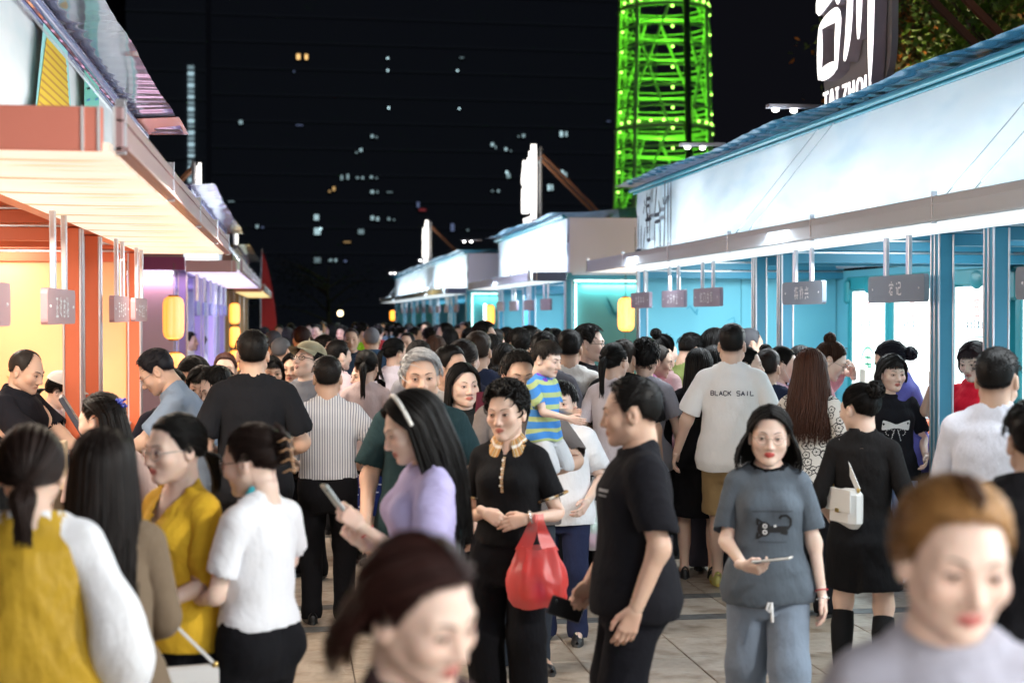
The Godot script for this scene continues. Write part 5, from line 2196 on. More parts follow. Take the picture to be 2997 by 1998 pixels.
func lantern(at: Vector3, label: String, lit: float, lamp: bool, top := 2.44) -> void:
	var o := thing("lantern", label, "lantern", at, 0, "yellow lanterns hung at the stall corners")
	var g := Geo.new()
	var prof := [Vector2(0.001, -0.215), Vector2(0.06, -0.215), Vector2(0.095, -0.19), Vector2(0.108, -0.14), Vector2(0.11, 0), Vector2(0.108, 0.14), Vector2(0.095, 0.19), Vector2(0.06, 0.215), Vector2(0.001, 0.215)]
	g.lathe(prof, 64, Vector3.ZERO, 8, 0.09)
	part("shade", g, glow("lantern %.1f" % lit, Color(1.0, 0.62, 0.16), lit), o)
	var c := Geo.new()
	c.lathe([Vector2(0.001, 0.232), Vector2(0.05, 0.232), Vector2(0.052, 0.212), Vector2(0.001, 0.21)], 24, Vector3.ZERO)
	c.lathe([Vector2(0.001, -0.21), Vector2(0.052, -0.212), Vector2(0.05, -0.232), Vector2(0.001, -0.232)], 24, Vector3.ZERO)
	part("cap", c, mat("brass", Color(0.45, 0.28, 0.08), 0.35, 0.7), o)
	var w := Geo.new()
	w.tube([Vector3(0, 0.23, 0), Vector3(0, top - at.y, 0)], [0.003], 5)
	part("cord", w, mat("cord", Color(0.1, 0.08, 0.06), 0.8), o)
	if lamp:
		var l := OmniLight3D.new()
		l.name = "bulb"
		l.light_color = Color(1.0, 0.66, 0.3)
		l.light_energy = 0.35
		l.light_size = 0.05
		l.shadow_enabled = true
		o.add_child(l)

func roof_sign(s: float, at: Vector3, label: String, detailed: bool, scale_ := 1.0) -> void:
	var o := thing("rooftop_sign", label, "sign", at, 0, "lit place-name signs on the stall roofs")
	var t := facing(s, Vector3.ZERO)
	t = t * Transform3D(Basis.from_scale(Vector3.ONE * scale_), Vector3.ZERO)
	var white := glow("sign letters light", Color(1.0, 0.98, 0.95), 1.5)
	var side := mat("sign sides", Color(0.55, 0.52, 0.62), 0.4)
	var plate := Geo.new()
	var pts := PackedVector2Array()
	for k in 28:
		var a := TAU * k / 28.0
		pts.append(Vector2(signf(cos(a)) * pow(absf(cos(a)), 0.35) * 0.7, 0.92 + signf(sin(a)) * pow(absf(sin(a)), 0.35) * 0.78))
	plate.prism(pts, 0.05, t * Transform3D(Basis.IDENTITY, Vector3(0, 0, -0.06)))
	if detailed: part("plate", plate, mat("sign plate", Color(0.5, 0.52, 0.55), 0.5), o)
	var n := 0
	for list in [[[4.4, 10, 3.2, 8, 1.6, 6.2, 4.5, 6.4, 7.6, 6.8], [6.4, 8, 7.4, 7, 8.4, 5.6], [2.2, 4.6, 2.0, 0.2], [2.0, 4.5, 5, 4.8, 8, 4.6, 7.8, 2.5, 7.6, 0.4], [2, 0.5, 7.6, 0.7]], [[2.6, 10, 2.5, 6, 1.9, 2.8, 0.8, 0.8], [0.2, 7.4, 0.8, 6], [5.2, 11, 5.3, 6, 5.0, 2], [3.7, 7.6, 4.1, 6], [8.6, 12, 8.7, 6, 8.4, -1.6], [6.6, 8, 7.2, 6.2]]]:
		for st in list:
			var q := []
			for k in range(0, st.size(), 2):
				q.append(Vector2(-0.62 + n * 0.62 + st[k] * 0.066, 0.33 + st[k + 1] * 0.1))
			var smooth := []
			for k in q.size() - 1:
				var p0: Vector2 = q[maxi(k - 1, 0)]
				var p3: Vector2 = q[mini(k + 2, q.size() - 1)]
				for e in 5:
					smooth.append(q[k].cubic_interpolate(q[k + 1], p0, p3, e / 5.0))
			smooth.append(q[q.size() - 1])
			var g := Geo.new()
			var f := Geo.new()
			var r := ribbon(smooth, 0.125 if detailed else 0.12, 0.05, true)
			var ol := outline(r)
			g.prism(ol, 0.1, t)
			f.prism(ol, 0.0, t * Transform3D(Basis.IDENTITY, Vector3(0, 0, 0.103)), false)
			var b := part("stroke" if detailed else "stroke_light", g, side if detailed else white, o)
			part("lit_face_light", f, white, b)
		n += 1
	var tm := TextMesh.new()
	tm.text = "TAI ZHOU"
	var font := SystemFont.new()
	font.font_names = PackedStringArray(["Droid Sans"])
	font.font_weight = 700
	tm.font = font
	tm.font_size = 64
	tm.pixel_size = 0.0034
	tm.depth = 0.06
	var word := put("lettering", tm, side, o, t * Transform3D(Basis.IDENTITY, Vector3(0.05, 0.155, 0.05)))
	var face := tm.duplicate()
	face.depth = 0.004
	put("lit_face_light", face, white, word, Transform3D(Basis.IDENTITY, Vector3(0, 0, 0.034)))
	var fr := Geo.new()
	for x in [-0.45, 0.0, 0.45]:
		fr.bar(t * Vector3(x, -0.02, -0.1), t * Vector3(x, 1.5, -0.1), 0.04, 0.04)
	part("frame", fr, mat("aluminium", Color(0.62, 0.62, 0.66), 0.3, 0.85), o)
	var br := Geo.new()
	br.bar(t * Vector3(0.1, 1.35, -0.12), t * Vector3(0.3, -0.05, -1.5), 0.05, 0.05)
	br.bar(t * Vector3(0.5, 1.35, -0.12), t * Vector3(0.7, -0.05, -1.5), 0.05, 0.05)
	part("brace", br, mat("timber", Color(0.32, 0.13, 0.06), 0.6), o)

func flood(s: float, at: Vector3, label: String) -> void:
	var o := thing("floodlight", label, "floodlight", at, 0, "white LED floodlights on the roof edges")
	var g := Geo.new()
	g.bar(Vector3.ZERO, Vector3(s * 0.5, 0.02, -0.1), 0.07, 0.035, Vector3.UP, 0.006)
	part("arm", g, mat("lamp white", Color(0.55, 0.53, 0.6), 0.35), o)
	for k in 2:
		var l := Geo.new()
		var p := Vector3(s * (0.08 + k * 0.17), -0.028, -0.02 - k * 0.03)
		l.ball(p, Vector3(0.032, 0.018, 0.032), 14, 8)
		part("lamp", l, glow("flood lamp", Color(1, 0.99, 0.97), 12.0), o)
	var sp := SpotLight3D.new()
	sp.name = "beam"
	sp.spot_angle = 46.0
	sp.spot_angle_attenuation = 1.0
	sp.spot_range = 30.0
	sp.light_energy = 15.0 if at.z > -9.0 else 1.5
	sp.light_size = 0.06
	sp.light_color = Color(1, 0.98, 0.95)
	sp.shadow_enabled = true
	o.add_child(sp)
	sp.look_at_from_position(at + Vector3(-s * 0.02, -0.07, 0.02), Vector3(at.x - s * 4.6, 0.9, at.z - 2.4) if at.z > -9.0 else Vector3(at.x - s * 0.9, 2.2, at.z - 6.0))

const ORDER := ["first", "second", "third", "fourth", "fifth", "sixth", "seventh", "eighth", "ninth"]

func hung_things() -> void:
	var grey := Color(0.16, 0.2, 0.24)
	var mauve := Color(0.25, 0.2, 0.26)
	var rose := Color(0.36, 0.2, 0.22)
	for e in [[-9.45, "宏记", "grey name board lettered 宏记 between the two nearest right-hand posts"], [-11.3, "蒋协兴", "grey name board lettered 蒋协兴, next beyond the board 宏记"], [-14.05, "松门白鲞", "mauve name board lettered 松门白鲞 just beyond the second pair of posts"], [-15.35, "公元亨堂", "mauve name board lettered 公元亨堂 in the middle of the far bay"], [-16.85, "宝嘉年华", "small mauve name board at the far corner post of the nearest blue stall"]]:
		sign_board(1.0, Vector3(4.2, 2.09, e[0]), e[1], grey if e[0] > -13 else mauve, e[2], 2.46)
	sign_board(1.0, Vector3(4.2, 2.09, -7.3), "", grey, "grey name board cut by the right edge of the view", 2.46)
	for k in 4:
		sign_board(1.0, Vector3(4.2, 2.09, -23.4 - k * 1.75), "", mauve, ["first", "second", "third", "fourth"][k] + " pale name board along the short blue stall, from its near corner", 2.46)
	for k in 9:
		sign_board(1.0, Vector3(4.2, 2.09, -36.6 - k * 2.3), "", mauve, ORDER[k] + " blurred name board along the farthest blue stall, from its near end", 2.46)
	for e in [[-6.1, "百年宝", "rose name board cut by the left edge of the view"], [-8.0, "正道香油", "rose name board lettered 正道香油 beside the orange posts"], [-10.75, "百年白记", "rose name board just behind the two orange posts"], [-12.1, "老字香堂", "rose name board nearest the far orange post"]]:
		sign_board(-1.0, Vector3(-1.25, 1.95, e[0]), e[1], rose, e[2], 2.46)
	for k in 6:
		sign_board(-1.0, Vector3(-1.25, 2.0, -19.4 - k * 1.6), "", Color(0.3, 0.3, 0.62), ORDER[k] + " lilac name board along the violet stall, from its near end", 2.46, 0.7)
	lantern(Vector3(-1.19, 1.88, -14.8), "upper of the two yellow lanterns beside the pink end wall", 1.25, true)
	lantern(Vector3(-1.19, 1.3, -15.0), "lower of the two yellow lanterns beside the pink end wall", 1.25, true)
	for k in 3:
		lantern(Vector3(-1.2, [1.95, 1.45, 0.95][k], -30.6 - 0.1 * k), ["top", "middle", "bottom"][k] + " one of the deep yellow lanterns hanging past the violet stall", 1.9, k == 0)
	lantern(Vector3(4.32, 1.92, -18.15), "bright yellow lantern at the far corner of the nearest blue stall", 2.4, true)
	lantern(Vector3(4.32, 1.3, -18.2), "half hidden yellow lantern low at the far corner of the nearest blue stall", 2.4, false)
	lantern(Vector3(4.3, 1.92, -31.0), "narrow yellow lantern at the far corner of the short blue stall", 2.4, false)
	lantern(Vector3(4.3, 1.3, -31.1), "lower narrow yellow lantern at the far corner of the short blue stall", 2.4, false)
	lantern(Vector3(4.3, 1.92, -61.6), "tiny yellow lantern at the far end of the right-hand row", 2.4, false)
	var led := Geo.new()
	led.box(Vector3.ZERO, Vector3(0.05, 1.6, 0.05), 0.01)
	var o := thing("tube_lamp", "upright white LED tube standing beside the short blue stall", "lamp", Vector3(3.95, 1.35, -29.2))
	part("tube", led, glow("tube lamp", Color(1, 1, 0.98), 4.0), o)
	part("stand", _post(0.55), mat("aluminium", Color(0.62, 0.62, 0.66), 0.3, 0.85), o, Transform3D(Basis.IDENTITY, Vector3(0, -1.35, 0)))
	roof_sign(1.0, Vector3(RIGHT_ROW + 0.02, 3.5, -10.78), "big white lit sign 台州 TAI ZHOU on the nearest right-hand roof", true)
	roof_sign(1.0, Vector3(RIGHT_ROW + 0.02, 3.5, -26.2), "white lit sign seen edge-on above the short blue stall", false)
	roof_sign(1.0, Vector3(RIGHT_ROW + 0.02, 3.5, -47.0), "small white lit sign above the farthest blue stall", false)
	roof_sign(-1.0, Vector3(-LEFT_ROW, 3.5, -21.5), "white lit sign on the roof of the violet stall", false, 0.45)
	roof_sign(-1.0, Vector3(-LEFT_ROW, 3.5, -36.0), "distant white lit sign on the roof of the yellow-lit stall", false, 0.45)
	flood(1.0, Vector3(3.95, 3.66, -11.5), "white floodlight on an arm just beyond the big lit sign")
	flood(1.0, Vector3(3.95, 3.66, -14.2), "white floodlight with two lamps against the green tower")
	flood(1.0, Vector3(3.9, 3.66, -2.4), "white floodlight on the right-hand roof edge beside the viewer")
	flood(1.0, Vector3(3.9, 3.66, 3.0), "white floodlight on the right-hand roof edge behind the viewer")
	flood(-1.0, Vector3(-0.9, 3.62, 2.2), "white floodlight on the left-hand roof edge behind the viewer")
	for k in 3:
		flood(1.0, Vector3(3.9, 3.66, [-33.0, -44.5, -58.0][k]), ["floodlight above the gap after the short blue stall", "floodlight just right of the small far sign", "last floodlight above the farthest blue stall"][k])
	# lit boards in the nearest right-hand stall
	for e in [[-16.25, "green ring emblem", 0], [-15.02, "faint small print", 1], [-13.5, "dark ring round 周", 2], [-12.1, "faint small print, nearest the viewer", 3]]:
		lightbox(Vector3(6.9, 0, e[0]), e[2], "tall white lit board with " + e[1] + " in the nearest blue stall")

func _post(h: float) -> Geo:
	var g := Geo.new()
	g.tube([Vector3(0, 0, 0), Vector3(0, h, 0)], [0.02], 8)
	g.lathe([Vector2(0.001, 0.02), Vector2(0.13, 0.015), Vector2(0.14, 0.0)], 20, Vector3.ZERO)
	return g

func lightbox(at: Vector3, kind: int, label: String) -> void:
	var o := thing("lightbox", label, "lit board", at, 0, "tall lit boards of the nearest blue stall")
	var t := facing(1.0, Vector3.ZERO)
	var teal := mat("teal frame", Color(0.01, 0.2, 0.24), 0.4)
	var f := Geo.new()
	for x in [-0.56, 0.56]:
		f.box(t * Vector3(x, 1.2, 0), Vector3(0.12, 2.3, 0.1), 0.008)
	f.box(t * Vector3(0, 2.3, 0), Vector3(0.12, 0.16, 1.3), 0.01)
	f.ball(t * Vector3(0, 2.27, 0.05), Vector3(0.03, 0.1, 0.14), 12, 8)
	for x in [-0.62, 0.62]:
		f.box(t * Vector3(x, 2.2, 0.02), Vector3(0.14, 0.3, 0.14), 0.03)
	part("frame", f, teal, o)
	var p := Geo.new()
	p.box(t * Vector3(0, 1.4, 0.02), Vector3(0.05, 1.6, 0.98), 0.006)
	var b := part("lit_panel_light", p, glow("lightbox", Color(0.96, 1.0, 0.98), 1.15), o)
	var face := t * Transform3D(Basis.IDENTITY, Vector3(0, 0, 0.046))
	var at_y := func(y: float) -> Transform3D: return face * Transform3D(Basis.IDENTITY, Vector3(0, y, 0))
	part("seal_print", strips(_seal(), at_y.call(1.98), 0.002), mat("seal red", Color(0.5, 0.05, 0.06), 0.7), b)
	part("heading_print", strips(write("老字号嘉年华", 0.06, 0.1, 0.02, 0.011), at_y.call(1.8), 0.002), mat("heading", Color(0.1, 0.2, 0.26), 0.7), b)
	part("small_print", strips([ribbon([Vector2(-0.25, 0), Vector2(0.25, 0)], 0.018, 0.05)], at_y.call(1.69), 0.002), mat("small print", Color(0.55, 0.65, 0.68), 0.7), b)
	var ring := func(r: float, w: float, a0: float, a1: float) -> PackedVector2Array:
		var pts := []
		for k in 25:
			var a := lerpf(a0, a1, k / 24.0)
			pts.append(Vector2(cos(a), sin(a)) * r)
		return ribbon(pts, w, 0.05)
	match kind:
		0:
			part("emblem_print", strips([ring.call(0.2, 0.03, 0.0, TAU), ribbon([Vector2(-0.1, 0.08), Vector2(0.1, 0.08)], 0.03, 0.1), ribbon([Vector2(-0.1, 0.0), Vector2(0.12, 0.0)], 0.03, 0.1), ribbon([Vector2(0, 0.12), Vector2(0, -0.14)], 0.03, 0.1), ribbon([Vector2(0.06, -0.02), Vector2(0.06, -0.14)], 0.09, 0.1)], at_y.call(1.32), 0.002), mat("emblem green", Color(0.12, 0.5, 0.3), 0.7), b)
		2:
			part("emblem_print", strips([ring.call(0.26, 0.03, 0.0, TAU)] + write("周", 0.16, 0.24, 0.0, 0.026), at_y.call(1.34), 0.002), mat("emblem dark", Color(0.06, 0.18, 0.24), 0.7), b)
		_:
			part("emblem_print", strips(write("百年", 0.1, 0.12, 0.03, 0.01) , at_y.call(1.3), 0.002), mat("small print", Color(0.55, 0.65, 0.68), 0.7), b)

func _seal() -> Array:
	var o := []
	for e in [[-1, 1.4, 1, 1.4], [-1, -1.4, 1, -1.4], [-1, -1.4, -1, 1.4], [1, -1.4, 1, 1.4], [-0.4, 0.9, 0.4, 0.9], [-0.5, 0.3, 0.5, 0.3], [-0.5, 0.3, -0.5, -0.9], [0.5, 0.3, 0.5, -0.9], [-0.2, -0.3, 0.2, -0.3]]:
		o.append(ribbon([Vector2(e[0], e[1]) * 0.055, Vector2(e[2], e[3]) * 0.055], 0.014, 0.05))
	return o

# ---------------------------------------------------------------- the tower, the dark blocks, the flag, the trees
func far_away() -> void:
	var at := Vector3(14.75, 0, -55.5)
	var o := thing("lattice_tower", "tall steel lattice tower lit green from inside, above the blue stalls", "tower", at)
	var steel := mat("tower steel", Color(0.4, 0.52, 0.26), 0.5)
	var dark := mat("tower dark", Color(0.03, 0.05, 0.02), 0.6)  # dark copy of the steel, backlit shade put into its colour
	var R := func(y: float) -> float: return 2.02 - 0.028 * (y - 6.0)
	var spot := func(k: float, y: float, m := 1.0) -> Vector3:
		var a := TAU * k / 8.0
		return Vector3(cos(a) * R.call(y) * m, y, sin(a) * R.call(y) * m)
	var rod := func(called: String, pts: Array, r: float, m: Material, closed := false):
		var g := Geo.new()
		g.tube(pts, [r], 7, not closed)
		part(called, g, m, o)
	var lampm := glow("tower lamp", Color(0.7, 1.0, 0.4), 5.0)
	for k in [0.0, 0.9, 3.1, 4.0, 5.0, 7.0]:
		rod.call("column", [spot.call(k, 0.0), spot.call(k, 20.0)], 0.09, steel)
	rod.call("front_pole", [Vector3(0.5, 0, R.call(0) + 0.15), Vector3(0.32, 20, R.call(20) + 0.15)], 0.13, dark)  # pole at the front of the tower, its backlit darkness painted in
	for lv in 26:
		var y := 0.6 + lv * 0.79
		var deck := lv % 6 == 5
		var ring := []
		for k in 25: ring.append(spot.call(k / 3.0, y))
		rod.call("deck_ring" if deck else "ring", ring, 0.1 if deck else 0.042, steel, true)
		rod.call("ring", ring.map(func(p): return p * Vector3(0.93, 1, 0.93) + Vector3(0, 0.2, 0)), 0.028, steel, true)
		rod.call("cross_bar", [spot.call(0.0, y - 0.3), spot.call(4.0, y - 0.3)], 0.045, steel)
		for k in [0.25, 1.7, 2.1, 3.75]:
			var l := Geo.new()
			l.ball(spot.call(k, y - 0.12), Vector3.ONE * 0.05, 8, 5)
			part("lamp", l, lampm, o)
			if k < 1.0 or k > 3.0:
				rod.call("stay", [spot.call(k, y - 0.1), spot.call(k + (0.5 if k < 1.0 else -0.5), y + 0.62)], 0.04, steel)
		if deck:
			for k in 12:
				var l := Geo.new()
				l.ball(spot.call(k / 12.0 * 4.0, y + 0.2), Vector3.ONE * 0.05, 8, 5)
				part("lamp", l, lampm, o)
		if lv % 2 == 0 and lv > 6:
			var om := OmniLight3D.new()
			om.name = "green_light"
			om.light_color = Color(0.5, 1.0, 0.25)
			om.light_energy = 2.6
			om.light_size = 0.15
			om.position = Vector3(0, y + 0.2, 0.6)
			om.shadow_enabled = true
			o.add_child(om, true)
	for lv in 5:
		var y := 0.6 + lv * 4.74 - 0.79
		for e in [[3.6, 2.2], [0.4, 1.8], [4.4, 5.8], [7.6, 6.2], [2.2, 3.4], [1.6, 0.6]]:
			rod.call("diagonal", [spot.call(e[0], y), spot.call(e[1], y + 4.7)], 0.05, steel)
	# apartment blocks: dark walls, floor bands, a few lit windows
	block("apartment_block", "wide dark apartment block straight ahead with scattered lit windows", Vector3(10.0, 0, -165), Vector3(66, 70, 14), WINDOWS, false)
	block("apartment_block", "dark tower block on the left with a column of lit stair windows", Vector3(-12.7, 0, -150), Vector3(8, 60, 10), [], true)
	# low dark trees and a red flag at the end of the passage
	for e in [[-4.5, -75.0, 4.6, "low dark round tree at the end of the passage, left of centre"], [2.0, -80.0, 5.2, "low dark round tree at the very end of the passage"], [-9.0, -72.0, 4.0, "dark tree behind the yellow-lit stall"]]:
		tree(Vector3(e[0], 0, e[1]), e[2], 3.4, e[3], 1500, Color(0.012, 0.02, 0.01), 7)
	var fl := thing("feather_flag", "tall red feather flag at the far end of the left-hand row", "flag", Vector3(-1.0, 0, -46.5))
	var g := Geo.new()
	g.prism(PackedVector2Array([Vector2(0, 0.6), Vector2(0.55, 0.6), Vector2(0.5, 1.8), Vector2(0.38, 2.8), Vector2(0.2, 3.6), Vector2(0.06, 4.0)]), 0.01)
	part("cloth", g, mat("flag red", Color(0.6, 0.03, 0.03), 0.7), fl)
	g = Geo.new()
	g.tube([Vector3(0, 0, 0), Vector3(0, 3.0, 0), Vector3(0.05, 4.05, 0)], [0.02], 6)
	part("pole", g, mat("aluminium", Color(0.62, 0.62, 0.66), 0.3, 0.85), fl)
	for e in [[-2.3, 1.6, -62.0, "small warm lamp far down the passage, left"], [2.2, 1.9, -66.0, "small white lamp far down the passage, right"]]:
		var l := thing("street_lamp", e[3], "lamp", Vector3(e[0], 0, e[2]))
		part("pole", _post(e[1]), mat("lamp pole", Color(0.05, 0.05, 0.05), 0.5), l)
		var b := Geo.new()
		b.ball(Vector3(0, e[1] + 0.12, 0), Vector3.ONE * 0.13, 12, 8)
		part("globe_lamp", b, glow("globe lamp", Color(1, 0.9, 0.7), 5.0), l)

# lit windows of the far block: across and up from the middle of its foot in metres, width, height, brightness, warmth
const WINDOWS := [
	[0.8, 31.5, 0.66, 0.91, 2.2, 2], [1.7, 31.5, 0.51, 0.86, 2.4, 2], [11.0, 31.6, 0.25, 0.25, 4, 0], [11.0, 30.2, 0.25, 0.25, 4, 0], [19.1, 30.4, 0.23, 0.23, 4, 0], [19.3, 26.0, 0.23, 0.23, 4, 0], [11.1, 25.9, 0.28, 0.28, 4, 0], [19.6, 31.9, 0.76, 0.2, 0.3, 0], [-5.7, 23.9, 0.61, 0.61, 0.7, 0], [0.9, 23.7, 1.26, 0.2, 0.3, 1], [9.2, 22.6, 0.51, 0.46, 0.8, 0], [9.7, 22.5, 0.35, 0.3, 0.4, 0], [7.9, 21.0, 0.51, 0.51, 0.9, 0], [7.4, 20.7, 0.4, 0.2, 0.6, 0], [23.2, 21.9, 0.51, 0.56, 1.1, 0], [23.6, 21.6, 0.2, 0.51, 0.7, 0], [24.8, 21.4, 0.46, 0.46, 1.2, 0], [25.4, 21.2, 0.3, 0.25, 0.4, 0], [26.9, 23.0, 0.46, 0.51, 0.8, 0], [26.3, 22.9, 0.3, 0.25, 0.5, 0], [31.4, 23.3, 0.56, 0.91, 1.4, 0], [32.0, 23.3, 0.35, 0.81, 1.1, 0], [37.1, 24.9, 0.76, 0.2, 0.3, 1], [5.7, 17.8, 0.46, 0.76, 0.5, 0], [6.4, 17.9, 0.35, 0.86, 0.7, 0], [7.5, 17.8, 0.46, 0.35, 0.5, 0], [8.1, 17.8, 0.4, 0.4, 0.7, 0], [9.1, 17.9, 0.51, 0.4, 0.7, 0], [9.7, 17.8, 0.3, 0.3, 0.4, 0], [4.8, 16.5, 0.46, 0.66, 1.0, 2], [4.3, 16.2, 0.4, 0.4, 0.6, 2], [9.2, 16.2, 0.61, 0.51, 0.8, 0], [9.8, 16.2, 0.25, 0.4, 0.6, 0], [11.2, 16.2, 1.01, 0.2, 0.3, 0], [-8.2, 15.2, 1.11, 0.51, 0.9, 0], [-6.8, 14.9, 1.01, 0.2, 0.4, 0], [24.9, 18.7, 0.4, 0.46, 2.0, 0], [25.1, 18.3, 0.66, 0.76, 0.6, 0], [31.5, 18.9, 0.46, 0.4, 1.6, 0], [31.8, 18.5, 0.86, 0.86, 0.7, 0], [29.9, 17.0, 0.4, 1.01, 1.7, 0], [30.3, 17.0, 0.3, 0.91, 1.4, 0], [28.7, 19.9, 0.46, 0.3, 0.7, 0], [23.9, 16.5, 0.35, 0.4, 0.8, 0], [23.2, 16.5, 0.46, 0.25, 0.4, 0], [2.8, 13.2, 0.86, 0.91, 1.0, 0], [2.9, 11.6, 1.11, 1.11, 1.1, 0], [3.3, 11.9, 0.35, 0.35, 2.4, 0], [-3.9, 12.1, 0.46, 0.51, 0.7, 0], [-3.3, 12.0, 0.51, 0.25, 0.3, 1], [9.2, 13.2, 0.56, 0.66, 0.9, 0], [9.8, 13.1, 0.51, 0.61, 0.8, 0], [11.1, 13.1, 0.4, 0.46, 0.6, 0], [11.7, 13.0, 0.35, 0.25, 0.4, 0], [7.9, 11.6, 1.01, 0.76, 0.4, 0], [6.3, 10.4, 1.26, 0.25, 0.5, 2], [15.0, 14.2, 1.26, 0.4, 1.0, 3], [14.5, 14.8, 0.46, 0.91, 0.4, 1], [18.5, 12.2, 0.66, 1.26, 0.4, 1], [2.9, 8.3, 1.16, 0.86, 0.35, 0], [4.4, 8.3, 0.66, 0.4, 0.6, 0], [5.0, 8.3, 0.4, 0.46, 0.8, 0], [6.1, 8.2, 0.46, 0.3, 0.5, 1], [20.3, 11.9, 0.4, 0.25, 0.4, 0], [0.3, 29.8, 0.3, 0.3, 0.3, 1]]

func block(called: String, label: String, at: Vector3, size: Vector3, lit: Array, stairs: bool) -> void:
	var o := thing(called, label, "apartment block", at)
	var g := Geo.new()
	g.box(Vector3(0, size.y * 0.5, -size.z * 0.5), size)
	part("wall", g, mat("night wall", Color(0.13, 0.13, 0.15), 0.85), o)
	for k in int(size.y / 3.0):
		var b := Geo.new()
		b.box(Vector3(0, 3.0 * k + 0.1, 0.06), Vector3(size.x + 0.1, 0.22, 0.12))
		part("floor_band", b, mat("night band", Color(0.18, 0.18, 0.2), 0.85), o)
	if stairs:
		for k in 22:
			var w := Geo.new()
			w.box(Vector3(-10.21 - at.x, 14.68 + k * 0.606, 0.05), Vector3(0.62, 0.42, 0.1))
			part("stair_window", w, glow("window %d" % (k % 2), Color(0.8, 0.95, 1.0), [0.5, 0.2][k % 2]), o)
		return
	for e in lit:
		var f := Geo.new()
		f.box(Vector3(e[0] - at.x, e[1], 0.08), Vector3(e[2] * 0.65 + 0.25, e[3] * 0.7 + 0.25, 0.12))
		var w := part("window", f, mat("window frame", Color(0.06, 0.06, 0.07), 0.6), o)
		f = Geo.new()
		f.box(Vector3(e[0] - at.x, e[1], 0.145), Vector3(e[2] * 0.65, e[3] * 0.7, 0.02))
		part("pane_light", f, glow("pane %.1f %d" % [e[4], e[5]], [Color(0.82, 0.97, 1.0), Color(0.6, 0.68, 0.9), Color(1.0, 0.8, 0.5), Color(0.5, 0.06, 0.06)][e[5]], e[4] * 0.45), w)

# a tree: tapered trunk, limbs, and a crown of small leaves in clumps
func tree(at: Vector3, h: float, r: float, label: String, leaves: int, c: Color, seed_: int, warm := Color(0, 0, 0)) -> void:
	var q := RandomNumberGenerator.new()
	q.seed = seed_ + int(at.x * 31.0)
	var o := thing("tree", label, "tree", at, 0, "trees round the market")
	var t := Geo.new()
	t.tube([Vector3(0, 0, 0), Vector3(0.06, h * 0.3, 0.02), Vector3(-0.03, h * 0.6, 0), Vector3(0.05, h * 0.9, 0)], [0.17, 0.13, 0.09, 0.03], 9)
	var tips := []
	for k in 13:
		var a := q.randf() * TAU
		var y := h * q.randf_range(0.3, 0.75)
		var e := Vector3(cos(a) * r * q.randf_range(0.5, 0.95), y + h * q.randf_range(0.1, 0.28), sin(a) * r * q.randf_range(0.5, 0.95))
		t.tube([Vector3(0, y, 0), Vector3(e.x * 0.5, y + (e.y - y) * 0.65, e.z * 0.5), e], [0.06, 0.04, 0.012], 6)
		tips.append(e)
		tips.append(e * 0.6 + Vector3(0, h * 0.3, 0))
		tips.append(Vector3(e.x * 0.8, e.y * 0.85, e.z * 0.8))
	tips.append(Vector3(0, h * 0.95, 0))
	part("trunk", t, mat("bark", Color(0.12, 0.085, 0.06), 0.9), o)
	var leaf := Geo.new()
	leaf.sheet([[Vector3(0, 0, 0), Vector3(0, 0, 0)], [Vector3(-0.035, 0.06, 0.012), Vector3(0.035, 0.06, 0.012)], [Vector3(-0.03, 0.11, 0.0), Vector3(0.03, 0.11, 0.0)], [Vector3(0, 0.17, -0.03), Vector3(0, 0.17, -0.03)]], false)
	var mm := MultiMesh.new()
	mm.transform_format = MultiMesh.TRANSFORM_3D
	mm.use_colors = true
	mm.mesh = leaf.mesh()
	mm.instance_count = leaves
	for k in leaves:
		var p: Vector3 = tips[q.randi() % tips.size()]
		var off := Vector3(q.randfn(), q.randfn() * 0.7, q.randfn()) * r * 0.17
		var b := Basis.from_euler(Vector3(q.randf() * TAU, q.randf() * TAU, q.randf() * TAU)).scaled(Vector3.ONE * q.randf_range(0.45, 1.0))
		mm.set_instance_transform(k, Transform3D(b, p + off))
		var v := q.randf_range(0.55, 1.5)
		var cc := Color(c.r * v, c.g * v, c.b * v)
		if q.randf() < 0.3 and warm.r > 0.0:
			cc = warm * v
		mm.set_instance_color(k, cc)
	var m := mat("leaf", Color(1, 1, 1), 0.55)
	m.vertex_color_use_as_albedo = true
	m.backlight_enabled = true
	m.backlight = Color(0.4, 0.4, 0.3)
	var i := MultiMeshInstance3D.new()
	i.name = "crown"
	i.multimesh = mm
	i.material_override = m
	i.set_meta("kind", "stuff")
	o.add_child(i)

func trees() -> void:
	tree(Vector3(10.6, 0, -22.5), 8.6, 2.2, "tree with green and rust-coloured leaves behind the big lit sign", 9000, Color(0.1, 0.16, 0.03), 3, Color(0.4, 0.15, 0.02))
	tree(Vector3(9.0, 0, -16.3), 7.6, 1.7, "bright green tree at the top right, over the nearest blue roof", 9000, Color(0.14, 0.26, 0.03), 5)
	tree(Vector3(10.3, 0, -20.2), 8.8, 1.6, "bare-stemmed tree with orange leaves between the two green ones", 7000, Color(0.09, 0.09, 0.02), 9, Color(0.34, 0.12, 0.015))
	var l := thing("street_lamp", "street lamp behind the nearest blue stall, below the trees", "lamp", Vector3(8.5, 0, -18.3))
	part("pole", _post(3.0), mat("lamp pole", Color(0.05, 0.05, 0.05), 0.5), l)
	var b := Geo.new()
	b.ball(Vector3(0, 3.15, 0), Vector3.ONE * 0.16, 14, 10)
	part("globe_lamp", b, glow("globe lamp", Color(1, 0.9, 0.7), 5.0), l)
	var om := OmniLight3D.new()
	om.name = "bulb"
	om.light_energy = 7.0
	om.light_color = Color(1.0, 0.9, 0.7)
	om.light_size = 0.12
	om.position.y = 3.15
	om.shadow_enabled = true
	l.add_child(om)

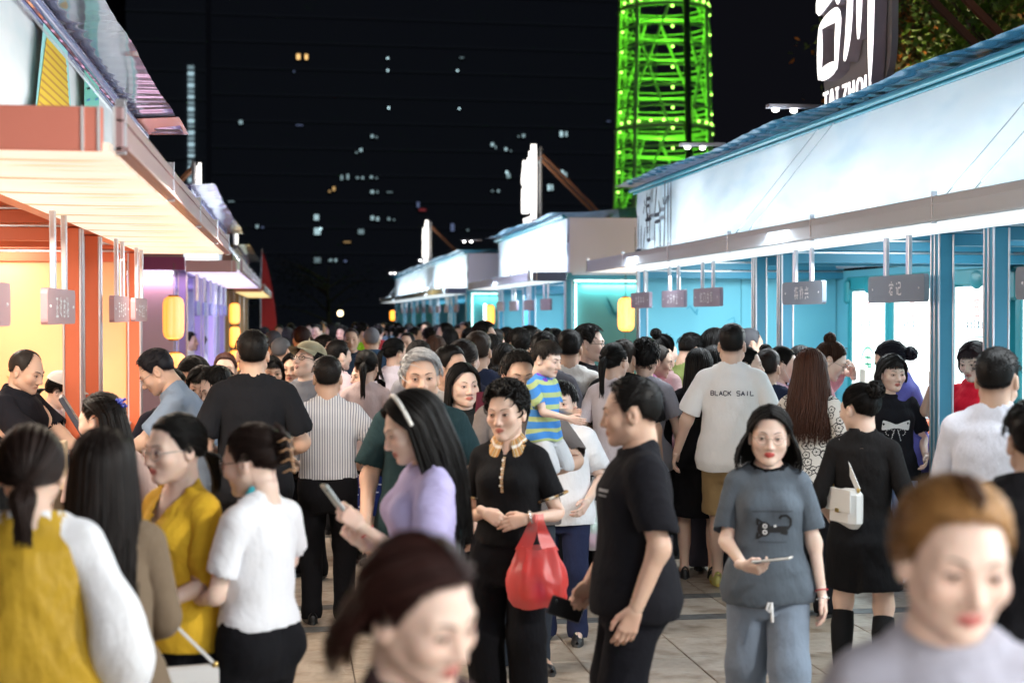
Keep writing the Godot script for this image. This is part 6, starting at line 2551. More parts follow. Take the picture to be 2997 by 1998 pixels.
# ---------------------------------------------------------------- goods on the counters
func pack(at: Vector3, size: Vector3, c: Color, label: String, turn := 0.0) -> void:
	var o := thing("food_box", label, "food box", at, turn, "clear food boxes on the right-hand counter")
	var g := Geo.new()
	g.box(Vector3(0, size.y * 0.3, 0), Vector3(size.x * 0.9, size.y * 0.6, size.z * 0.9), 0.01)
	for k in 10:
		g.ball(Vector3(rng.randf_range(-0.36, 0.36) * size.x, size.y * 0.62, rng.randf_range(-0.36, 0.36) * size.z), Vector3(0.03, 0.014, 0.024), 8, 5)
	part("food", g, mat("food %s" % c.to_html(), c, 0.6), o)
	var l := Geo.new()
	l.box(Vector3(0, size.y * 0.86, 0), Vector3(size.x * 0.92, size.y * 0.2, size.z * 0.92), 0.012)
	l.box(Vector3(0, size.y * 0.72, 0), Vector3(size.x, 0.006, size.z), 0.002)
	var m := mat("clear lid", Color(1, 1, 1), 0.05)
	m.transparency = BaseMaterial3D.TRANSPARENCY_ALPHA
	m.albedo_color.a = 0.12
	part("lid", l, m, o)

func goods() -> void:
	rng.seed = 77
	var cs := [Color(0.5, 0.3, 0.22), Color(0.62, 0.5, 0.36), Color(0.55, 0.4, 0.32), Color(0.1, 0.05, 0.04)]
	var where := ["nearest the dark-shirted shopper", "against the blue post", "behind the first pile", "at the back of the counter"]
	for k in 4:
		for y in 3:
			pack(Vector3(4.72 + 0.2 * (k % 2), 0.97 + y * 0.085, -8.62 - 0.27 * k), Vector3(0.2, 0.08, 0.24), cs[(k + y) % 4], "clear food box, " + ["bottom", "middle", "top"][y] + " of the pile " + where[k], rng.randf_range(-8, 8))
	# white gift boxes and a tall carton farther along
	for e in [[0.0, 0.0, "lower left"], [0.19, 0.0, "lower right"], [0.02, 0.135, "upper left"], [0.21, 0.135, "upper right"]]:
		var o := thing("gift_box", "small white gift box, " + e[2] + " of the four on the counter", "box", Vector3(4.75 + e[0], 1.09 + e[1], -10.6), -12, "white gift boxes on the right-hand counter")
		var g := Geo.new()
		g.box(Vector3(0, 0.065, 0), Vector3(0.17, 0.13, 0.12), 0.004)
		part("carton", g, mat("white card", Color(0.74, 0.75, 0.73), 0.6), o)
		g = Geo.new()
		g.box(Vector3(0.02, 0.07, 0.0612), Vector3(0.008, 0.05, 0.001))
		part("label", g, mat("label grey", Color(0.25, 0.27, 0.28), 0.7), o)
	var t := thing("tall_carton", "tall cream carton behind the four white gift boxes", "carton", Vector3(4.75, 1.09, -11.0), -12)
	var c := Geo.new()
	c.box(Vector3(0, 0.19, 0), Vector3(0.3, 0.38, 0.22), 0.005)
	part("carton", c, mat("cream card", Color(0.62, 0.62, 0.54), 0.65), t)
	var cr := thing("orange_crate", "orange crate under the white gift boxes", "crate", Vector3(4.82, 0.97, -10.75), -12)
	c = Geo.new()
	c.box(Vector3(0, 0.058, 0), Vector3(0.62, 0.115, 0.4), 0.012)
	part("crate", c, mat("crate orange", Color(0.6, 0.15, 0.06), 0.5), cr)
	# left counter: clear tub, wok lid, red sweets, bags
	var b := thing("clear_tub", "clear plastic tub under the bald man's forearm", "tub", Vector3(-1.28, 0.97, -7.1))
	c = Geo.new()
	c.lathe([Vector2(0.001, 0.0), Vector2(0.13, 0.0), Vector2(0.15, 0.2), Vector2(0.155, 0.2), Vector2(0.14, 0.005), Vector2(0.001, 0.006)], 28, Vector3.ZERO)
	part("tub", c, mat("clear lid", Color(1, 1, 1), 0.05), b)
	c = Geo.new()
	c.lathe([Vector2(0.001, 0.1), Vector2(0.12, 0.09), Vector2(0.13, 0.02), Vector2(0.001, 0.01)], 20, Vector3.ZERO)
	part("sweets", c, mat("sweets", Color(0.42, 0.25, 0.16), 0.6), b)
	var dc := thing("display_case", "tilted dark-framed display case on the orange counter", "display case", Vector3(-1.34, 0.97, -8.75), 8)
	c = Geo.new()
	c.box(Vector3(0, 0.06, 0), Vector3(0.42, 0.12, 0.34), 0.008)
	part("base", c, mat("case dark", Color(0.03, 0.035, 0.05), 0.4), dc)
	c = Geo.new()
	c.box(Vector3(0.08, 0.28, 0.0), Vector3(0.03, 0.4, 0.34), 0.006, Basis(Vector3.BACK, deg_to_rad(30)))
	part("lid", c, mat("case dark", Color(0.03, 0.035, 0.05), 0.4), dc)
	for e in [[-0.08, 0.16, Color(0.6, 0.03, 0.03), "red"], [-0.16, 0.22, Color(0.75, 0.4, 0.03), "yellow"]]:
		c = Geo.new()
		c.ball(Vector3(e[0], e[1], 0.06), Vector3(0.07, 0.06, 0.06), 14, 9)
		part("sweet_bag", c, mat("sweet " + e[3], e[2], 0.35), dc)
	var pb := thing("printed_bag", "small printed paper bag standing beside the white-capped seller", "paper bag", Vector3(-1.3, 0.97, -7.9))
	c = Geo.new()
	c.box(Vector3(0, 0.13, 0), Vector3(0.2, 0.26, 0.1), 0.006)
	part("bag", c, mat("kraft", Color(0.4, 0.3, 0.19), 0.8), pb)

const SKIN := {m = Color(0.56,0.365,0.27), f = Color(0.64,0.445,0.35), t = Color(0.5,0.32,0.23), p = Color(0.7,0.51,0.42)}

func plain(r: float, g: float, b: float) -> StandardMaterial3D:
	return cloth("cloth %.3f %.3f %.3f" % [r, g, b], Color(r, g, b))
# ---------------------------------------------------------------- patterned cloth and carried things
func patterned(kind: String) -> StandardMaterial3D:
	var key := "pattern " + kind
	if mats.has(key):
		return mats[key]
	var im: Image
	var q := RandomNumberGenerator.new()
	q.seed = hash(kind)
	var scale := Vector3.ONE
	var rough := 0.85
	match kind:
		"pinstripe":
			im = Image.create(16, 4, false, Image.FORMAT_RGB8)
			im.fill(lin(0.66, 0.67, 0.7))
			im.fill_rect(Rect2i(0, 0, 5, 4), lin(0.17, 0.19, 0.25))
			scale = Vector3(62, 1, 1)
		"dots":
			im = Image.create(64, 64, false, Image.FORMAT_RGB8)
			im.fill(lin(0.02, 0.035, 0.17))
			for e in [[14, 14], [46, 46]]:
				for y in 64:
					for x in 64:
						if Vector2((x - e[0]) * 1.25, y - e[1]).length() < 6.5: im.set_pixel(x, y, lin(0.55, 0.6, 0.75))
			scale = Vector3(15, 15, 1)
		"flowers":
			im = Image.create(256, 256, false, Image.FORMAT_RGB8)
			im.fill(lin(0.62, 0.58, 0.53))
			for k in 22:
				var c := Vector2(q.randf() * 256, q.randf() * 256)
				var r := q.randf_range(22, 30)
				for y in range(-32, 33):
					for x in range(-32, 33):
						var d := Vector2(x, y).length()
						var a := atan2(y, x)
						var rim: float = r * (0.78 + 0.22 * absf(cos(a * 2.5)))
						var px := posmod(int(c.x) + x, 256)
						var py := posmod(int(c.y) + y, 256)
						if d < 6.0 or absf(d - rim) < 2.6 or (d < rim and absf(sin(a * 2.5)) < 0.13): im.set_pixel(px, py, lin(0.02, 0.018, 0.018))
						elif d < rim: im.set_pixel(px, py, lin(0.62, 0.58, 0.53))
			scale = Vector3(4.2, 4.2, 1)
		"toddler":
			im = Image.create(4, 64, false, Image.FORMAT_RGB8)
			im.fill(lin(0.06, 0.24, 0.62))
			im.fill_rect(Rect2i(0, 0, 4, 26), lin(0.4, 0.5, 0.22))
			scale = Vector3(1, 8.5, 1)
		"plaid":
			im = Image.create(64, 64, false, Image.FORMAT_RGB8)
			im.fill(lin(0.46, 0.27, 0.09))
			for e in [[8, lin(0.02, 0.02, 0.02)], [18, lin(0.02, 0.02, 0.02)], [13, lin(0.7, 0.66, 0.6)], [40, lin(0.7, 0.66, 0.6)], [54, lin(0.4, 0.05, 0.04)]]:
				im.fill_rect(Rect2i(0, e[0], 64, 3), e[1])
				im.fill_rect(Rect2i(e[0], 0, 3, 64), e[1])
			scale = Vector3(1.0, 0.8, 1)
		"sequins":
			im = Image.create(128, 128, false, Image.FORMAT_RGB8)
			for y in 128:
				for x in 128:
					var v := q.randf()
					im.set_pixel(x, y, lin(0.5, 0.06, 0.2) if v < 0.15 else lin(0.5, 0.45, 0.7) if v > 0.9 else lin(0.07 + 0.1 * v, 0.05, 0.3))
			scale = Vector3(2.5, 2.5, 1)
			rough = 0.35
		"batik":
			im = Image.create(128, 128, false, Image.FORMAT_RGB8)
			im.fill(lin(0.02, 0.05, 0.2))
			for k in 26:
				var c := Vector2i(q.randi() % 128, q.randi() % 128)
				for y in range(-7, 8):
					for x in range(-7, 8):
						if Vector2(x, y).length() < 6.0 * absf(cos(atan2(y, x) * 2.0)) + 1.5: im.set_pixel(posmod(c.x + x, 128), posmod(c.y + y, 128), lin(0.6, 0.65, 0.75))
			scale = Vector3(5, 5, 1)
		"denim":
			im = Image.create(128, 128, false, Image.FORMAT_RGB8)
			for y in 128:
				for x in 128:
					var v := q.randf_range(0.85, 1.15)
					im.set_pixel(x, y, lin(0.27 * v, 0.35 * v, 0.52 * v))
			scale = Vector3(6, 6, 1)
	return cloth(key, Color.WHITE, rough, 0.35, ImageTexture.create_from_image(im), scale)

# where the hand of a person holds something, in the world
func grip(p: Dictionary, s: int) -> Vector3:
	return p.world * (p.G[9 + s] * Vector3(-0.028 * (1 - 2 * s), -0.085, 0.008))

func place(p: Dictionary, v: Vector3) -> Vector3:
	return p.world * v

func phone(at: Vector3, face: Vector3, up: Vector3, c: Color, label: String, lit := 0.0) -> void:
	var z := face.normalized()
	var x := up.cross(z).normalized()
	var o := thing("phone", label, "phone", at)
	o.basis = Basis(x, z.cross(x), z)
	var g := Geo.new()
	g.box(Vector3.ZERO, Vector3(0.076, 0.158, 0.0095), 0.004)
	part("case", g, mat("phone %s" % c.to_html(), c, 0.3), o)
	g = Geo.new()
	g.box(Vector3(0, 0, 0.0052), Vector3(0.069, 0.149, 0.001))
	part("screen", g, mat("phone glass", Color(0.01, 0.01, 0.012), 0.08) if lit <= 0.0 else glow("phone screen", Color(0.75, 0.85, 1.0), lit), o)
	g = Geo.new()
	g.lathe([Vector2(0.001, 0.0025), Vector2(0.007, 0.002), Vector2(0.0078, 0.0)], 12, Vector3.ZERO)
	part("camera_ring", g, mat("phone glass", Color(0.01, 0.01, 0.012), 0.08), o, Transform3D(Basis(Vector3.RIGHT, deg_to_rad(-90)), Vector3(-0.02, 0.055, -0.0048)))

# a soft carrier bag: two handles, gathered neck, full belly
func carrier(at: Vector3, turn: float, h: float, w: float, m: Material, label: String, fill: Array, called := "carrier_bag") -> void:
	var o := thing(called, label, "carrier bag", at, turn)
	var g := Geo.new()
	var rows := []
	var q := RandomNumberGenerator.new()
	q.seed = hash(label)
	for r in 15:
		var t := r / 14.0
		var y := -h * 0.36 - h * 0.64 * t
		var ww := w * lerpf(0.34, 0.5, smoothstep(0.0, 0.55, t)) * (1.0 - 0.16 * smoothstep(0.85, 1.0, t))
		var dd := w * lerpf(0.1, 0.3, smoothstep(0.0, 0.6, t)) * (1.0 - 0.35 * smoothstep(0.85, 1.0, t))
		var row := []
		for k in 40:
			var a := TAU * k / 40.0
			var fold := 1.0 + (0.16 * (1.0 - t) + 0.035) * sin(k * 2.1 + sin(k * 0.9) * 2.0 + t * 3.0) + 0.11 * crease.get_noise_3d(cos(a) * 60.0, t * 80.0, sin(a) * 60.0)
			row.append(Vector3(cos(a) * ww * fold, y + 0.008 * sin(a * 3.0 + t * 5.0), sin(a) * dd * fold))
		rows.append(row)
	g.sheet(rows, true)
	var bottom := []
	for k in 40: bottom.append(Vector3(0, -h * 1.005, 0))
	g.sheet([rows[14], bottom], true)
	part("bag", g, m, o)
	for s in [-1.0, 1.0]:
		var hg := Geo.new()
		var a := []
		var b := []
		for e in 9:
			var t := e / 8.0
			var x: float = s * w * lerpf(0.05, 0.25, t * t)
			a.append(Vector3(x - 0.016 - 0.02 * t, -h * 0.39 * t + 0.012 * sin(t * PI), 0.012 * s + 0.01 * sin(t * 9.0)))
			b.append(Vector3(x + 0.016 + 0.02 * t, -h * 0.39 * t, -0.01 * s + 0.012 * sin(t * 7.0)))
		hg.sheet([a, b], false)
		part("handle", hg, m, o)
	for e in fill:
		var f := Geo.new()
		f.ball(Vector3(e[0] * w, -h * e[1], e[2] * w), Vector3(e[3], e[4], e[3]), 12, 8, Basis.from_euler(Vector3(e[0] * 5, 1, e[2] * 4)))
		part("contents", f, mat("fill %s" % e[5].to_html(), e[5], 0.4), o)

func film(key: String, c: Color, alpha: float, rough: float) -> StandardMaterial3D:
	if mats.has(key):
		return mats[key]
	var m := mat(key, c, rough)
	m.transparency = BaseMaterial3D.TRANSPARENCY_ALPHA
	m.albedo_color.a = alpha
	m.backlight_enabled = true
	m.backlight = Color(0.6, 0.6, 0.6)
	m.metallic_specular = 0.7
	m.cull_mode = BaseMaterial3D.CULL_DISABLED
	return m

# a handbag with a flap and a strap that passes over a point
func handbag(at: Vector3, turn: float, size: Vector3, c: Color, label: String, over: Vector3, wide := 0.018) -> void:
	var o := thing("handbag", label, "handbag", at, turn)
	var leather := mat("leather %s" % c.to_html(), c, 0.45)
	var g := Geo.new()
	g.box(Vector3.ZERO, size, minf(size.z * 0.35, 0.03))
	part("body", g, leather, o)
	g = Geo.new()
	g.box(Vector3(0, size.y * 0.2, size.z * 0.5 + 0.004), Vector3(size.x * 0.98, size.y * 0.58, 0.008), 0.003)
	part("flap", g, leather, o)
	g = Geo.new()
	g.box(Vector3(0, -size.y * 0.06, size.z * 0.5 + 0.011), Vector3(0.03, 0.02, 0.008), 0.003)
	part("clasp", g, mat("gold", Color(0.6, 0.42, 0.15), 0.3, 0.9), o)
	var l := o.transform.affine_inverse() * over
	for s in [-1.0, 1.0]:
		g = Geo.new()
		var a := Vector3(s * size.x * 0.47, size.y * 0.48, 0)
		g.bar(a, Vector3(l.x + s * 0.012, l.y, l.z), wide, 0.005, Vector3.BACK, 0.001)
		part("strap", g, leather, o)
		g = Geo.new()
		g.ball(a, Vector3(0.011, 0.014, 0.008), 10, 6)
		part("ring", g, mat("gold", Color(0.6, 0.42, 0.15), 0.3, 0.9), o)

func band(p: Dictionary, from: Vector3, mid: Vector3, to: Vector3, w: float, called: String, m: Material) -> void:
	var g := Geo.new()
	var pts := []
	for k in 13:
		var t := k / 12.0
		pts.append(from.lerp(mid, t).lerp(mid.lerp(to, t), t))
	g.tube(pts, [w], 8, true, 0.35)
	part(called, g, m, p.root)

# a ring round a wrist (s: 0 left, 1 right)
func bracelet(p: Dictionary, s: int, along: float, r: float, w: float, m: Material, called := "bracelet") -> void:
	var t: Transform3D = p.G[9 + s]
	var g := Geo.new()
	var pts := []
	for k in 17:
		var a := TAU * k / 16.0
		pts.append(t * Vector3(cos(a) * r, along, 0.004 + sin(a) * r * 1.12))
	g.tube(pts, [w], 6, false)
	part(called, g, m, p.root)

# block capitals as strokes on a 4 by 6 grid
func capitals(text: String, w: float, h: float, gap: float, thick: float) -> Array:
	var shapes := {"B": [[0, 0, 0, 6, 3, 6, 3.8, 5, 3, 3.2, 0, 3.2], [3, 3.2, 4, 1.6, 3, 0, 0, 0]], "L": [[0, 6, 0, 0, 4, 0]], "A": [[0, 0, 2, 6, 4, 0], [0.8, 2.2, 3.2, 2.2]], "C": [[4, 5, 3.2, 6, 1, 6, 0, 5, 0, 1, 1, 0, 3.2, 0, 4, 1]], "K": [[0, 6, 0, 0], [4, 6, 0.2, 2.8], [1.2, 3.6, 4, 0]], "S": [[4, 5.2, 3.2, 6, 0.8, 6, 0, 5.2, 0, 3.8, 0.8, 3.1, 3.2, 3, 4, 2.2, 4, 0.8, 3.2, 0, 0.8, 0, 0, 0.8]], "I": [[2, 6, 2, 0]], "N": [[0, 0, 0, 6, 4, 0, 4, 6]], "Y": [[0, 6, 2, 3, 4, 6], [2, 3, 2, 0]]}
	var out := []
	var x := -(text.length() * (w + gap) - gap) * 0.5
	for ch in text:
		if shapes.has(ch):
			for st in shapes[ch]:
				var pts := []
				for k in range(0, st.size(), 2):
					pts.append(Vector2(x + st[k] / 4.0 * w, (st[k + 1] / 6.0 - 0.5) * h))
				out.append(ribbon(pts, thick, 0.008))
		x += w + gap
	return out

func disc(c: Vector2, r: float, squash := 1.0) -> PackedVector2Array:
	var out := PackedVector2Array()
	for k in 9:
		var a := PI * k / 8.0
		out.append(c + Vector2(-cos(a) * r, sin(a) * r * squash))
		out.append(c + Vector2(-cos(a) * r, -sin(a) * r * squash))
	return out

# the crowd, from the viewer's feet to the end of the passage
func crowd() -> void:
	var near_woman = person({"label": "person with short reddish-brown hair, blurred, nearest the viewer, looking down", "at": Vector3(0.201,0,-2.452), "h": 1.501, "yaw": 41, "sex": 1, "lod": 0, "top": "tee", "tm": plain(0.05,0.03,0.03), "bottom": "trousers", "bm": plain(0.009,0.009,0.011), "hair": "tucked", "hc": Color(0.032,0.012,0.01), "tone": SKIN.p, "pose": {"head": Vector3(16,0,4)}, "lips": Color(0.8,0.36,0.37), "collar": "rib"})
	var blonde = person({"label": "person with centre-parted blonde hair and low bun, in a pale grey top", "at": Vector3(1.073,0,-2.216), "h": 1.615, "yaw": -11.9, "sex": 1, "lod": 0, "top": "tee", "tm": plain(0.34,0.34,0.4), "bottom": "trousers", "bm": plain(0.009,0.009,0.011), "hair": "parted_bun", "hc": Color(0.3,0.155,0.055), "tone": SKIN.p, "pose": {"head": Vector3(8,6,-3)}, "lips": Color(0.8,0.34,0.38), "collar": "rib"})
	var gold = person({"label": "person seen from behind in a golden satin overgarment with white sleeves", "at": Vector3(-0.718,0,-4.103), "h": 1.582, "yaw": 181.9, "sex": 1, "lod": 0, "top": "satin", "tm": cloth("gold satin", Color(0.46, 0.29, 0.03), 0.34, 0.5), "bottom": "trousers", "bm": plain(0.009,0.009,0.011), "hair": "low_pony", "hc": Color(0.02,0.012,0.01), "tone": SKIN.f, "pose": {"lw": Vector3(0.27,0.9,0.1), "rw": Vector3(-0.25,0.9,0.08)}, "under": "puff_long", "um": plain(0.72,0.73,0.76), "folds": 0.016})
	var taupe = person({"label": "person with long straight dark hair in a taupe jacket, seen from behind", "at": Vector3(-0.554,0,-4.33), "h": 1.544, "yaw": 185.3, "sex": 1, "lod": 0, "top": "long", "tm": plain(0.17,0.125,0.085), "bottom": "trousers", "bm": plain(0.009,0.009,0.011), "hair": "long", "hc": Color(0.012,0.009,0.008), "tone": SKIN.f, "pose": {"lw": Vector3(0.13,1,0.27), "rw": Vector3(-0.13,1,0.27)}})
	var yellow = person({"label": "person in a yellow cardigan and clear-framed glasses, facing left, carrying a white handbag", "at": Vector3(-0.399,0,-5.119), "h": 1.54, "yaw": -47.5, "sex": 1, "lod": 0, "top": "cardigan", "tm": cloth("yellow knit", Color(0.62, 0.38, 0.03), 0.85, 0.6), "bottom": "wide_trousers", "bm": plain(0.009,0.009,0.011), "hair": "low_pony", "tone": SKIN.p, "pose": {"lw": Vector3(0.08,0.98,0.25), "rw": Vector3(-0.2,0.9,0.12), "head": Vector3(4,-6,0)}, "lips": Color(0.76,0.3,0.3)})
	var clip = person({"label": "person in a loose white blouse with a claw clip and teal lanyard, turned away", "at": Vector3(-0.12,0,-5.015), "h": 1.504, "yaw": -130.5, "sex": 1, "lod": 0, "top": "tucked", "tm": plain(0.72,0.73,0.77), "bottom": "wide_trousers", "bm": plain(0.009,0.009,0.011), "hair": "claw", "hc": Color(0.018,0.012,0.01), "tone": SKIN.p, "pose": {"lw": Vector3(0.12,1.02,0.26), "rw": Vector3(-0.07,1.08,0.17), "rp": Vector3(-1,-0.15,-0.1), "head": Vector3(10,12,0)}, "folds": 0.012, "collar": "rib", "cm": plain(0.7,0.71,0.75)})
	var lavender = person({"label": "person in a lavender puff-sleeved top with white hairband, looking at a phone", "at": Vector3(0.473,0,-5.191), "h": 1.616, "yaw": -81, "sex": 1, "lod": 0, "top": "puff", "tm": cloth("lavender", Color(0.42, 0.38, 0.62), 0.8, 0.4), "bottom": "wide_trousers", "bm": plain(0.009,0.009,0.011), "hair": "long_front", "tone": SKIN.p, "pose": {"lw": Vector3(0.03,1.2,0.25), "rw": Vector3(-0.05,1.13,0.24), "lf": Vector3(-0.15,0.65,0.7), "rf": Vector3(0,0.75,0.62), "ln": Vector3(-1,-0.1,0.1), "rn": Vector3(1,-0.1,0), "head": Vector3(19,0,0)}, "hands": ["phone", "point"]})
	var checked = person({"label": "person with curly black hair and a checked collar, hands clasped at the waist", "at": Vector3(0.979,0,-6.424), "h": 1.568, "yaw": -24.7, "sex": 1, "lod": 0, "top": "tucked", "tm": cloth("black knit", Color(0.008, 0.008, 0.009), 0.85, 0.3), "bottom": "wide_trousers", "bm": plain(0.008,0.008,0.01), "hair": "curly", "tone": SKIN.f, "pose": {"lw": Vector3(0.15,1.085,0.2), "rw": Vector3(-0.06,1.11,0.215), "lf": Vector3(-1,-0.25,0.2), "rf": Vector3(1,-0.4,0.25), "ln": Vector3(0,-0.3,-1), "rn": Vector3(0,-0.3,-1), "head": Vector3(3,-8,2)}, "hands": ["flat", "grip"], "collar": "fold", "cm": patterned("plaid")})
	var profile = person({"label": "person in a black T-shirt and black trousers facing left, phone in hand", "at": Vector3(1.298,0,-5.311), "h": 1.647, "yaw": -95.7, "sex": 0, "lod": 0, "top": "loose_tee", "tm": plain(0.01,0.01,0.013), "bottom": "wide_trousers", "bm": plain(0.008,0.008,0.011), "hair": "crop", "tone": SKIN.m, "pose": {"lw": Vector3(0.25,0.85,0.03), "rw": Vector3(-0.2,0.86,0.16), "head": Vector3(4,-12,0)}, "hands": ["relaxed", "grip"], "fat": 0.005, "collar": "rib"})
	var cat = person({"label": "person in a grey T-shirt with a cat print and grey sweatpants, walking forward", "at": Vector3(1.988,0,-5.759), "h": 1.496, "yaw": -17, "sex": 1, "lod": 0, "top": "loose_tee", "tm": plain(0.095,0.115,0.14), "bottom": "wide_trousers", "bm": plain(0.2,0.245,0.31), "hair": "bob", "hc": Color(0.014,0.012,0.011), "tone": SKIN.p, "pose": {"ll": Vector3(0.1,0.085,0.2), "rl": Vector3(-0.1,0.1,-0.16), "lw": Vector3(0.25,0.84,0.06), "rw": Vector3(-0.12,1,0.26), "rf": Vector3(0.8,-0.1,0.5), "rn": Vector3(0,0.5,-0.6), "head": Vector3(2,0,-2)}, "lips": Color(0.72,0.14,0.15), "hands": ["relaxed", "phone"], "collar": "rib", "cm": plain(0.009,0.009,0.011)})
	var dress = person({"label": "person in a black open-backed dress and black knee socks, with a high bun", "at": Vector3(2.84,0,-6.784), "h": 1.543, "yaw": 151.3, "sex": 1, "lod": 0, "top": "black_dress", "tm": plain(0.008,0.008,0.009), "hair": "bun", "tone": SKIN.f, "pose": {"ll": Vector3(0.12,0.085,0.02), "rl": Vector3(-0.12,0.085,-0.1), "lw": Vector3(0.2,0.95,0.16), "rw": Vector3(-0.2,0.95,0.16), "head": Vector3(6,48,0)}, "under": "sleeves", "um": plain(0.012,0.011,0.011)})
	var whiteshirt = person({"label": "person in a white collared shirt seen from behind, dark cropped hair", "at": Vector3(3.09,0,-5.895), "h": 1.744, "yaw": 138.3, "sex": 0, "lod": 0, "top": "loose_tee", "tm": plain(0.62,0.63,0.7), "bottom": "trousers", "bm": plain(0.009,0.009,0.011), "hair": "crop", "tone": SKIN.m, "pose": {"lw": Vector3(0.13,1,0.27), "rw": Vector3(-0.13,1,0.27)}, "collar": "stand", "fat": 0.005})
	person({"label": "person in black at the edge of the view, mostly cut off", "at": Vector3(2.282,0,-4.095), "h": 1.624, "yaw": 154.9, "sex": 0, "lod": 0, "top": "loose_tee", "tm": plain(0.009,0.009,0.011), "bottom": "trousers", "bm": plain(0.009,0.009,0.011), "hair": "short", "tone": SKIN.m, "fat": 0.02, "collar": "rib"})
	person({"label": "person in purple sequins at the edge of the view beside the golden satin", "at": Vector3(-0.997,0,-4.903), "h": 1.447, "yaw": 161.5, "sex": 1, "lod": 1, "top": "long", "tm": patterned("sequins"), "bottom": "trousers", "bm": plain(0.009,0.009,0.011), "hair": "long", "tone": SKIN.f})
	var bald = person({"label": "balding person in a black T-shirt leaning over the orange stall's counter", "at": Vector3(-1.676,0,-9.171), "h": 1.689, "yaw": 72, "sex": 0, "lod": 0, "top": "loose_tee", "tm": plain(0.011,0.011,0.015), "bottom": "trousers", "bm": plain(0.009,0.009,0.011), "hair": "receding", "hc": Color(0.03,0.025,0.022), "tone": SKIN.m, "pose": {"lean": 4, "lw": Vector3(0.12,1,0.42), "rw": Vector3(-0.1,1,0.4), "head": Vector3(18,-4,0)}, "hands": ["relaxed", "relaxed"], "fat": 0.02, "collar": "rib"})
	var capped = person({"label": "person in a white cap and pale T-shirt behind the orange posts", "at": Vector3(-1.652,0,-10.268), "h": 1.49, "yaw": 80.7, "sex": 1, "lod": 1, "top": "tee", "tm": plain(0.68,0.62,0.66), "bottom": "trousers", "bm": plain(0.009,0.009,0.011), "hair": "low_pony", "tone": SKIN.p, "pose": {"lean": 8, "lw": Vector3(0.14,1,0.34), "rw": Vector3(-0.14,1,0.34), "head": Vector3(20,0,0)}})
	var beaded = person({"label": "person with long black hair held by a blue beaded clip", "at": Vector3(-0.859,0,-6.8), "h": 1.523, "yaw": -142.8, "sex": 1, "lod": 1, "top": "tee", "tm": plain(0.3,0.22,0.2), "bottom": "trousers", "bm": plain(0.009,0.009,0.011), "hair": "half_up", "tone": SKIN.f, "pose": {"head": Vector3(8,25,0)}})
	var bending = person({"label": "person in a blue-grey T-shirt and glasses bending over the orange counter", "at": Vector3(-0.671,0,-9.028), "h": 1.735, "yaw": -94.1, "sex": 0, "lod": 0, "top": "loose_tee", "tm": plain(0.2,0.265,0.36), "bottom": "trousers", "bm": plain(0.009,0.009,0.011), "hair": "crop", "hc": Color(0.012,0.012,0.016), "tone": SKIN.m, "pose": {"lean": 24, "lw": Vector3(0.16,1,0.42), "rw": Vector3(-0.14,1.02,0.4), "head": Vector3(34,0,0)}, "fat": 0.01, "collar": "rib"})
	person({"label": "person with thick black hair, half hidden beside the lower lantern", "at": Vector3(-0.767,0,-9.322), "h": 1.536, "yaw": 174.7, "sex": 0, "lod": 1, "top": "tee", "tm": plain(0.02,0.02,0.03), "bottom": "trousers", "bm": plain(0.009,0.009,0.011), "hair": "short", "tone": SKIN.m})
	person({"label": "person in navy with swept black hair looking down at goods", "at": Vector3(-0.634,0,-9.94), "h": 1.617, "yaw": -34.2, "sex": 0, "lod": 1, "top": "tee", "tm": plain(0.018,0.024,0.05), "bottom": "trousers", "bm": plain(0.009,0.009,0.011), "hair": "swept", "tone": SKIN.m, "pose": {"lw": Vector3(0.13,1,0.27), "rw": Vector3(-0.13,1,0.27), "head": Vector3(30,0,0)}})
	var lanyard = person({"label": "person with short black hair and a blue lanyard, holding a pale phone", "at": Vector3(-0.591,0,-9.715), "h": 1.545, "yaw": -10.5, "sex": 1, "lod": 1, "top": "tee", "tm": plain(0.015,0.015,0.022), "bottom": "trousers", "bm": plain(0.009,0.009,0.011), "hair": "short_bob", "tone": SKIN.f, "pose": {"rw": Vector3(-0.08,1.08,0.3), "head": Vector3(14,0,0)}, "hands": ["relaxed", "phone"]})
	person({"label": "person with receding hair in profile beside the large black-shirted back", "at": Vector3(-0.442,0,-9.386), "h": 1.561, "yaw": -69.2, "sex": 0, "lod": 1, "top": "tee", "tm": plain(0.009,0.009,0.011), "bottom": "trousers", "bm": plain(0.009,0.009,0.011), "hair": "short", "tone": SKIN.p, "pose": {"head": Vector3(24,0,0)}})
	var broad = person({"label": "broad person in a plain black T-shirt, seen from behind", "at": Vector3(-0.227,0,-8.434), "h": 1.804, "yaw": 181.5, "sex": 0, "lod": 0, "top": "tee", "tm": plain(0.011,0.012,0.015), "bottom": "trousers", "bm": plain(0.009,0.009,0.011), "hair": "crop", "tone": SKIN.m, "pose": {"lw": Vector3(0.2,1.02,0.2), "rw": Vector3(-0.2,1.02,0.2)}, "fat": 0.01, "collar": "rib"})
	person({"label": "person with centre-parted tied hair, eyes just above the receding head", "at": Vector3(-0.51,0,-11.206), "h": 1.598, "yaw": -2.4, "sex": 1, "lod": 1, "top": "tee", "tm": plain(0.5,0.6,0.5), "bottom": "trousers", "bm": plain(0.009,0.009,0.011), "hair": "pony", "hc": Color(0.05,0.015,0.01), "tone": SKIN.f})
	person({"label": "person with a dark fringe peering past the broad black back", "at": Vector3(-0.161,0,-11.152), "h": 1.561, "yaw": 10.8, "sex": 1, "lod": 1, "top": "tee", "tm": plain(0.3,0.1,0.06), "bottom": "trousers", "bm": plain(0.009,0.009,0.011), "hair": "short_bob", "tone": SKIN.t})
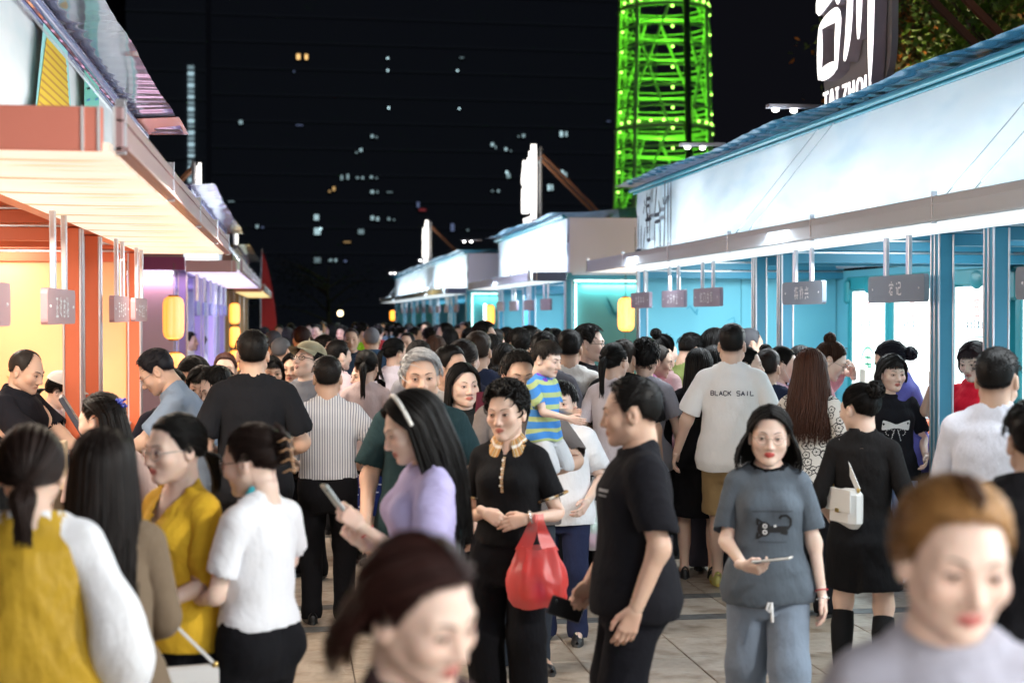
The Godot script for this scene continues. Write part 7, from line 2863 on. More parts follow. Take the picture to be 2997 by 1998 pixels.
	person({"label": "person with loose dark hair half hidden behind the khaki cap", "at": Vector3(0.012,0,-11.53), "h": 1.583, "yaw": -20.1, "sex": 1, "lod": 1, "top": "tee", "tm": plain(0.1,0.05,0.05), "bottom": "trousers", "bm": plain(0.009,0.009,0.011), "hair": "bob", "tone": SKIN.t})
	var khaki = person({"label": "person in a khaki cap, glasses and grey T-shirt, looking up open-mouthed", "at": Vector3(0.095,0,-10.386), "h": 1.688, "yaw": -42.6, "sex": 0, "lod": 0, "top": "loose_tee", "tm": plain(0.22,0.235,0.27), "bottom": "trousers", "bm": plain(0.009,0.009,0.011), "hair": "crop", "tone": SKIN.p, "pose": {"head": Vector3(-20,-4,0)}, "collar": "rib"})
	var stripes = person({"label": "person in a pinstriped short-sleeved shirt tucked into black trousers, from behind", "at": Vector3(0.217,0,-8.868), "h": 1.631, "yaw": 178.6, "sex": 0, "lod": 0, "top": "tucked", "tm": patterned("pinstripe"), "bottom": "trousers", "bm": plain(0.009,0.009,0.011), "hair": "crop", "hc": Color(0.014,0.011,0.01), "tone": SKIN.m, "pose": {"lw": Vector3(0.2,1,0.2), "rw": Vector3(-0.2,1,0.2), "lp": Vector3(1,-0.3,-0.5), "rp": Vector3(-1,-0.3,-0.5)}, "collar": "stand"})
	var dotted = person({"label": "person in a dark blue dotted dress, looking towards the left stalls", "at": Vector3(0.559,0,-11.041), "h": 1.538, "yaw": -50.9, "sex": 1, "lod": 0, "top": "dress", "tm": patterned("dots"), "hair": "low_pony", "tone": SKIN.p, "pose": {"lw": Vector3(0.2,0.9,0.1), "rw": Vector3(-0.16,0.96,0.2), "head": Vector3(2,-10,0)}})
	var elder = person({"label": "elderly person with grey hair in a dark green polo shirt", "at": Vector3(0.639,0,-7.083), "h": 1.712, "yaw": -1.2, "sex": 0, "lod": 0, "top": "loose_tee", "tm": plain(0.016,0.035,0.04), "bottom": "trousers", "bm": plain(0.1,0.13,0.15), "hair": "swept", "hc": Color(0.36,0.37,0.38), "tone": SKIN.m, "pose": {"lw": Vector3(0.26,0.87,0.04), "rw": Vector3(-0.28,0.86,0.06), "head": Vector3(0,0,2)}, "collar": "fold", "fat": 0.005})
	var wire = person({"label": "person with cropped hair and wire glasses behind the elderly one", "at": Vector3(0.949,0,-8.553), "h": 1.703, "yaw": 41.7, "sex": 0, "lod": 1, "top": "tee", "tm": plain(0.72,0.73,0.76), "bottom": "trousers", "bm": plain(0.009,0.009,0.011), "hair": "fade", "tone": SKIN.m})
	var redphone = person({"label": "person with long black hair holding up a dark red phone", "at": Vector3(1.002,0,-8.341), "h": 1.6, "yaw": 17.1, "sex": 1, "lod": 0, "top": "tee", "tm": plain(0.02,0.02,0.02), "bottom": "trousers", "bm": plain(0.009,0.009,0.011), "hair": "long", "tone": SKIN.p, "pose": {"lw": Vector3(0,1.33,0.27), "lf": Vector3(-0.1,1,0.25), "ln": Vector3(0,0,-1), "head": Vector3(0,-2,2)}, "hands": ["phone", "relaxed"], "collar": "rib"})
	var strap = person({"label": "person in a navy shirt with a tan strap across the back", "at": Vector3(1.281,0,-9.819), "h": 1.777, "yaw": 168.6, "sex": 0, "lod": 1, "top": "loose_tee", "tm": plain(0.018,0.024,0.05), "bottom": "trousers", "bm": plain(0.009,0.009,0.011), "hair": "fade", "hc": Color(0.03,0.02,0.015), "tone": SKIN.t})
	person({"label": "person with brown-black tied hair just left of the tan strap", "at": Vector3(1.113,0,-9.237), "h": 1.736, "yaw": 143.1, "sex": 1, "lod": 1, "top": "tee", "tm": plain(0.02,0.022,0.04), "bottom": "trousers", "bm": plain(0.009,0.009,0.011), "hair": "low_bun", "hc": Color(0.02,0.014,0.012), "tone": SKIN.f})
	var father = person({"label": "person in a taupe T-shirt and glasses carrying a toddler on one arm", "at": Vector3(1.199,0,-7.507), "h": 1.696, "yaw": 2.9, "sex": 0, "lod": 0, "top": "loose_tee", "tm": plain(0.15,0.13,0.125), "bottom": "trousers", "bm": plain(0.035,0.042,0.055), "hair": "short", "tone": SKIN.m, "pose": {"lw": Vector3(0.1,1.1,0.27), "lp": Vector3(1,-0.5,-0.2), "lf": Vector3(-1,0.05,0.1), "ln": Vector3(0,1,-0.3), "rw": Vector3(-0.1,1.16,0.25), "head": Vector3(4,0,0)}, "fat": 0.005, "collar": "rib"})
	var toddler = person({"label": "toddler in a blue and green striped shirt with a purple collar", "at": Vector3(1.296,0.83,-7.289), "h": 0.9, "yaw": 47.9, "sex": 0, "lod": 0, "top": "tee", "tm": patterned("toddler"), "bottom": "shorts", "bm": plain(0.5,0.52,0.55), "hair": "boy", "hc": Color(0.02,0.017,0.015), "tone": SKIN.p, "pose": {"lw": Vector3(0.06,1.08,0.3), "rw": Vector3(-0.1,1.03,0.34), "ll": Vector3(0.1,0.4,-0.22), "rl": Vector3(-0.1,0.4,-0.22), "head": Vector3(12,0,0), "hip": Vector3(0,-0.02,0)}, "hands": ["flat", "flat"], "collar": "fold", "cm": cloth("purple collar", Color(0.17, 0.06, 0.5), 0.85, 0.2)})
	var boy = person({"label": "boy in an oversized white shirt behind the carried toddler", "at": Vector3(1.555,0,-8.152), "h": 1.492, "yaw": -22.8, "sex": 0, "lod": 0, "top": "loose_tee", "tm": plain(0.72,0.73,0.76), "bottom": "trousers", "bm": plain(0.02,0.025,0.06), "hair": "boy", "tone": SKIN.p, "pose": {"lw": Vector3(0.2,0.95,0.14)}, "shoes": Color(0.02,0.02,0.025), "collar": "rib"})
	person({"label": "person in a plain white T-shirt with a small child's hand on the shoulder", "at": Vector3(2.006,0,-10.213), "h": 1.786, "yaw": 168.9, "sex": 0, "lod": 0, "top": "loose_tee", "tm": plain(0.72,0.72,0.7), "bottom": "trousers", "bm": plain(0.009,0.009,0.011), "hair": "crop", "tone": SKIN.m, "collar": "rib"})
	var roundglass = person({"label": "tall person with round glasses in profile against the teal end wall", "at": Vector3(2.186,0,-10.388), "h": 1.823, "yaw": 70.1, "sex": 0, "lod": 1, "top": "tee", "tm": plain(0.01,0.01,0.013), "bottom": "trousers", "bm": plain(0.009,0.009,0.011), "hair": "short", "tone": SKIN.p})
	var thickset = person({"label": "thickset person with shaved sides in a black T-shirt and navy trousers", "at": Vector3(2.35,0,-9.956), "h": 1.71, "yaw": 148.7, "sex": 0, "lod": 0, "top": "loose_tee", "tm": plain(0.009,0.009,0.01), "bottom": "wide_trousers", "bm": plain(0.02,0.03,0.07), "hair": "fade", "hc": Color(0.03,0.022,0.018), "tone": SKIN.t, "fat": 0.02, "collar": "rib"})
	person({"label": "person with a black ponytail and white lace shoulders", "at": Vector3(2.243,0,-9.77), "h": 1.699, "yaw": 137.1, "sex": 1, "lod": 1, "top": "tee", "tm": plain(0.66,0.6,0.64), "bottom": "trousers", "bm": plain(0.009,0.009,0.011), "hair": "pony", "tone": SKIN.f})
	person({"label": "person with fluffy black hair between the thickset one and the pink polo", "at": Vector3(2.529,0,-10.029), "h": 1.702, "yaw": 160.8, "sex": 1, "lod": 1, "top": "tee", "tm": plain(0.3,0.3,0.34), "bottom": "trousers", "bm": plain(0.009,0.009,0.011), "hair": "curly", "tone": SKIN.f})
	var pink = person({"label": "person with a shaved head in a pink polo shirt, seen in profile", "at": Vector3(2.712,0,-10.604), "h": 1.678, "yaw": 83.2, "sex": 0, "lod": 0, "top": "tee", "tm": plain(0.6,0.24,0.42), "bottom": "trousers", "bm": plain(0.009,0.009,0.011), "hair": "buzz", "hc": Color(0.05,0.042,0.036), "tone": SKIN.t, "pose": {"lean": 8, "head": Vector3(12,0,0), "lw": Vector3(0.15,1,0.34), "rw": Vector3(-0.15,1,0.34)}, "collar": "fold"})
	person({"label": "person with a small round bun on top of dark hair", "at": Vector3(2.892,0,-10.885), "h": 1.74, "yaw": 115.1, "sex": 1, "lod": 1, "top": "tee", "tm": plain(0.3,0.2,0.2), "bottom": "trousers", "bm": plain(0.009,0.009,0.011), "hair": "top_bun", "tone": SKIN.f})
	person({"label": "person in an olive green T-shirt leaning towards the teal counter", "at": Vector3(3.12,0,-11.167), "h": 1.765, "yaw": 115.8, "sex": 0, "lod": 1, "top": "loose_tee", "tm": plain(0.19,0.24,0.08), "bottom": "trousers", "bm": plain(0.009,0.009,0.011), "hair": "short", "tone": SKIN.m, "pose": {"lean": 12, "lw": Vector3(0.17,1.03,0.36), "rw": Vector3(-0.17,1.02,0.36), "head": Vector3(26,0,0)}})
	var blacklong = person({"label": "person in black with long straight black hair and a hair clip", "at": Vector3(2.915,0,-9.968), "h": 1.645, "yaw": 163.7, "sex": 1, "lod": 1, "top": "long", "tm": plain(0.009,0.009,0.011), "bottom": "skirt", "bm": plain(0.009,0.009,0.011), "hair": "long", "tone": SKIN.f})
	person({"label": "person in dark grey standing half behind the lettered white T-shirt", "at": Vector3(3.109,0,-10.242), "h": 1.658, "yaw": 151.1, "sex": 1, "lod": 1, "top": "tee", "tm": plain(0.1,0.1,0.13), "bottom": "wide_trousers", "bm": plain(0.1,0.1,0.13), "hair": "long", "tone": SKIN.f})
	person({"label": "person with smooth black hair beyond the lettered white T-shirt", "at": Vector3(3.424,0,-11.208), "h": 1.784, "yaw": 93, "sex": 1, "lod": 1, "top": "tee", "tm": plain(0.009,0.009,0.011), "bottom": "trousers", "bm": plain(0.009,0.009,0.011), "hair": "short_bob", "tone": SKIN.f})
	var lettered = person({"label": "tall person in a white T-shirt lettered across the back, khaki cargo shorts", "at": Vector3(2.999,0,-9.453), "h": 1.832, "yaw": 158.4, "sex": 0, "lod": 0, "top": "loose_tee", "tm": plain(0.8,0.8,0.8), "bottom": "shorts", "bm": plain(0.34,0.23,0.11), "hair": "fade", "hc": Color(0.014,0.011,0.01), "tone": SKIN.f, "pose": {"ll": Vector3(0.1,0.085,0.18), "rl": Vector3(-0.1,0.085,-0.12), "lw": Vector3(0.36,0.88,0.1), "rw": Vector3(-0.2,0.98,0.2)}, "shoes": Color(0.55,0.52,0.16), "soles": Color(0.6,0.45,0.1), "collar": "rib"})
	person({"label": "person with close-cropped grey hair beside the blue post", "at": Vector3(3.786,0,-11.456), "h": 1.795, "yaw": 99.7, "sex": 0, "lod": 1, "top": "tee", "tm": plain(0.6,0.6,0.62), "bottom": "trousers", "bm": plain(0.009,0.009,0.011), "hair": "buzz", "hc": Color(0.09,0.09,0.1), "tone": SKIN.m})
	person({"label": "person with pulled-back black hair in profile by the blue post", "at": Vector3(3.154,0,-9.628), "h": 1.671, "yaw": 77.9, "sex": 1, "lod": 1, "top": "tee", "tm": plain(0.3,0.3,0.3), "bottom": "trousers", "bm": plain(0.009,0.009,0.011), "hair": "low_bun", "tone": SKIN.f})
	person({"label": "person with a clipped neckline in a navy T-shirt near the face mask", "at": Vector3(3.374,0,-9.796), "h": 1.639, "yaw": 151, "sex": 0, "lod": 1, "top": "tee", "tm": plain(0.018,0.024,0.05), "bottom": "trousers", "bm": plain(0.009,0.009,0.011), "hair": "fade", "hc": Color(0.02,0.015,0.012), "tone": SKIN.m, "fat": 0.005})
	var masked = person({"label": "person wearing a pale blue face mask under the chin", "at": Vector3(3.534,0,-9.975), "h": 1.662, "yaw": 76.5, "sex": 1, "lod": 1, "top": "tee", "tm": plain(0.6,0.45,0.55), "bottom": "trousers", "bm": plain(0.009,0.009,0.011), "hair": "bun", "tone": SKIN.p, "pose": {"head": Vector3(6,0,0)}})
	var wavy = person({"label": "person with long wavy red-brown hair in a flower-patterned blouse", "at": Vector3(3.244,0,-8.602), "h": 1.672, "yaw": 145.3, "sex": 1, "lod": 0, "top": "tee", "tm": patterned("flowers"), "bottom": "trousers", "bm": plain(0.009,0.009,0.011), "hair": "wavy", "hc": Color(0.055,0.02,0.011), "tone": SKIN.f, "collar": "rib"})
	var topknot = person({"label": "person with a messy brown topknot, one hand at the face", "at": Vector3(3.747,0,-9.76), "h": 1.72, "yaw": 70.4, "sex": 1, "lod": 0, "top": "tee", "tm": plain(0.6,0.3,0.33), "bottom": "trousers", "bm": plain(0.009,0.009,0.011), "hair": "top_bun", "hc": Color(0.05,0.024,0.015), "tone": SKIN.p, "pose": {"lean": 8, "lw": Vector3(0.06,1.46,0.24), "lf": Vector3(-0.4,0.8,-0.1), "ln": Vector3(-0.3,0,-1), "rw": Vector3(-0.12,1,0.34), "head": Vector3(26,0,0)}, "hands": ["phone", "relaxed"], "collar": "rib"})
	person({"label": "person whose dark crown shows behind the wavy red-brown hair", "at": Vector3(3.821,0,-10.334), "h": 1.653, "yaw": 129.7, "sex": 1, "lod": 1, "top": "tee", "tm": plain(0.1,0.1,0.12), "bottom": "trousers", "bm": plain(0.009,0.009,0.011), "hair": "bob", "tone": SKIN.f})
	person({"label": "person in a violet-blue shirt bending over the right-hand counter", "at": Vector3(4.328,0,-9.607), "h": 1.732, "yaw": -115.5, "sex": 1, "lod": 1, "top": "tee", "tm": plain(0.1,0.1,0.34), "bottom": "trousers", "bm": plain(0.009,0.009,0.011), "hair": "low_bun", "hc": Color(0.014,0.013,0.02), "tone": SKIN.f, "pose": {"lean": 12, "lw": Vector3(0.17,1.03,0.36), "rw": Vector3(-0.17,1.02,0.36), "head": Vector3(26,0,0)}})
	var bow = person({"label": "person in a black T-shirt with a white bow print and pale jeans", "at": Vector3(4.167,0,-9.473), "h": 1.605, "yaw": -7.7, "sex": 1, "lod": 0, "top": "loose_tee", "tm": plain(0.01,0.01,0.013), "bottom": "wide_trousers", "bm": patterned("denim"), "hair": "short_bob", "hc": Color(0.016,0.011,0.01), "tone": SKIN.p, "pose": {"lw": Vector3(0.2,0.98,0.2), "lf": Vector3(-0.2,-0.5,0.6), "head": Vector3(2,10,0)}, "lips": Color(0.75,0.33,0.33), "collar": "rib"})
	var red = person({"label": "seller in a red T-shirt with one fist raised, inside the blue stall", "at": Vector3(4.718,0,-9.297), "h": 1.708, "yaw": -50.9, "sex": 1, "lod": 0, "top": "loose_tee", "tm": plain(0.62,0.012,0.03), "bottom": "trousers", "bm": plain(0.009,0.009,0.011), "hair": "short_bob", "hc": Color(0.025,0.012,0.013), "tone": SKIN.f, "pose": {"rw": Vector3(-0.2,1.42,0.26), "rf": Vector3(0.1,1,0.1), "rn": Vector3(0.5,0,-1), "rp": Vector3(-0.7,-1,0.2), "lw": Vector3(0.2,1,0.3), "head": Vector3(12,-4,2)}, "hands": ["relaxed", "grip"], "collar": "rib"})
	person({"label": "person with full black hair behind the white T-shirt, left of it", "at": Vector3(1.789,0,-10.044), "h": 1.767, "yaw": 161.9, "sex": 0, "lod": 1, "top": "tee", "tm": plain(0.1,0.1,0.12), "bottom": "trousers", "bm": plain(0.009,0.009,0.011), "hair": "short", "tone": SKIN.m})
	person({"label": "person with glossy black hair in front of the white tube lamp", "at": Vector3(1.878,0,-11.751), "h": 1.781, "yaw": -169.1, "sex": 0, "lod": 1, "top": "tee", "tm": plain(0.35,0.35,0.38), "bottom": "trousers", "bm": plain(0.009,0.009,0.011), "hair": "short", "tone": SKIN.m})
	person({"label": "person in profile just beyond the glossy black hair", "at": Vector3(2.08,0,-12.428), "h": 1.797, "yaw": 76.5, "sex": 0, "lod": 1, "top": "tee", "tm": plain(0.02,0.02,0.03), "bottom": "trousers", "bm": plain(0.009,0.009,0.011), "hair": "fade", "tone": SKIN.m})
	person({"label": "person in pale mint with dark tied hair", "at": Vector3(1.585,0,-10.58), "h": 1.685, "yaw": 143.5, "sex": 1, "lod": 1, "top": "tee", "tm": plain(0.35,0.6,0.5), "bottom": "trousers", "bm": plain(0.009,0.009,0.011), "hair": "low_pony", "tone": SKIN.f})
	person({"label": "person with black hair in profile against the far teal panel", "at": Vector3(1.871,0,-13.878), "h": 1.833, "yaw": 70.3, "sex": 0, "lod": 1, "top": "tee", "tm": plain(0.015,0.015,0.02), "bottom": "trousers", "bm": plain(0.009,0.009,0.011), "hair": "short", "tone": SKIN.m})
	person({"label": "person with very long black hair beside the navy shirt", "at": Vector3(1.689,0,-12.083), "h": 1.725, "yaw": 168, "sex": 1, "lod": 1, "top": "tee", "tm": plain(0.009,0.009,0.011), "bottom": "trousers", "bm": plain(0.009,0.009,0.011), "hair": "long", "tone": SKIN.f})
	person({"label": "person in a white T-shirt with a long black ponytail, walking away", "at": Vector3(0.894,0,-12.61), "h": 1.693, "yaw": 155.9, "sex": 1, "lod": 1, "top": "loose_tee", "tm": plain(0.64,0.6,0.68), "bottom": "skirt", "bm": plain(0.018,0.024,0.05), "hair": "pony", "tone": SKIN.f, "pose": {"ll": Vector3(0.1,0.085,0.24), "rl": Vector3(-0.1,0.13,-0.22), "lw": Vector3(0.26,0.88,-0.1), "rw": Vector3(-0.26,0.9,0.13), "head": Vector3(0,-30,0)}})
	person({"label": "person with rounded black hair just above the grey-haired one", "at": Vector3(0.97,0,-10.979), "h": 1.692, "yaw": 172.9, "sex": 1, "lod": 1, "top": "tee", "tm": plain(0.5,0.5,0.55), "bottom": "trousers", "bm": plain(0.009,0.009,0.011), "hair": "bob", "tone": SKIN.f})
	person({"label": "person with a brown bob in a white shirt", "at": Vector3(1.346,0,-13.451), "h": 1.699, "yaw": 169.3, "sex": 1, "lod": 1, "top": "tee", "tm": plain(0.72,0.73,0.76), "bottom": "trousers", "bm": plain(0.009,0.009,0.011), "hair": "bob", "hc": Color(0.06,0.03,0.02), "tone": SKIN.f})
	person({"label": "person with grey stubbled hair in a navy polo, left of the khaki cap", "at": Vector3(-0.1,0,-13.169), "h": 1.694, "yaw": 150.4, "sex": 0, "lod": 1, "top": "tee", "tm": plain(0.018,0.024,0.05), "bottom": "trousers", "bm": plain(0.009,0.009,0.011), "hair": "buzz", "hc": Color(0.12,0.12,0.13), "tone": SKIN.m})
	person({"label": "person in a dark polo shirt in front of the grey stubbled hair", "at": Vector3(-0.192,0,-15.208), "h": 1.741, "yaw": 135.7, "sex": 0, "lod": 2, "top": "tee", "tm": plain(0.03,0.03,0.06), "bottom": "trousers", "bm": plain(0.009,0.009,0.011), "hair": "buzz", "hc": Color(0.06,0.06,0.07), "tone": SKIN.m})
	person({"label": "person in a maroon shirt seen from behind", "at": Vector3(0.102,0,-15.669), "h": 1.768, "yaw": 179.6, "sex": 0, "lod": 2, "top": "tee", "tm": plain(0.09,0.012,0.02), "bottom": "trousers", "bm": plain(0.009,0.009,0.011), "hair": "short", "hc": Color(0.03,0.014,0.012), "tone": SKIN.m, "fat": 0.02})
	var farglass = person({"label": "person in black with glasses, above the pinstriped shirt", "at": Vector3(0.298,0,-13.107), "h": 1.702, "yaw": 56.7, "sex": 0, "lod": 1, "top": "tee", "tm": plain(0.009,0.009,0.011), "bottom": "trousers", "bm": plain(0.009,0.009,0.011), "hair": "short", "tone": SKIN.m})
	person({"label": "person in pale pink with tidy black hair and glasses", "at": Vector3(0.397,0,-12.383), "h": 1.671, "yaw": 120.2, "sex": 0, "lod": 1, "top": "tee", "tm": plain(0.6,0.5,0.55), "bottom": "trousers", "bm": plain(0.009,0.009,0.011), "hair": "crop", "tone": SKIN.p})
	person({"label": "person in a black T-shirt walking towards the viewer, far off", "at": Vector3(0.657,0,-16.089), "h": 1.759, "yaw": -2.3, "sex": 0, "lod": 2, "top": "tee", "tm": plain(0.012,0.012,0.012), "bottom": "trousers", "bm": plain(0.009,0.009,0.011), "hair": "buzz", "hc": Color(0.03,0.02,0.02), "tone": SKIN.t, "pose": {"ll": Vector3(0.1,0.085,0.24), "rl": Vector3(-0.1,0.13,-0.22), "lw": Vector3(0.26,0.88,-0.1), "rw": Vector3(-0.26,0.9,0.13)}})
	person({"label": "person in a neon green vest", "at": Vector3(0.979,0,-20.088), "h": 1.785, "yaw": 97.2, "sex": 0, "lod": 2, "top": "tee", "tm": plain(0.35,0.75,0.02), "bottom": "trousers", "bm": plain(0.009,0.009,0.011), "hair": "short", "tone": SKIN.m, "pose": {"ll": Vector3(0.1,0.13,-0.2), "rl": Vector3(-0.1,0.085,0.22), "lw": Vector3(0.26,0.9,0.13), "rw": Vector3(-0.26,0.88,-0.1)}})
	person({"label": "person with grey hair in a slate blue shirt, from behind", "at": Vector3(0.829,0,-15.05), "h": 1.773, "yaw": 176.8, "sex": 0, "lod": 2, "top": "tee", "tm": plain(0.03,0.06,0.11), "bottom": "trousers", "bm": plain(0.009,0.009,0.011), "hair": "buzz", "hc": Color(0.15,0.15,0.17), "tone": SKIN.t, "fat": 0.02})
	person({"label": "person with a black ponytail behind the dotted dress", "at": Vector3(0.566,0,-10.939), "h": 1.624, "yaw": 167, "sex": 1, "lod": 1, "top": "tee", "tm": plain(0.5,0.4,0.4), "bottom": "trousers", "bm": plain(0.009,0.009,0.011), "hair": "pony", "tone": SKIN.f})
	person({"label": "person facing the viewer in pale orange light, far off", "at": Vector3(1.321,0,-16.491), "h": 1.704, "yaw": -24.6, "sex": 0, "lod": 2, "top": "tee", "tm": plain(0.6,0.5,0.45), "bottom": "trousers", "bm": plain(0.009,0.009,0.011), "hair": "buzz", "tone": SKIN.t})
	person({"label": "seller in white inside the violet stall, the nearer of two", "at": Vector3(-1.482,0,-21.478), "h": 1.638, "yaw": 63.9, "sex": 0, "lod": 2, "top": "tee", "tm": plain(0.72,0.73,0.76), "bottom": "trousers", "bm": plain(0.009,0.009,0.011), "hair": "short", "tone": SKIN.m})
	person({"label": "seller in pale grey inside the violet stall, the farther of two", "at": Vector3(-1.458,0,-22.992), "h": 1.592, "yaw": -76.4, "sex": 0, "lod": 2, "top": "tee", "tm": plain(0.5,0.52,0.56), "bottom": "trousers", "bm": plain(0.009,0.009,0.011), "hair": "short", "tone": SKIN.m})
	person({"label": "distant person in white with short dark hair beside the violet stall", "at": Vector3(-0.497,0,-26.387), "h": 1.679, "yaw": 191.1, "sex": 0, "lod": 2, "top": "tee", "tm": plain(0.6,0.6,0.62), "bottom": "trousers", "bm": plain(0.1,0.1,0.12), "hair": "short", "tone": SKIN.p})
	person({"label": "distant person in cream with cropped hair beside the violet stall", "at": Vector3(-0.274,0,-30.401), "h": 1.691, "yaw": 0.5, "sex": 0, "lod": 2, "top": "tee", "tm": plain(0.55,0.5,0.4), "bottom": "trousers", "bm": plain(0.009,0.009,0.011), "hair": "fade", "tone": SKIN.t})
	person({"label": "distant person in olive with a dark bob by the red flag", "at": Vector3(-0.074,0,-24.297), "h": 1.689, "yaw": 170.2, "sex": 1, "lod": 2, "top": "tee", "tm": plain(0.1,0.1,0.04), "bottom": "trousers", "bm": plain(0.018,0.024,0.05), "hair": "bob", "tone": SKIN.f})
	person({"label": "distant person in grey with a low ponytail by the red flag", "at": Vector3(-0.023,0,-34.411), "h": 1.715, "yaw": 170, "sex": 1, "lod": 2, "top": "tee", "tm": plain(0.15,0.15,0.16), "bottom": "trousers", "bm": plain(0.018,0.024,0.05), "hair": "low_pony", "tone": SKIN.f, "pose": {"ll": Vector3(0.1,0.13,-0.2), "rl": Vector3(-0.1,0.085,0.22), "lw": Vector3(0.26,0.9,0.13), "rw": Vector3(-0.26,0.88,-0.1)}})
	person({"label": "distant person in brown with long dark hair in mid-passage", "at": Vector3(0.379,0,-30.3), "h": 1.728, "yaw": -30.7, "sex": 1, "lod": 2, "top": "tee", "tm": plain(0.12,0.07,0.04), "bottom": "trousers", "bm": plain(0.009,0.009,0.011), "hair": "long", "tone": SKIN.p, "pose": {"ll": Vector3(0.1,0.085,0.24), "rl": Vector3(-0.1,0.13,-0.22), "lw": Vector3(0.26,0.88,-0.1), "rw": Vector3(-0.26,0.9,0.13)}})
	person({"label": "distant person in black with a bun in mid-passage", "at": Vector3(0.454,0,-26.241), "h": 1.735, "yaw": -31, "sex": 1, "lod": 2, "top": "tee", "tm": plain(0.012,0.012,0.012), "bottom": "trousers", "bm": plain(0.009,0.009,0.011), "hair": "bun", "tone": SKIN.f})
	person({"label": "distant person in pale blue with cropped hair in mid-passage", "at": Vector3(0.814,0,-38.33), "h": 1.717, "yaw": -31.2, "sex": 0, "lod": 2, "top": "tee", "tm": plain(0.25,0.35,0.5), "bottom": "trousers", "bm": plain(0.009,0.009,0.011), "hair": "fade", "tone": SKIN.t, "pose": {"ll": Vector3(0.1,0.13,-0.2), "rl": Vector3(-0.1,0.085,0.22), "lw": Vector3(0.26,0.9,0.13), "rw": Vector3(-0.26,0.88,-0.1)}})
	person({"label": "distant person in pink with a dark bob in mid-passage", "at": Vector3(0.76,0,-28.217), "h": 1.731, "yaw": -91.5, "sex": 1, "lod": 2, "top": "tee", "tm": plain(0.55,0.3,0.35), "bottom": "trousers", "bm": plain(0.1,0.1,0.12), "hair": "bob", "tone": SKIN.f, "pose": {"ll": Vector3(0.1,0.085,0.24), "rl": Vector3(-0.1,0.13,-0.22), "lw": Vector3(0.26,0.88,-0.1), "rw": Vector3(-0.26,0.9,0.13)}})
	person({"label": "distant person in orange with a low ponytail in mid-passage", "at": Vector3(1.268,0,-40.283), "h": 1.707, "yaw": 148.2, "sex": 1, "lod": 2, "top": "tee", "tm": plain(0.6,0.2,0.05), "bottom": "trousers", "bm": plain(0.018,0.024,0.05), "hair": "low_pony", "tone": SKIN.t})
	person({"label": "distant person in lilac with long dark hair in mid-passage", "at": Vector3(0.84,0,-24.156), "h": 1.718, "yaw": -32, "sex": 1, "lod": 2, "top": "tee", "tm": plain(0.35,0.28,0.5), "bottom": "trousers", "bm": plain(0.009,0.009,0.011), "hair": "long", "tone": SKIN.m, "pose": {"ll": Vector3(0.1,0.13,-0.2), "rl": Vector3(-0.1,0.085,0.22), "lw": Vector3(0.26,0.9,0.13), "rw": Vector3(-0.26,0.88,-0.1)}})
	person({"label": "distant person in navy with a bun in mid-passage", "at": Vector3(1.577,0,-36.187), "h": 1.716, "yaw": 177.5, "sex": 1, "lod": 2, "top": "tee", "tm": plain(0.02,0.025,0.06), "bottom": "trousers", "bm": plain(0.1,0.1,0.12), "hair": "bun", "tone": SKIN.t})
	person({"label": "distant person in dark red with short dark hair near the slate blue shirt", "at": Vector3(1.436,0,-24.065), "h": 1.74, "yaw": 176.6, "sex": 0, "lod": 2, "top": "tee", "tm": plain(0.2,0.02,0.02), "bottom": "trousers", "bm": plain(0.018,0.024,0.05), "hair": "short", "tone": SKIN.p, "pose": {"ll": Vector3(0.1,0.13,-0.2), "rl": Vector3(-0.1,0.085,0.22), "lw": Vector3(0.26,0.9,0.13), "rw": Vector3(-0.26,0.88,-0.1)}})
	person({"label": "distant person in black with a dark bob near the slate blue shirt", "at": Vector3(2.434,0,-38.078), "h": 1.705, "yaw": -33.7, "sex": 1, "lod": 2, "top": "tee", "tm": plain(0.012,0.012,0.012), "bottom": "trousers", "bm": plain(0.018,0.024,0.05), "hair": "bob", "tone": SKIN.f, "pose": {"lw": Vector3(0.13,1,0.27), "rw": Vector3(-0.13,1,0.27)}})
	person({"label": "distant person in pale blue with a low ponytail near the slate blue shirt", "at": Vector3(2.022,0,-30.046), "h": 1.728, "yaw": 176.2, "sex": 1, "lod": 2, "top": "tee", "tm": plain(0.25,0.35,0.5), "bottom": "trousers", "bm": plain(0.009,0.009,0.011), "hair": "low_pony", "tone": SKIN.p, "pose": {"ll": Vector3(0.1,0.13,-0.2), "rl": Vector3(-0.1,0.085,0.22), "lw": Vector3(0.26,0.9,0.13), "rw": Vector3(-0.26,0.88,-0.1)}})
	person({"label": "distant person in pink with long dark hair where the blue stalls begin", "at": Vector3(2.487,0,-34.022), "h": 1.726, "yaw": -94.2, "sex": 1, "lod": 2, "top": "tee", "tm": plain(0.55,0.3,0.35), "bottom": "trousers", "bm": plain(0.018,0.024,0.05), "hair": "long", "tone": SKIN.p, "pose": {"ll": Vector3(0.1,0.13,-0.2), "rl": Vector3(-0.1,0.085,0.22), "lw": Vector3(0.26,0.9,0.13), "rw": Vector3(-0.26,0.88,-0.1)}})
	person({"label": "distant person in orange with a bun where the blue stalls begin", "at": Vector3(1.669,0,-22.004), "h": 1.727, "yaw": 85.7, "sex": 1, "lod": 2, "top": "tee", "tm": plain(0.6,0.2,0.05), "bottom": "trousers", "bm": plain(0.009,0.009,0.011), "hair": "bun", "tone": SKIN.f, "pose": {"ll": Vector3(0.1,0.085,0.24), "rl": Vector3(-0.1,0.13,-0.22), "lw": Vector3(0.26,0.88,-0.1), "rw": Vector3(-0.26,0.9,0.13)}})
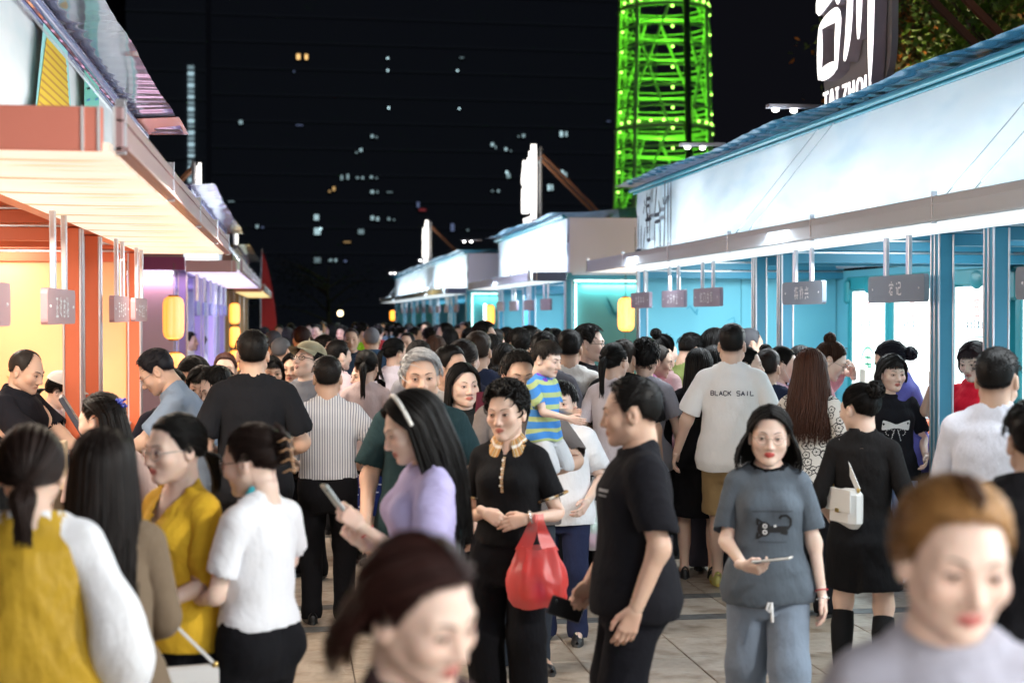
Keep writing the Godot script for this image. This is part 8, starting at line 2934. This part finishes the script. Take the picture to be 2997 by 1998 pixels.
	person({"label": "distant person in lilac with short dark hair along the farthest blue counter", "at": Vector3(2.203,0,-26.982), "h": 1.745, "yaw": 165.3, "sex": 0, "lod": 2, "top": "tee", "tm": plain(0.35,0.28,0.5), "bottom": "trousers", "bm": plain(0.018,0.024,0.05), "hair": "short", "tone": SKIN.t, "pose": {"ll": Vector3(0.1,0.13,-0.2), "rl": Vector3(-0.1,0.085,0.22), "lw": Vector3(0.26,0.9,0.13), "rw": Vector3(-0.26,0.88,-0.1)}})
	person({"label": "distant person in navy with cropped hair along the farthest blue counter", "at": Vector3(1.79,0,-20.973), "h": 1.722, "yaw": 85.1, "sex": 0, "lod": 2, "top": "tee", "tm": plain(0.02,0.025,0.06), "bottom": "trousers", "bm": plain(0.009,0.009,0.011), "hair": "fade", "tone": SKIN.t, "pose": {"ll": Vector3(0.1,0.13,-0.2), "rl": Vector3(-0.1,0.085,0.22), "lw": Vector3(0.26,0.9,0.13), "rw": Vector3(-0.26,0.88,-0.1)}})
	person({"label": "distant person in dark red with a low ponytail along the farthest blue counter", "at": Vector3(2.684,0,-29.944), "h": 1.737, "yaw": 144.9, "sex": 1, "lod": 2, "top": "tee", "tm": plain(0.2,0.02,0.02), "bottom": "trousers", "bm": plain(0.009,0.009,0.011), "hair": "low_pony", "tone": SKIN.t, "pose": {"ll": Vector3(0.1,0.085,0.24), "rl": Vector3(-0.1,0.13,-0.22), "lw": Vector3(0.26,0.88,-0.1), "rw": Vector3(-0.26,0.9,0.13)}})
	person({"label": "distant person in white with long dark hair inside the farthest blue stall", "at": Vector3(2.522,0,-26.933), "h": 1.778, "yaw": -35.3, "sex": 1, "lod": 2, "top": "tee", "tm": plain(0.6,0.6,0.62), "bottom": "trousers", "bm": plain(0.018,0.024,0.05), "hair": "long", "tone": SKIN.m, "pose": {"ll": Vector3(0.1,0.13,-0.2), "rl": Vector3(-0.1,0.085,0.22), "lw": Vector3(0.26,0.9,0.13), "rw": Vector3(-0.26,0.88,-0.1)}})
	person({"label": "distant person in cream with a bun along the farthest blue counter", "at": Vector3(1.898,0,-19.945), "h": 1.73, "yaw": 184.6, "sex": 1, "lod": 2, "top": "tee", "tm": plain(0.55,0.5,0.4), "bottom": "trousers", "bm": plain(0.018,0.024,0.05), "hair": "bun", "tone": SKIN.m, "pose": {"ll": Vector3(0.1,0.085,0.24), "rl": Vector3(-0.1,0.13,-0.22), "lw": Vector3(0.26,0.88,-0.1), "rw": Vector3(-0.26,0.9,0.13)}})
	person({"label": "distant person in olive with short dark hair along the farthest blue counter", "at": Vector3(2.43,0,-23.911), "h": 1.733, "yaw": 174.2, "sex": 0, "lod": 2, "top": "tee", "tm": plain(0.1,0.1,0.04), "bottom": "trousers", "bm": plain(0.018,0.024,0.05), "hair": "short", "tone": SKIN.m, "pose": {"ll": Vector3(0.1,0.085,0.24), "rl": Vector3(-0.1,0.13,-0.22), "lw": Vector3(0.26,0.88,-0.1), "rw": Vector3(-0.26,0.9,0.13)}})
	person({"label": "distant person in grey with cropped hair at the farthest blue counter, near side", "at": Vector3(2.022,0,-18.914), "h": 1.791, "yaw": -96.1, "sex": 0, "lod": 2, "top": "tee", "tm": plain(0.15,0.15,0.16), "bottom": "trousers", "bm": plain(0.018,0.024,0.05), "hair": "fade", "tone": SKIN.f})
	person({"label": "distant person in brown with a dark bob at the farthest blue counter, near side", "at": Vector3(1.871,0,-16.913), "h": 1.73, "yaw": 173.7, "sex": 1, "lod": 2, "top": "tee", "tm": plain(0.12,0.07,0.04), "bottom": "trousers", "bm": plain(0.018,0.024,0.05), "hair": "bob", "tone": SKIN.f, "pose": {"lw": Vector3(0.13,1,0.27), "rw": Vector3(-0.13,1,0.27)}})
	person({"label": "distant person in navy with long dark hair at the farthest blue counter, near side", "at": Vector3(2.541,0,-21.87), "h": 1.747, "yaw": -6.6, "sex": 1, "lod": 2, "top": "tee", "tm": plain(0.02,0.025,0.06), "bottom": "trousers", "bm": plain(0.018,0.024,0.05), "hair": "long", "tone": SKIN.f, "pose": {"ll": Vector3(0.1,0.13,-0.2), "rl": Vector3(-0.1,0.085,0.22), "lw": Vector3(0.26,0.9,0.13), "rw": Vector3(-0.26,0.88,-0.1)}})
	person({"label": "distant person in dark red with a bun inside the farthest blue stall", "at": Vector3(2.634,0,-21.856), "h": 1.801, "yaw": -36.9, "sex": 1, "lod": 2, "top": "tee", "tm": plain(0.2,0.02,0.02), "bottom": "trousers", "bm": plain(0.1,0.1,0.12), "hair": "bun", "tone": SKIN.m, "pose": {"lw": Vector3(0.13,1,0.27), "rw": Vector3(-0.13,1,0.27)}})
	person({"label": "distant person in white with short dark hair before the far teal panel", "at": Vector3(2.107,0,-16.876), "h": 1.74, "yaw": 142.9, "sex": 0, "lod": 2, "top": "tee", "tm": plain(0.6,0.6,0.62), "bottom": "trousers", "bm": plain(0.018,0.024,0.05), "hair": "short", "tone": SKIN.m, "pose": {"ll": Vector3(0.1,0.085,0.24), "rl": Vector3(-0.1,0.13,-0.22), "lw": Vector3(0.26,0.88,-0.1), "rw": Vector3(-0.26,0.9,0.13)}})
	person({"label": "distant person in cream with cropped hair before the short blue stall", "at": Vector3(2.273,0,-15.838), "h": 1.735, "yaw": 171.8, "sex": 0, "lod": 2, "top": "tee", "tm": plain(0.55,0.5,0.4), "bottom": "trousers", "bm": plain(0.009,0.009,0.011), "hair": "fade", "tone": SKIN.f, "pose": {"lw": Vector3(0.13,1,0.27), "rw": Vector3(-0.13,1,0.27)}})
	person({"label": "distant person in olive with a dark bob before the short blue stall", "at": Vector3(2.694,0,-17.797), "h": 1.742, "yaw": 81.4, "sex": 1, "lod": 2, "top": "tee", "tm": plain(0.1,0.1,0.04), "bottom": "trousers", "bm": plain(0.1,0.1,0.12), "hair": "bob", "tone": SKIN.p, "pose": {"ll": Vector3(0.1,0.13,-0.2), "rl": Vector3(-0.1,0.085,0.22), "lw": Vector3(0.26,0.9,0.13), "rw": Vector3(-0.26,0.88,-0.1)}})
	person({"label": "distant person in grey with a low ponytail before the short blue stall", "at": Vector3(2.379,0,-13.798), "h": 1.764, "yaw": 170.2, "sex": 1, "lod": 2, "top": "tee", "tm": plain(0.15,0.15,0.16), "bottom": "trousers", "bm": plain(0.018,0.024,0.05), "hair": "low_pony", "tone": SKIN.f, "pose": {"lw": Vector3(0.13,1,0.27), "rw": Vector3(-0.13,1,0.27)}})
	person({"label": "distant person in brown with a bun before the teal end wall", "at": Vector3(2.47,0,-13.278), "h": 1.773, "yaw": 139.5, "sex": 1, "lod": 2, "top": "tee", "tm": plain(0.12,0.07,0.04), "bottom": "trousers", "bm": plain(0.1,0.1,0.12), "hair": "bun", "tone": SKIN.p, "pose": {"ll": Vector3(0.1,0.085,0.24), "rl": Vector3(-0.1,0.13,-0.22), "lw": Vector3(0.26,0.88,-0.1), "rw": Vector3(-0.26,0.9,0.13)}})
	glasses(yellow, Color(0.5, 0.45, 0.42), true, 0.0022)
	glasses(clip, Color(0.05, 0.04, 0.05), true, 0.0018)
	glasses(cat, Color(0.45, 0.36, 0.28))
	glasses(bending, Color(0.3, 0.3, 0.32), false, 0.0015)
	glasses(khaki, Color(0.03, 0.025, 0.025), false, 0.0022)
	glasses(wire, Color(0.25, 0.25, 0.28))
	glasses(father, Color(0.25, 0.25, 0.28))
	glasses(roundglass, Color(0.03, 0.03, 0.03))
	glasses(topknot, Color(0.3, 0.25, 0.25))
	glasses(farglass, Color(0.3, 0.3, 0.3))
	cap(khaki, Color(0.27, 0.25, 0.17), "khaki twill")
	cap(capped, Color(0.62, 0.6, 0.56), "white twill")
	# an open mouth under the khaki cap
	var ht := head_at(khaki)
	var mg := Geo.new()
	mg.ball(ht * Vector3(0, -0.062, 0.0865), Vector3(0.014, 0.012, 0.006), 12, 8, ht.basis)
	part("mouth", mg, mat("mouth", Color(0.08, 0.015, 0.015), 0.4), khaki.root)
	# prints and letters on clothes
	lay_on(lettered, capitals("BLACK SAIL", 0.0195, 0.028, 0.008, 0.0055), Vector2(0.01, 1.275), true, "lettering", mat("letter navy", Color(0.02, 0.024, 0.05), 0.8))
	var ink := mat("print black", Color(0.012, 0.012, 0.014), 0.8)
	var cat_print := [ribbon([Vector2(-0.055, 0.0), Vector2(0.05, 0.0)], 0.032, 0.01), disc(Vector2(-0.058, 0.0), 0.031, 1.15), ribbon([Vector2(-0.088, 0.018), Vector2(-0.092, 0.05), Vector2(-0.066, 0.03)], 0.01, 0.008), ribbon([Vector2(-0.088, -0.018), Vector2(-0.092, -0.046), Vector2(-0.066, -0.03)], 0.01, 0.008), ribbon([Vector2(0.05, 0.0), Vector2(0.066, 0.02), Vector2(0.064, 0.05), Vector2(0.044, 0.068), Vector2(0.02, 0.066), Vector2(0.012, 0.052)], 0.012, 0.008), ribbon([Vector2(0.02, -0.012), Vector2(0.052, -0.02)], 0.02, 0.01)]
	lay_on(cat, cat_print, Vector2(0.035, 1.155), false, "cat_print", ink, 0.0035)
	lay_on(cat, [disc(Vector2(-0.055, 0.015), 0.0115), disc(Vector2(-0.055, -0.014), 0.0115), disc(Vector2(-0.008, 0.016), 0.006)], Vector2(0.035, 1.155), false, "cat_eyes_print", mat("print white", Color(0.7, 0.7, 0.7), 0.8), 0.006)
	lay_on(cat, [disc(Vector2(-0.055, 0.015), 0.005), disc(Vector2(-0.055, -0.014), 0.005)], Vector2(0.035, 1.155), false, "cat_pupils_print", ink, 0.008)
	lay_on(cat, [ribbon([Vector2(-0.1, 0.085), Vector2(0.09, 0.088)], 0.008, 0.01), ribbon([Vector2(-0.07, -0.06), Vector2(0.06, -0.062)], 0.006, 0.01)], Vector2(0.02, 1.155), false, "line_print", mat("print grey", Color(0.05, 0.06, 0.075), 0.8))
	var bow_print := [disc(Vector2.ZERO, 0.016)]
	for s in [-1.0, 1.0]:
		var lobe := PackedVector2Array()
		for e in [[0.0, 0.012, -0.012], [0.025, 0.022, -0.016], [0.05, 0.032, -0.022], [0.075, 0.04, -0.027], [0.096, 0.046, -0.03], [0.102, 0.036, -0.022]]:
			lobe.append(Vector2(s * e[0], e[1]))
			lobe.append(Vector2(s * e[0], e[2]))
		bow_print.append(lobe)
	lay_on(bow, bow_print, Vector2(0.0, 1.2), false, "bow_print", mat("print white", Color(0.7, 0.7, 0.7), 0.8))
	var beads := []
	for s in [-1.0, 1.0]:
		for k in 9:
			var a := k / 8.0 * 5.2 - 1.2
			beads.append(disc(Vector2(s * (0.045 + 0.028 * cos(a)), -0.045 + 0.022 * sin(a)), 0.0036))
		for k in 7:
			beads.append(disc(Vector2(s * (0.012 + 0.004 * k), -0.025 - 0.013 * k), 0.0036))
	lay_on(bow, beads, Vector2(0.0, 1.2), false, "bead_print", mat("print white", Color(0.7, 0.7, 0.7), 0.8), 0.005)
	lay_on(profile, [ribbon([Vector2(-0.035, 0.012), Vector2(0.035, 0.012)], 0.011, 0.01), ribbon([Vector2(-0.03, -0.008), Vector2(0.03, -0.008)], 0.006, 0.01)], Vector2(0.085, 1.27), false, "chest_print", mat("print dim", Color(0.25, 0.26, 0.28), 0.8))
	lay_on(checked, [ribbon([Vector2(0, 0.085), Vector2(0.004, -0.085)], 0.014, 0.02)], Vector2(0.004, 1.285), false, "placket", patterned("plaid"), 0.004)
	var buttons := []
	for k in 4: buttons.append(disc(Vector2(-0.004, 0.07 - k * 0.04), 0.0058))
	lay_on(checked, buttons, Vector2(0.004, 1.285), false, "button", mat("pearl", Color(0.7, 0.66, 0.6), 0.3), 0.008)
	for s in [1.0, -1.0]:
		var cg := Geo.new()
		var ring := []
		var M: Array[Transform3D] = checked.M
		for k in 25:
			var a := TAU * k / 24.0
			var base := Vector3(0.155 * s, 1.36, -0.015) + Vector3(ARM.x * s, ARM.y, 0) * 0.188
			var u := Vector3(ARM.y * -s, ARM.x, 0) * -1.0
			ring.append(M[5 if s > 0 else 6] * (base + (u * cos(a) + Vector3(0, 0, 1) * sin(a)) * 0.078))
		cg.tube(ring, [0.007], 6, false)
		part("cuff_trim", cg, patterned("plaid"), checked.root)
	lay_on(capped, [ribbon([Vector2(-0.05, 0.05), Vector2(0.02, 0.0), Vector2(0.05, -0.06)], 0.05, 0.02), ribbon([Vector2(0.0, -0.05), Vector2(-0.05, -0.1)], 0.035, 0.02)], Vector2(0.02, 1.15), false, "print", ink)
	lay_on(red, write("台", 0.07, 0.06, 0.0, 0.009), Vector2(0.06, 1.25), false, "lettering", mat("print white", Color(0.7, 0.7, 0.7), 0.8))
	# the keyhole opening and sheer yoke of the black dress
	lay_on(dress, [ribbon([Vector2(0.0, 0.1), Vector2(0.006, 0.05), Vector2(0.014, 0.0), Vector2(0.012, -0.05), Vector2(0.004, -0.075)], 0.055, 0.012, true)], Vector2(0.0, 1.27), true, "bare_back", skin_mat(Color(0.6, 0.4, 0.31)), 0.004)
	for s in 2:
		var sg := Geo.new()
		sg.tube([dress.M[13 + s] * Vector3(0.1 * (1 - 2 * s), 0.44, 0.0), dress.M[13 + s] * Vector3(0.102 * (1 - 2 * s), 0.36, -0.02), dress.M[13 + s] * Vector3(0.103 * (1 - 2 * s), 0.28, -0.02), dress.M[13 + s] * Vector3(0.105 * (1 - 2 * s), 0.1, -0.02)], [0.058, 0.064, 0.06, 0.042], 18, false)
		part("knee_sock", sg, cloth("sock", Color(0.012, 0.012, 0.013)), dress.root)
	# hairband, bead clip, claw clip, lanyards, mask, straps
	var hb := head_at(lavender)
	var bg := Geo.new()
	var arc := []
	for k in 15:
		var a := PI * (k / 14.0)
		arc.append(hb * (SC + Vector3(cos(a) * 0.094, sin(a) * 0.109 - 0.002, 0.03 + 0.012 * sin(a))))
	bg.tube(arc, [0.009], 8, true, 0.6)
	part("hairband", bg, mat("pearl white", Color(0.72, 0.7, 0.66), 0.35), lavender.root)
	hb = head_at(beaded)
	bg = Geo.new()
	for k in 16:
		bg.ball(hb * (Vector3(0.02 * sin(k * 2.4), 0.075 + 0.016 * cos(k * 1.7), -0.122 - 0.012 * sin(k * 0.9))), Vector3.ONE * 0.0085, 8, 6)
	part("bead_clip", bg, mat("blue beads", Color(0.03, 0.05, 0.35), 0.2), beaded.root)
	hb = head_at(clip)
	bg = Geo.new()
	for s in [-1.0, 1.0]:
		for f in 4:
			var y := 0.055 - f * 0.035
			bg.tube([hb * Vector3(0.01 + s * 0.004, y, -0.168), hb * Vector3(0.01 + s * 0.024, y + 0.01, -0.166), hb * Vector3(0.01 + s * 0.042, y + 0.002, -0.145)], [0.004, 0.0036, 0.002], 6)
	bg.tube([hb * Vector3(0.01, 0.06, -0.166), hb * Vector3(0.01, -0.055, -0.166)], [0.005], 8)
	part("claw_clip", bg, mat("tortoise", Color(0.3, 0.15, 0.06), 0.3), clip.root)
	var teal := mat("teal ribbon", Color(0.05, 0.42, 0.5), 0.6)
	bg = collar("stand", "loose_tee", 1, CELLS[0][1], clip.M)
	part("lanyard", bg, teal, clip.root, Transform3D(Basis.from_scale(Vector3(1.0, 1.0, 1.0)), Vector3(0, 0.004, 0)))
	band(lanyard, Vector3(-0.07, 1.44, 0.06), Vector3(-0.03, 1.28, 0.17), Vector3(0.0, 1.12, 0.15), 0.008, "lanyard", mat("blue ribbon", Color(0.04, 0.06, 0.35), 0.6))
	band(strap, Vector3(0.1, 1.46, -0.03), Vector3(0.12, 1.32, -0.19), Vector3(-0.12, 1.1, -0.2), 0.017, "bag_strap", mat("tan leather", Color(0.38, 0.2, 0.07), 0.5))
	hb = head_at(masked)
	bg = Geo.new()
	var rows := []
	for r in 5:
		var row := []
		for k in 9:
			var a := (k / 8.0 - 0.5) * 2.3
			row.append(hb * Vector3(sin(a) * 0.062, -0.078 - r * 0.012, 0.02 + cos(a) * (0.072 - 0.004 * absf(r - 2.0))))
		rows.append(row)
	bg.sheet(rows, false, true)
	var mo := part("face_mask", bg, mat("mask", Color(0.42, 0.58, 0.75), 0.8), masked.root)
	for s in [-1.0, 1.0]:
		bg = Geo.new()
		bg.tube([hb * Vector3(0.058 * s, -0.08, 0.045), hb * Vector3(0.075 * s, -0.03, 0.01), hb * Vector3(0.081 * s, 0.02, -0.02)], [0.0016], 4)
		part("ear_loop", bg, mat("white cord", Color(0.7, 0.7, 0.7), 0.7), mo)
	bracelet(cat, 0, 0.02, 0.029, 0.0035, mat("red cord", Color(0.5, 0.03, 0.04), 0.6))
	bracelet(cat, 0, -0.02, 0.03, 0.0028, mat("silver", Color(0.7, 0.68, 0.66), 0.25, 0.9))
	bracelet(checked, 0, 0.02, 0.03, 0.005, mat("silver", Color(0.7, 0.68, 0.66), 0.25, 0.9), "watch")
	bracelet(lavender, 0, 0.03, 0.027, 0.003, mat("red cord", Color(0.5, 0.2, 0.05), 0.6))
	var dg := Geo.new()
	dg.tube([place(cat, Vector3(0, 0, 0)) * 0.0 + Vector3(0.0, 0.0, 0.0), Vector3(0.004, -0.09, 0.012)], [0.008], 6)
	dg.tube([Vector3(-0.012, 0.0, 0.0), Vector3(-0.024, -0.03, 0.012), Vector3(-0.012, -0.045, 0.01), Vector3(-0.002, -0.01, 0.008)], [0.006], 6)
	part("drawstring", dg, mat("white cord", Color(0.7, 0.7, 0.7), 0.7), cat.root, Transform3D(Basis.IDENTITY, Vector3(0.01, 0.82, 0.19)))
	# phones and bags
	var lh := grip(lavender, 0)
	phone(lh + Vector3(-0.03, 0.035, 0.0), Vector3(0.75, 0.55, -0.25), Vector3(-0.7, 0.7, 0.1), Color(0.32, 0.36, 0.36), "pale phone held by the person in lavender", 0.25)
	phone(grip(profile, 1) + Vector3(-0.05, -0.02, 0.02), Vector3(-0.3, 0.1, -1.0), Vector3(-0.85, 0.35, 0.3), Color(0.012, 0.012, 0.013), "black phone in the hand of the person in black facing left")
	phone(grip(cat, 1) + Vector3(0.03, 0.025, 0.035), Vector3(-0.1, 1.0, -0.15), Vector3(0.85, 0.12, 0.5), Color(0.65, 0.63, 0.6), "white phone lying in the hand of the person with the cat print")
	phone(grip(redphone, 0) + Vector3(0.0, 0.05, 0.035), Vector3(-0.25, 0.1, -1.0), Vector3(0.05, 1.0, 0.1), Color(0.11, 0.012, 0.025), "dark red phone held upright by the person with long black hair")
	phone(grip(lanyard, 1) + Vector3(0.0, 0.04, 0.02), Vector3(0.1, 0.4, -0.9), Vector3(0, 1, 0.3), Color(0.5, 0.6, 0.65), "pale blue phone held by the person with the blue lanyard")
	phone(head_at(topknot) * Vector3(0.0, 0, 0) * 0.0 + place(topknot, head_at(topknot) * Vector3(0.085, 0.01, 0.08)), Vector3(0.1, 1.0, 0.3), Vector3(1, 0, 0.1), Color(0.6, 0.5, 0.55), "pink-edged phone held flat beside the face of the person with the topknot")
	var wr: Vector3 = checked.world * (checked.G[9] * Vector3(0, 0.045, 0))
	carrier(wr + Vector3(0.0, 0.015, 0.015), -14.0, 0.41, 0.25, film("red film", Color(0.72, 0.015, 0.01), 0.8, 0.42), "red plastic carrier bag hanging from the wrist of the person with the checked collar", [[0.05, 0.85, 0.02, 0.05, 0.05, Color(0.5, 0.05, 0.3)], [-0.15, 0.88, 0.0, 0.045, 0.05, Color(0.55, 0.2, 0.08)], [0.2, 0.84, -0.02, 0.05, 0.06, Color(0.1, 0.03, 0.03)]])
	carrier(Vector3(1.78, 0.95, -8.21), 8.0, 0.42, 0.26, film("clear film", Color(0.85, 0.86, 0.88), 0.42, 0.2), "see-through white carrier bag full of pink and mint packets", [[-0.2, 0.86, 0.0, 0.05, 0.05, Color(0.65, 0.2, 0.35)], [0.12, 0.88, 0.05, 0.055, 0.045, Color(0.65, 0.25, 0.4)], [0.1, 0.68, 0.0, 0.06, 0.06, Color(0.3, 0.6, 0.5)], [-0.15, 0.7, 0.02, 0.05, 0.05, Color(0.35, 0.65, 0.5)], [0.22, 0.78, 0.0, 0.035, 0.05, Color(0.03, 0.03, 0.03)], [-0.05, 0.92, -0.02, 0.06, 0.03, Color(0.6, 0.15, 0.3)]])
	var yb: Vector3 = yellow.world * (yellow.G[9] * Vector3(0, 0.06, 0.0))
	handbag(Vector3(yb.x + 0.1, yb.y - 0.27, yb.z + 0.06), 12.0, Vector3(0.24, 0.17, 0.08), Color(0.62, 0.61, 0.6), "white flap handbag hanging from the forearm of the person in yellow", yb + Vector3(0, 0.02, 0.04), 0.012)
	var sh: Vector3 = dress.world * (dress.G[5].origin + Vector3(0.0, 0.055, -0.02))
	handbag(Vector3(sh.x + 0.03, sh.y - 0.33, sh.z + 0.06), -78.0, Vector3(0.22, 0.2, 0.09), Color(0.66, 0.66, 0.64), "white shoulder bag of the person in the black dress", sh, 0.036)
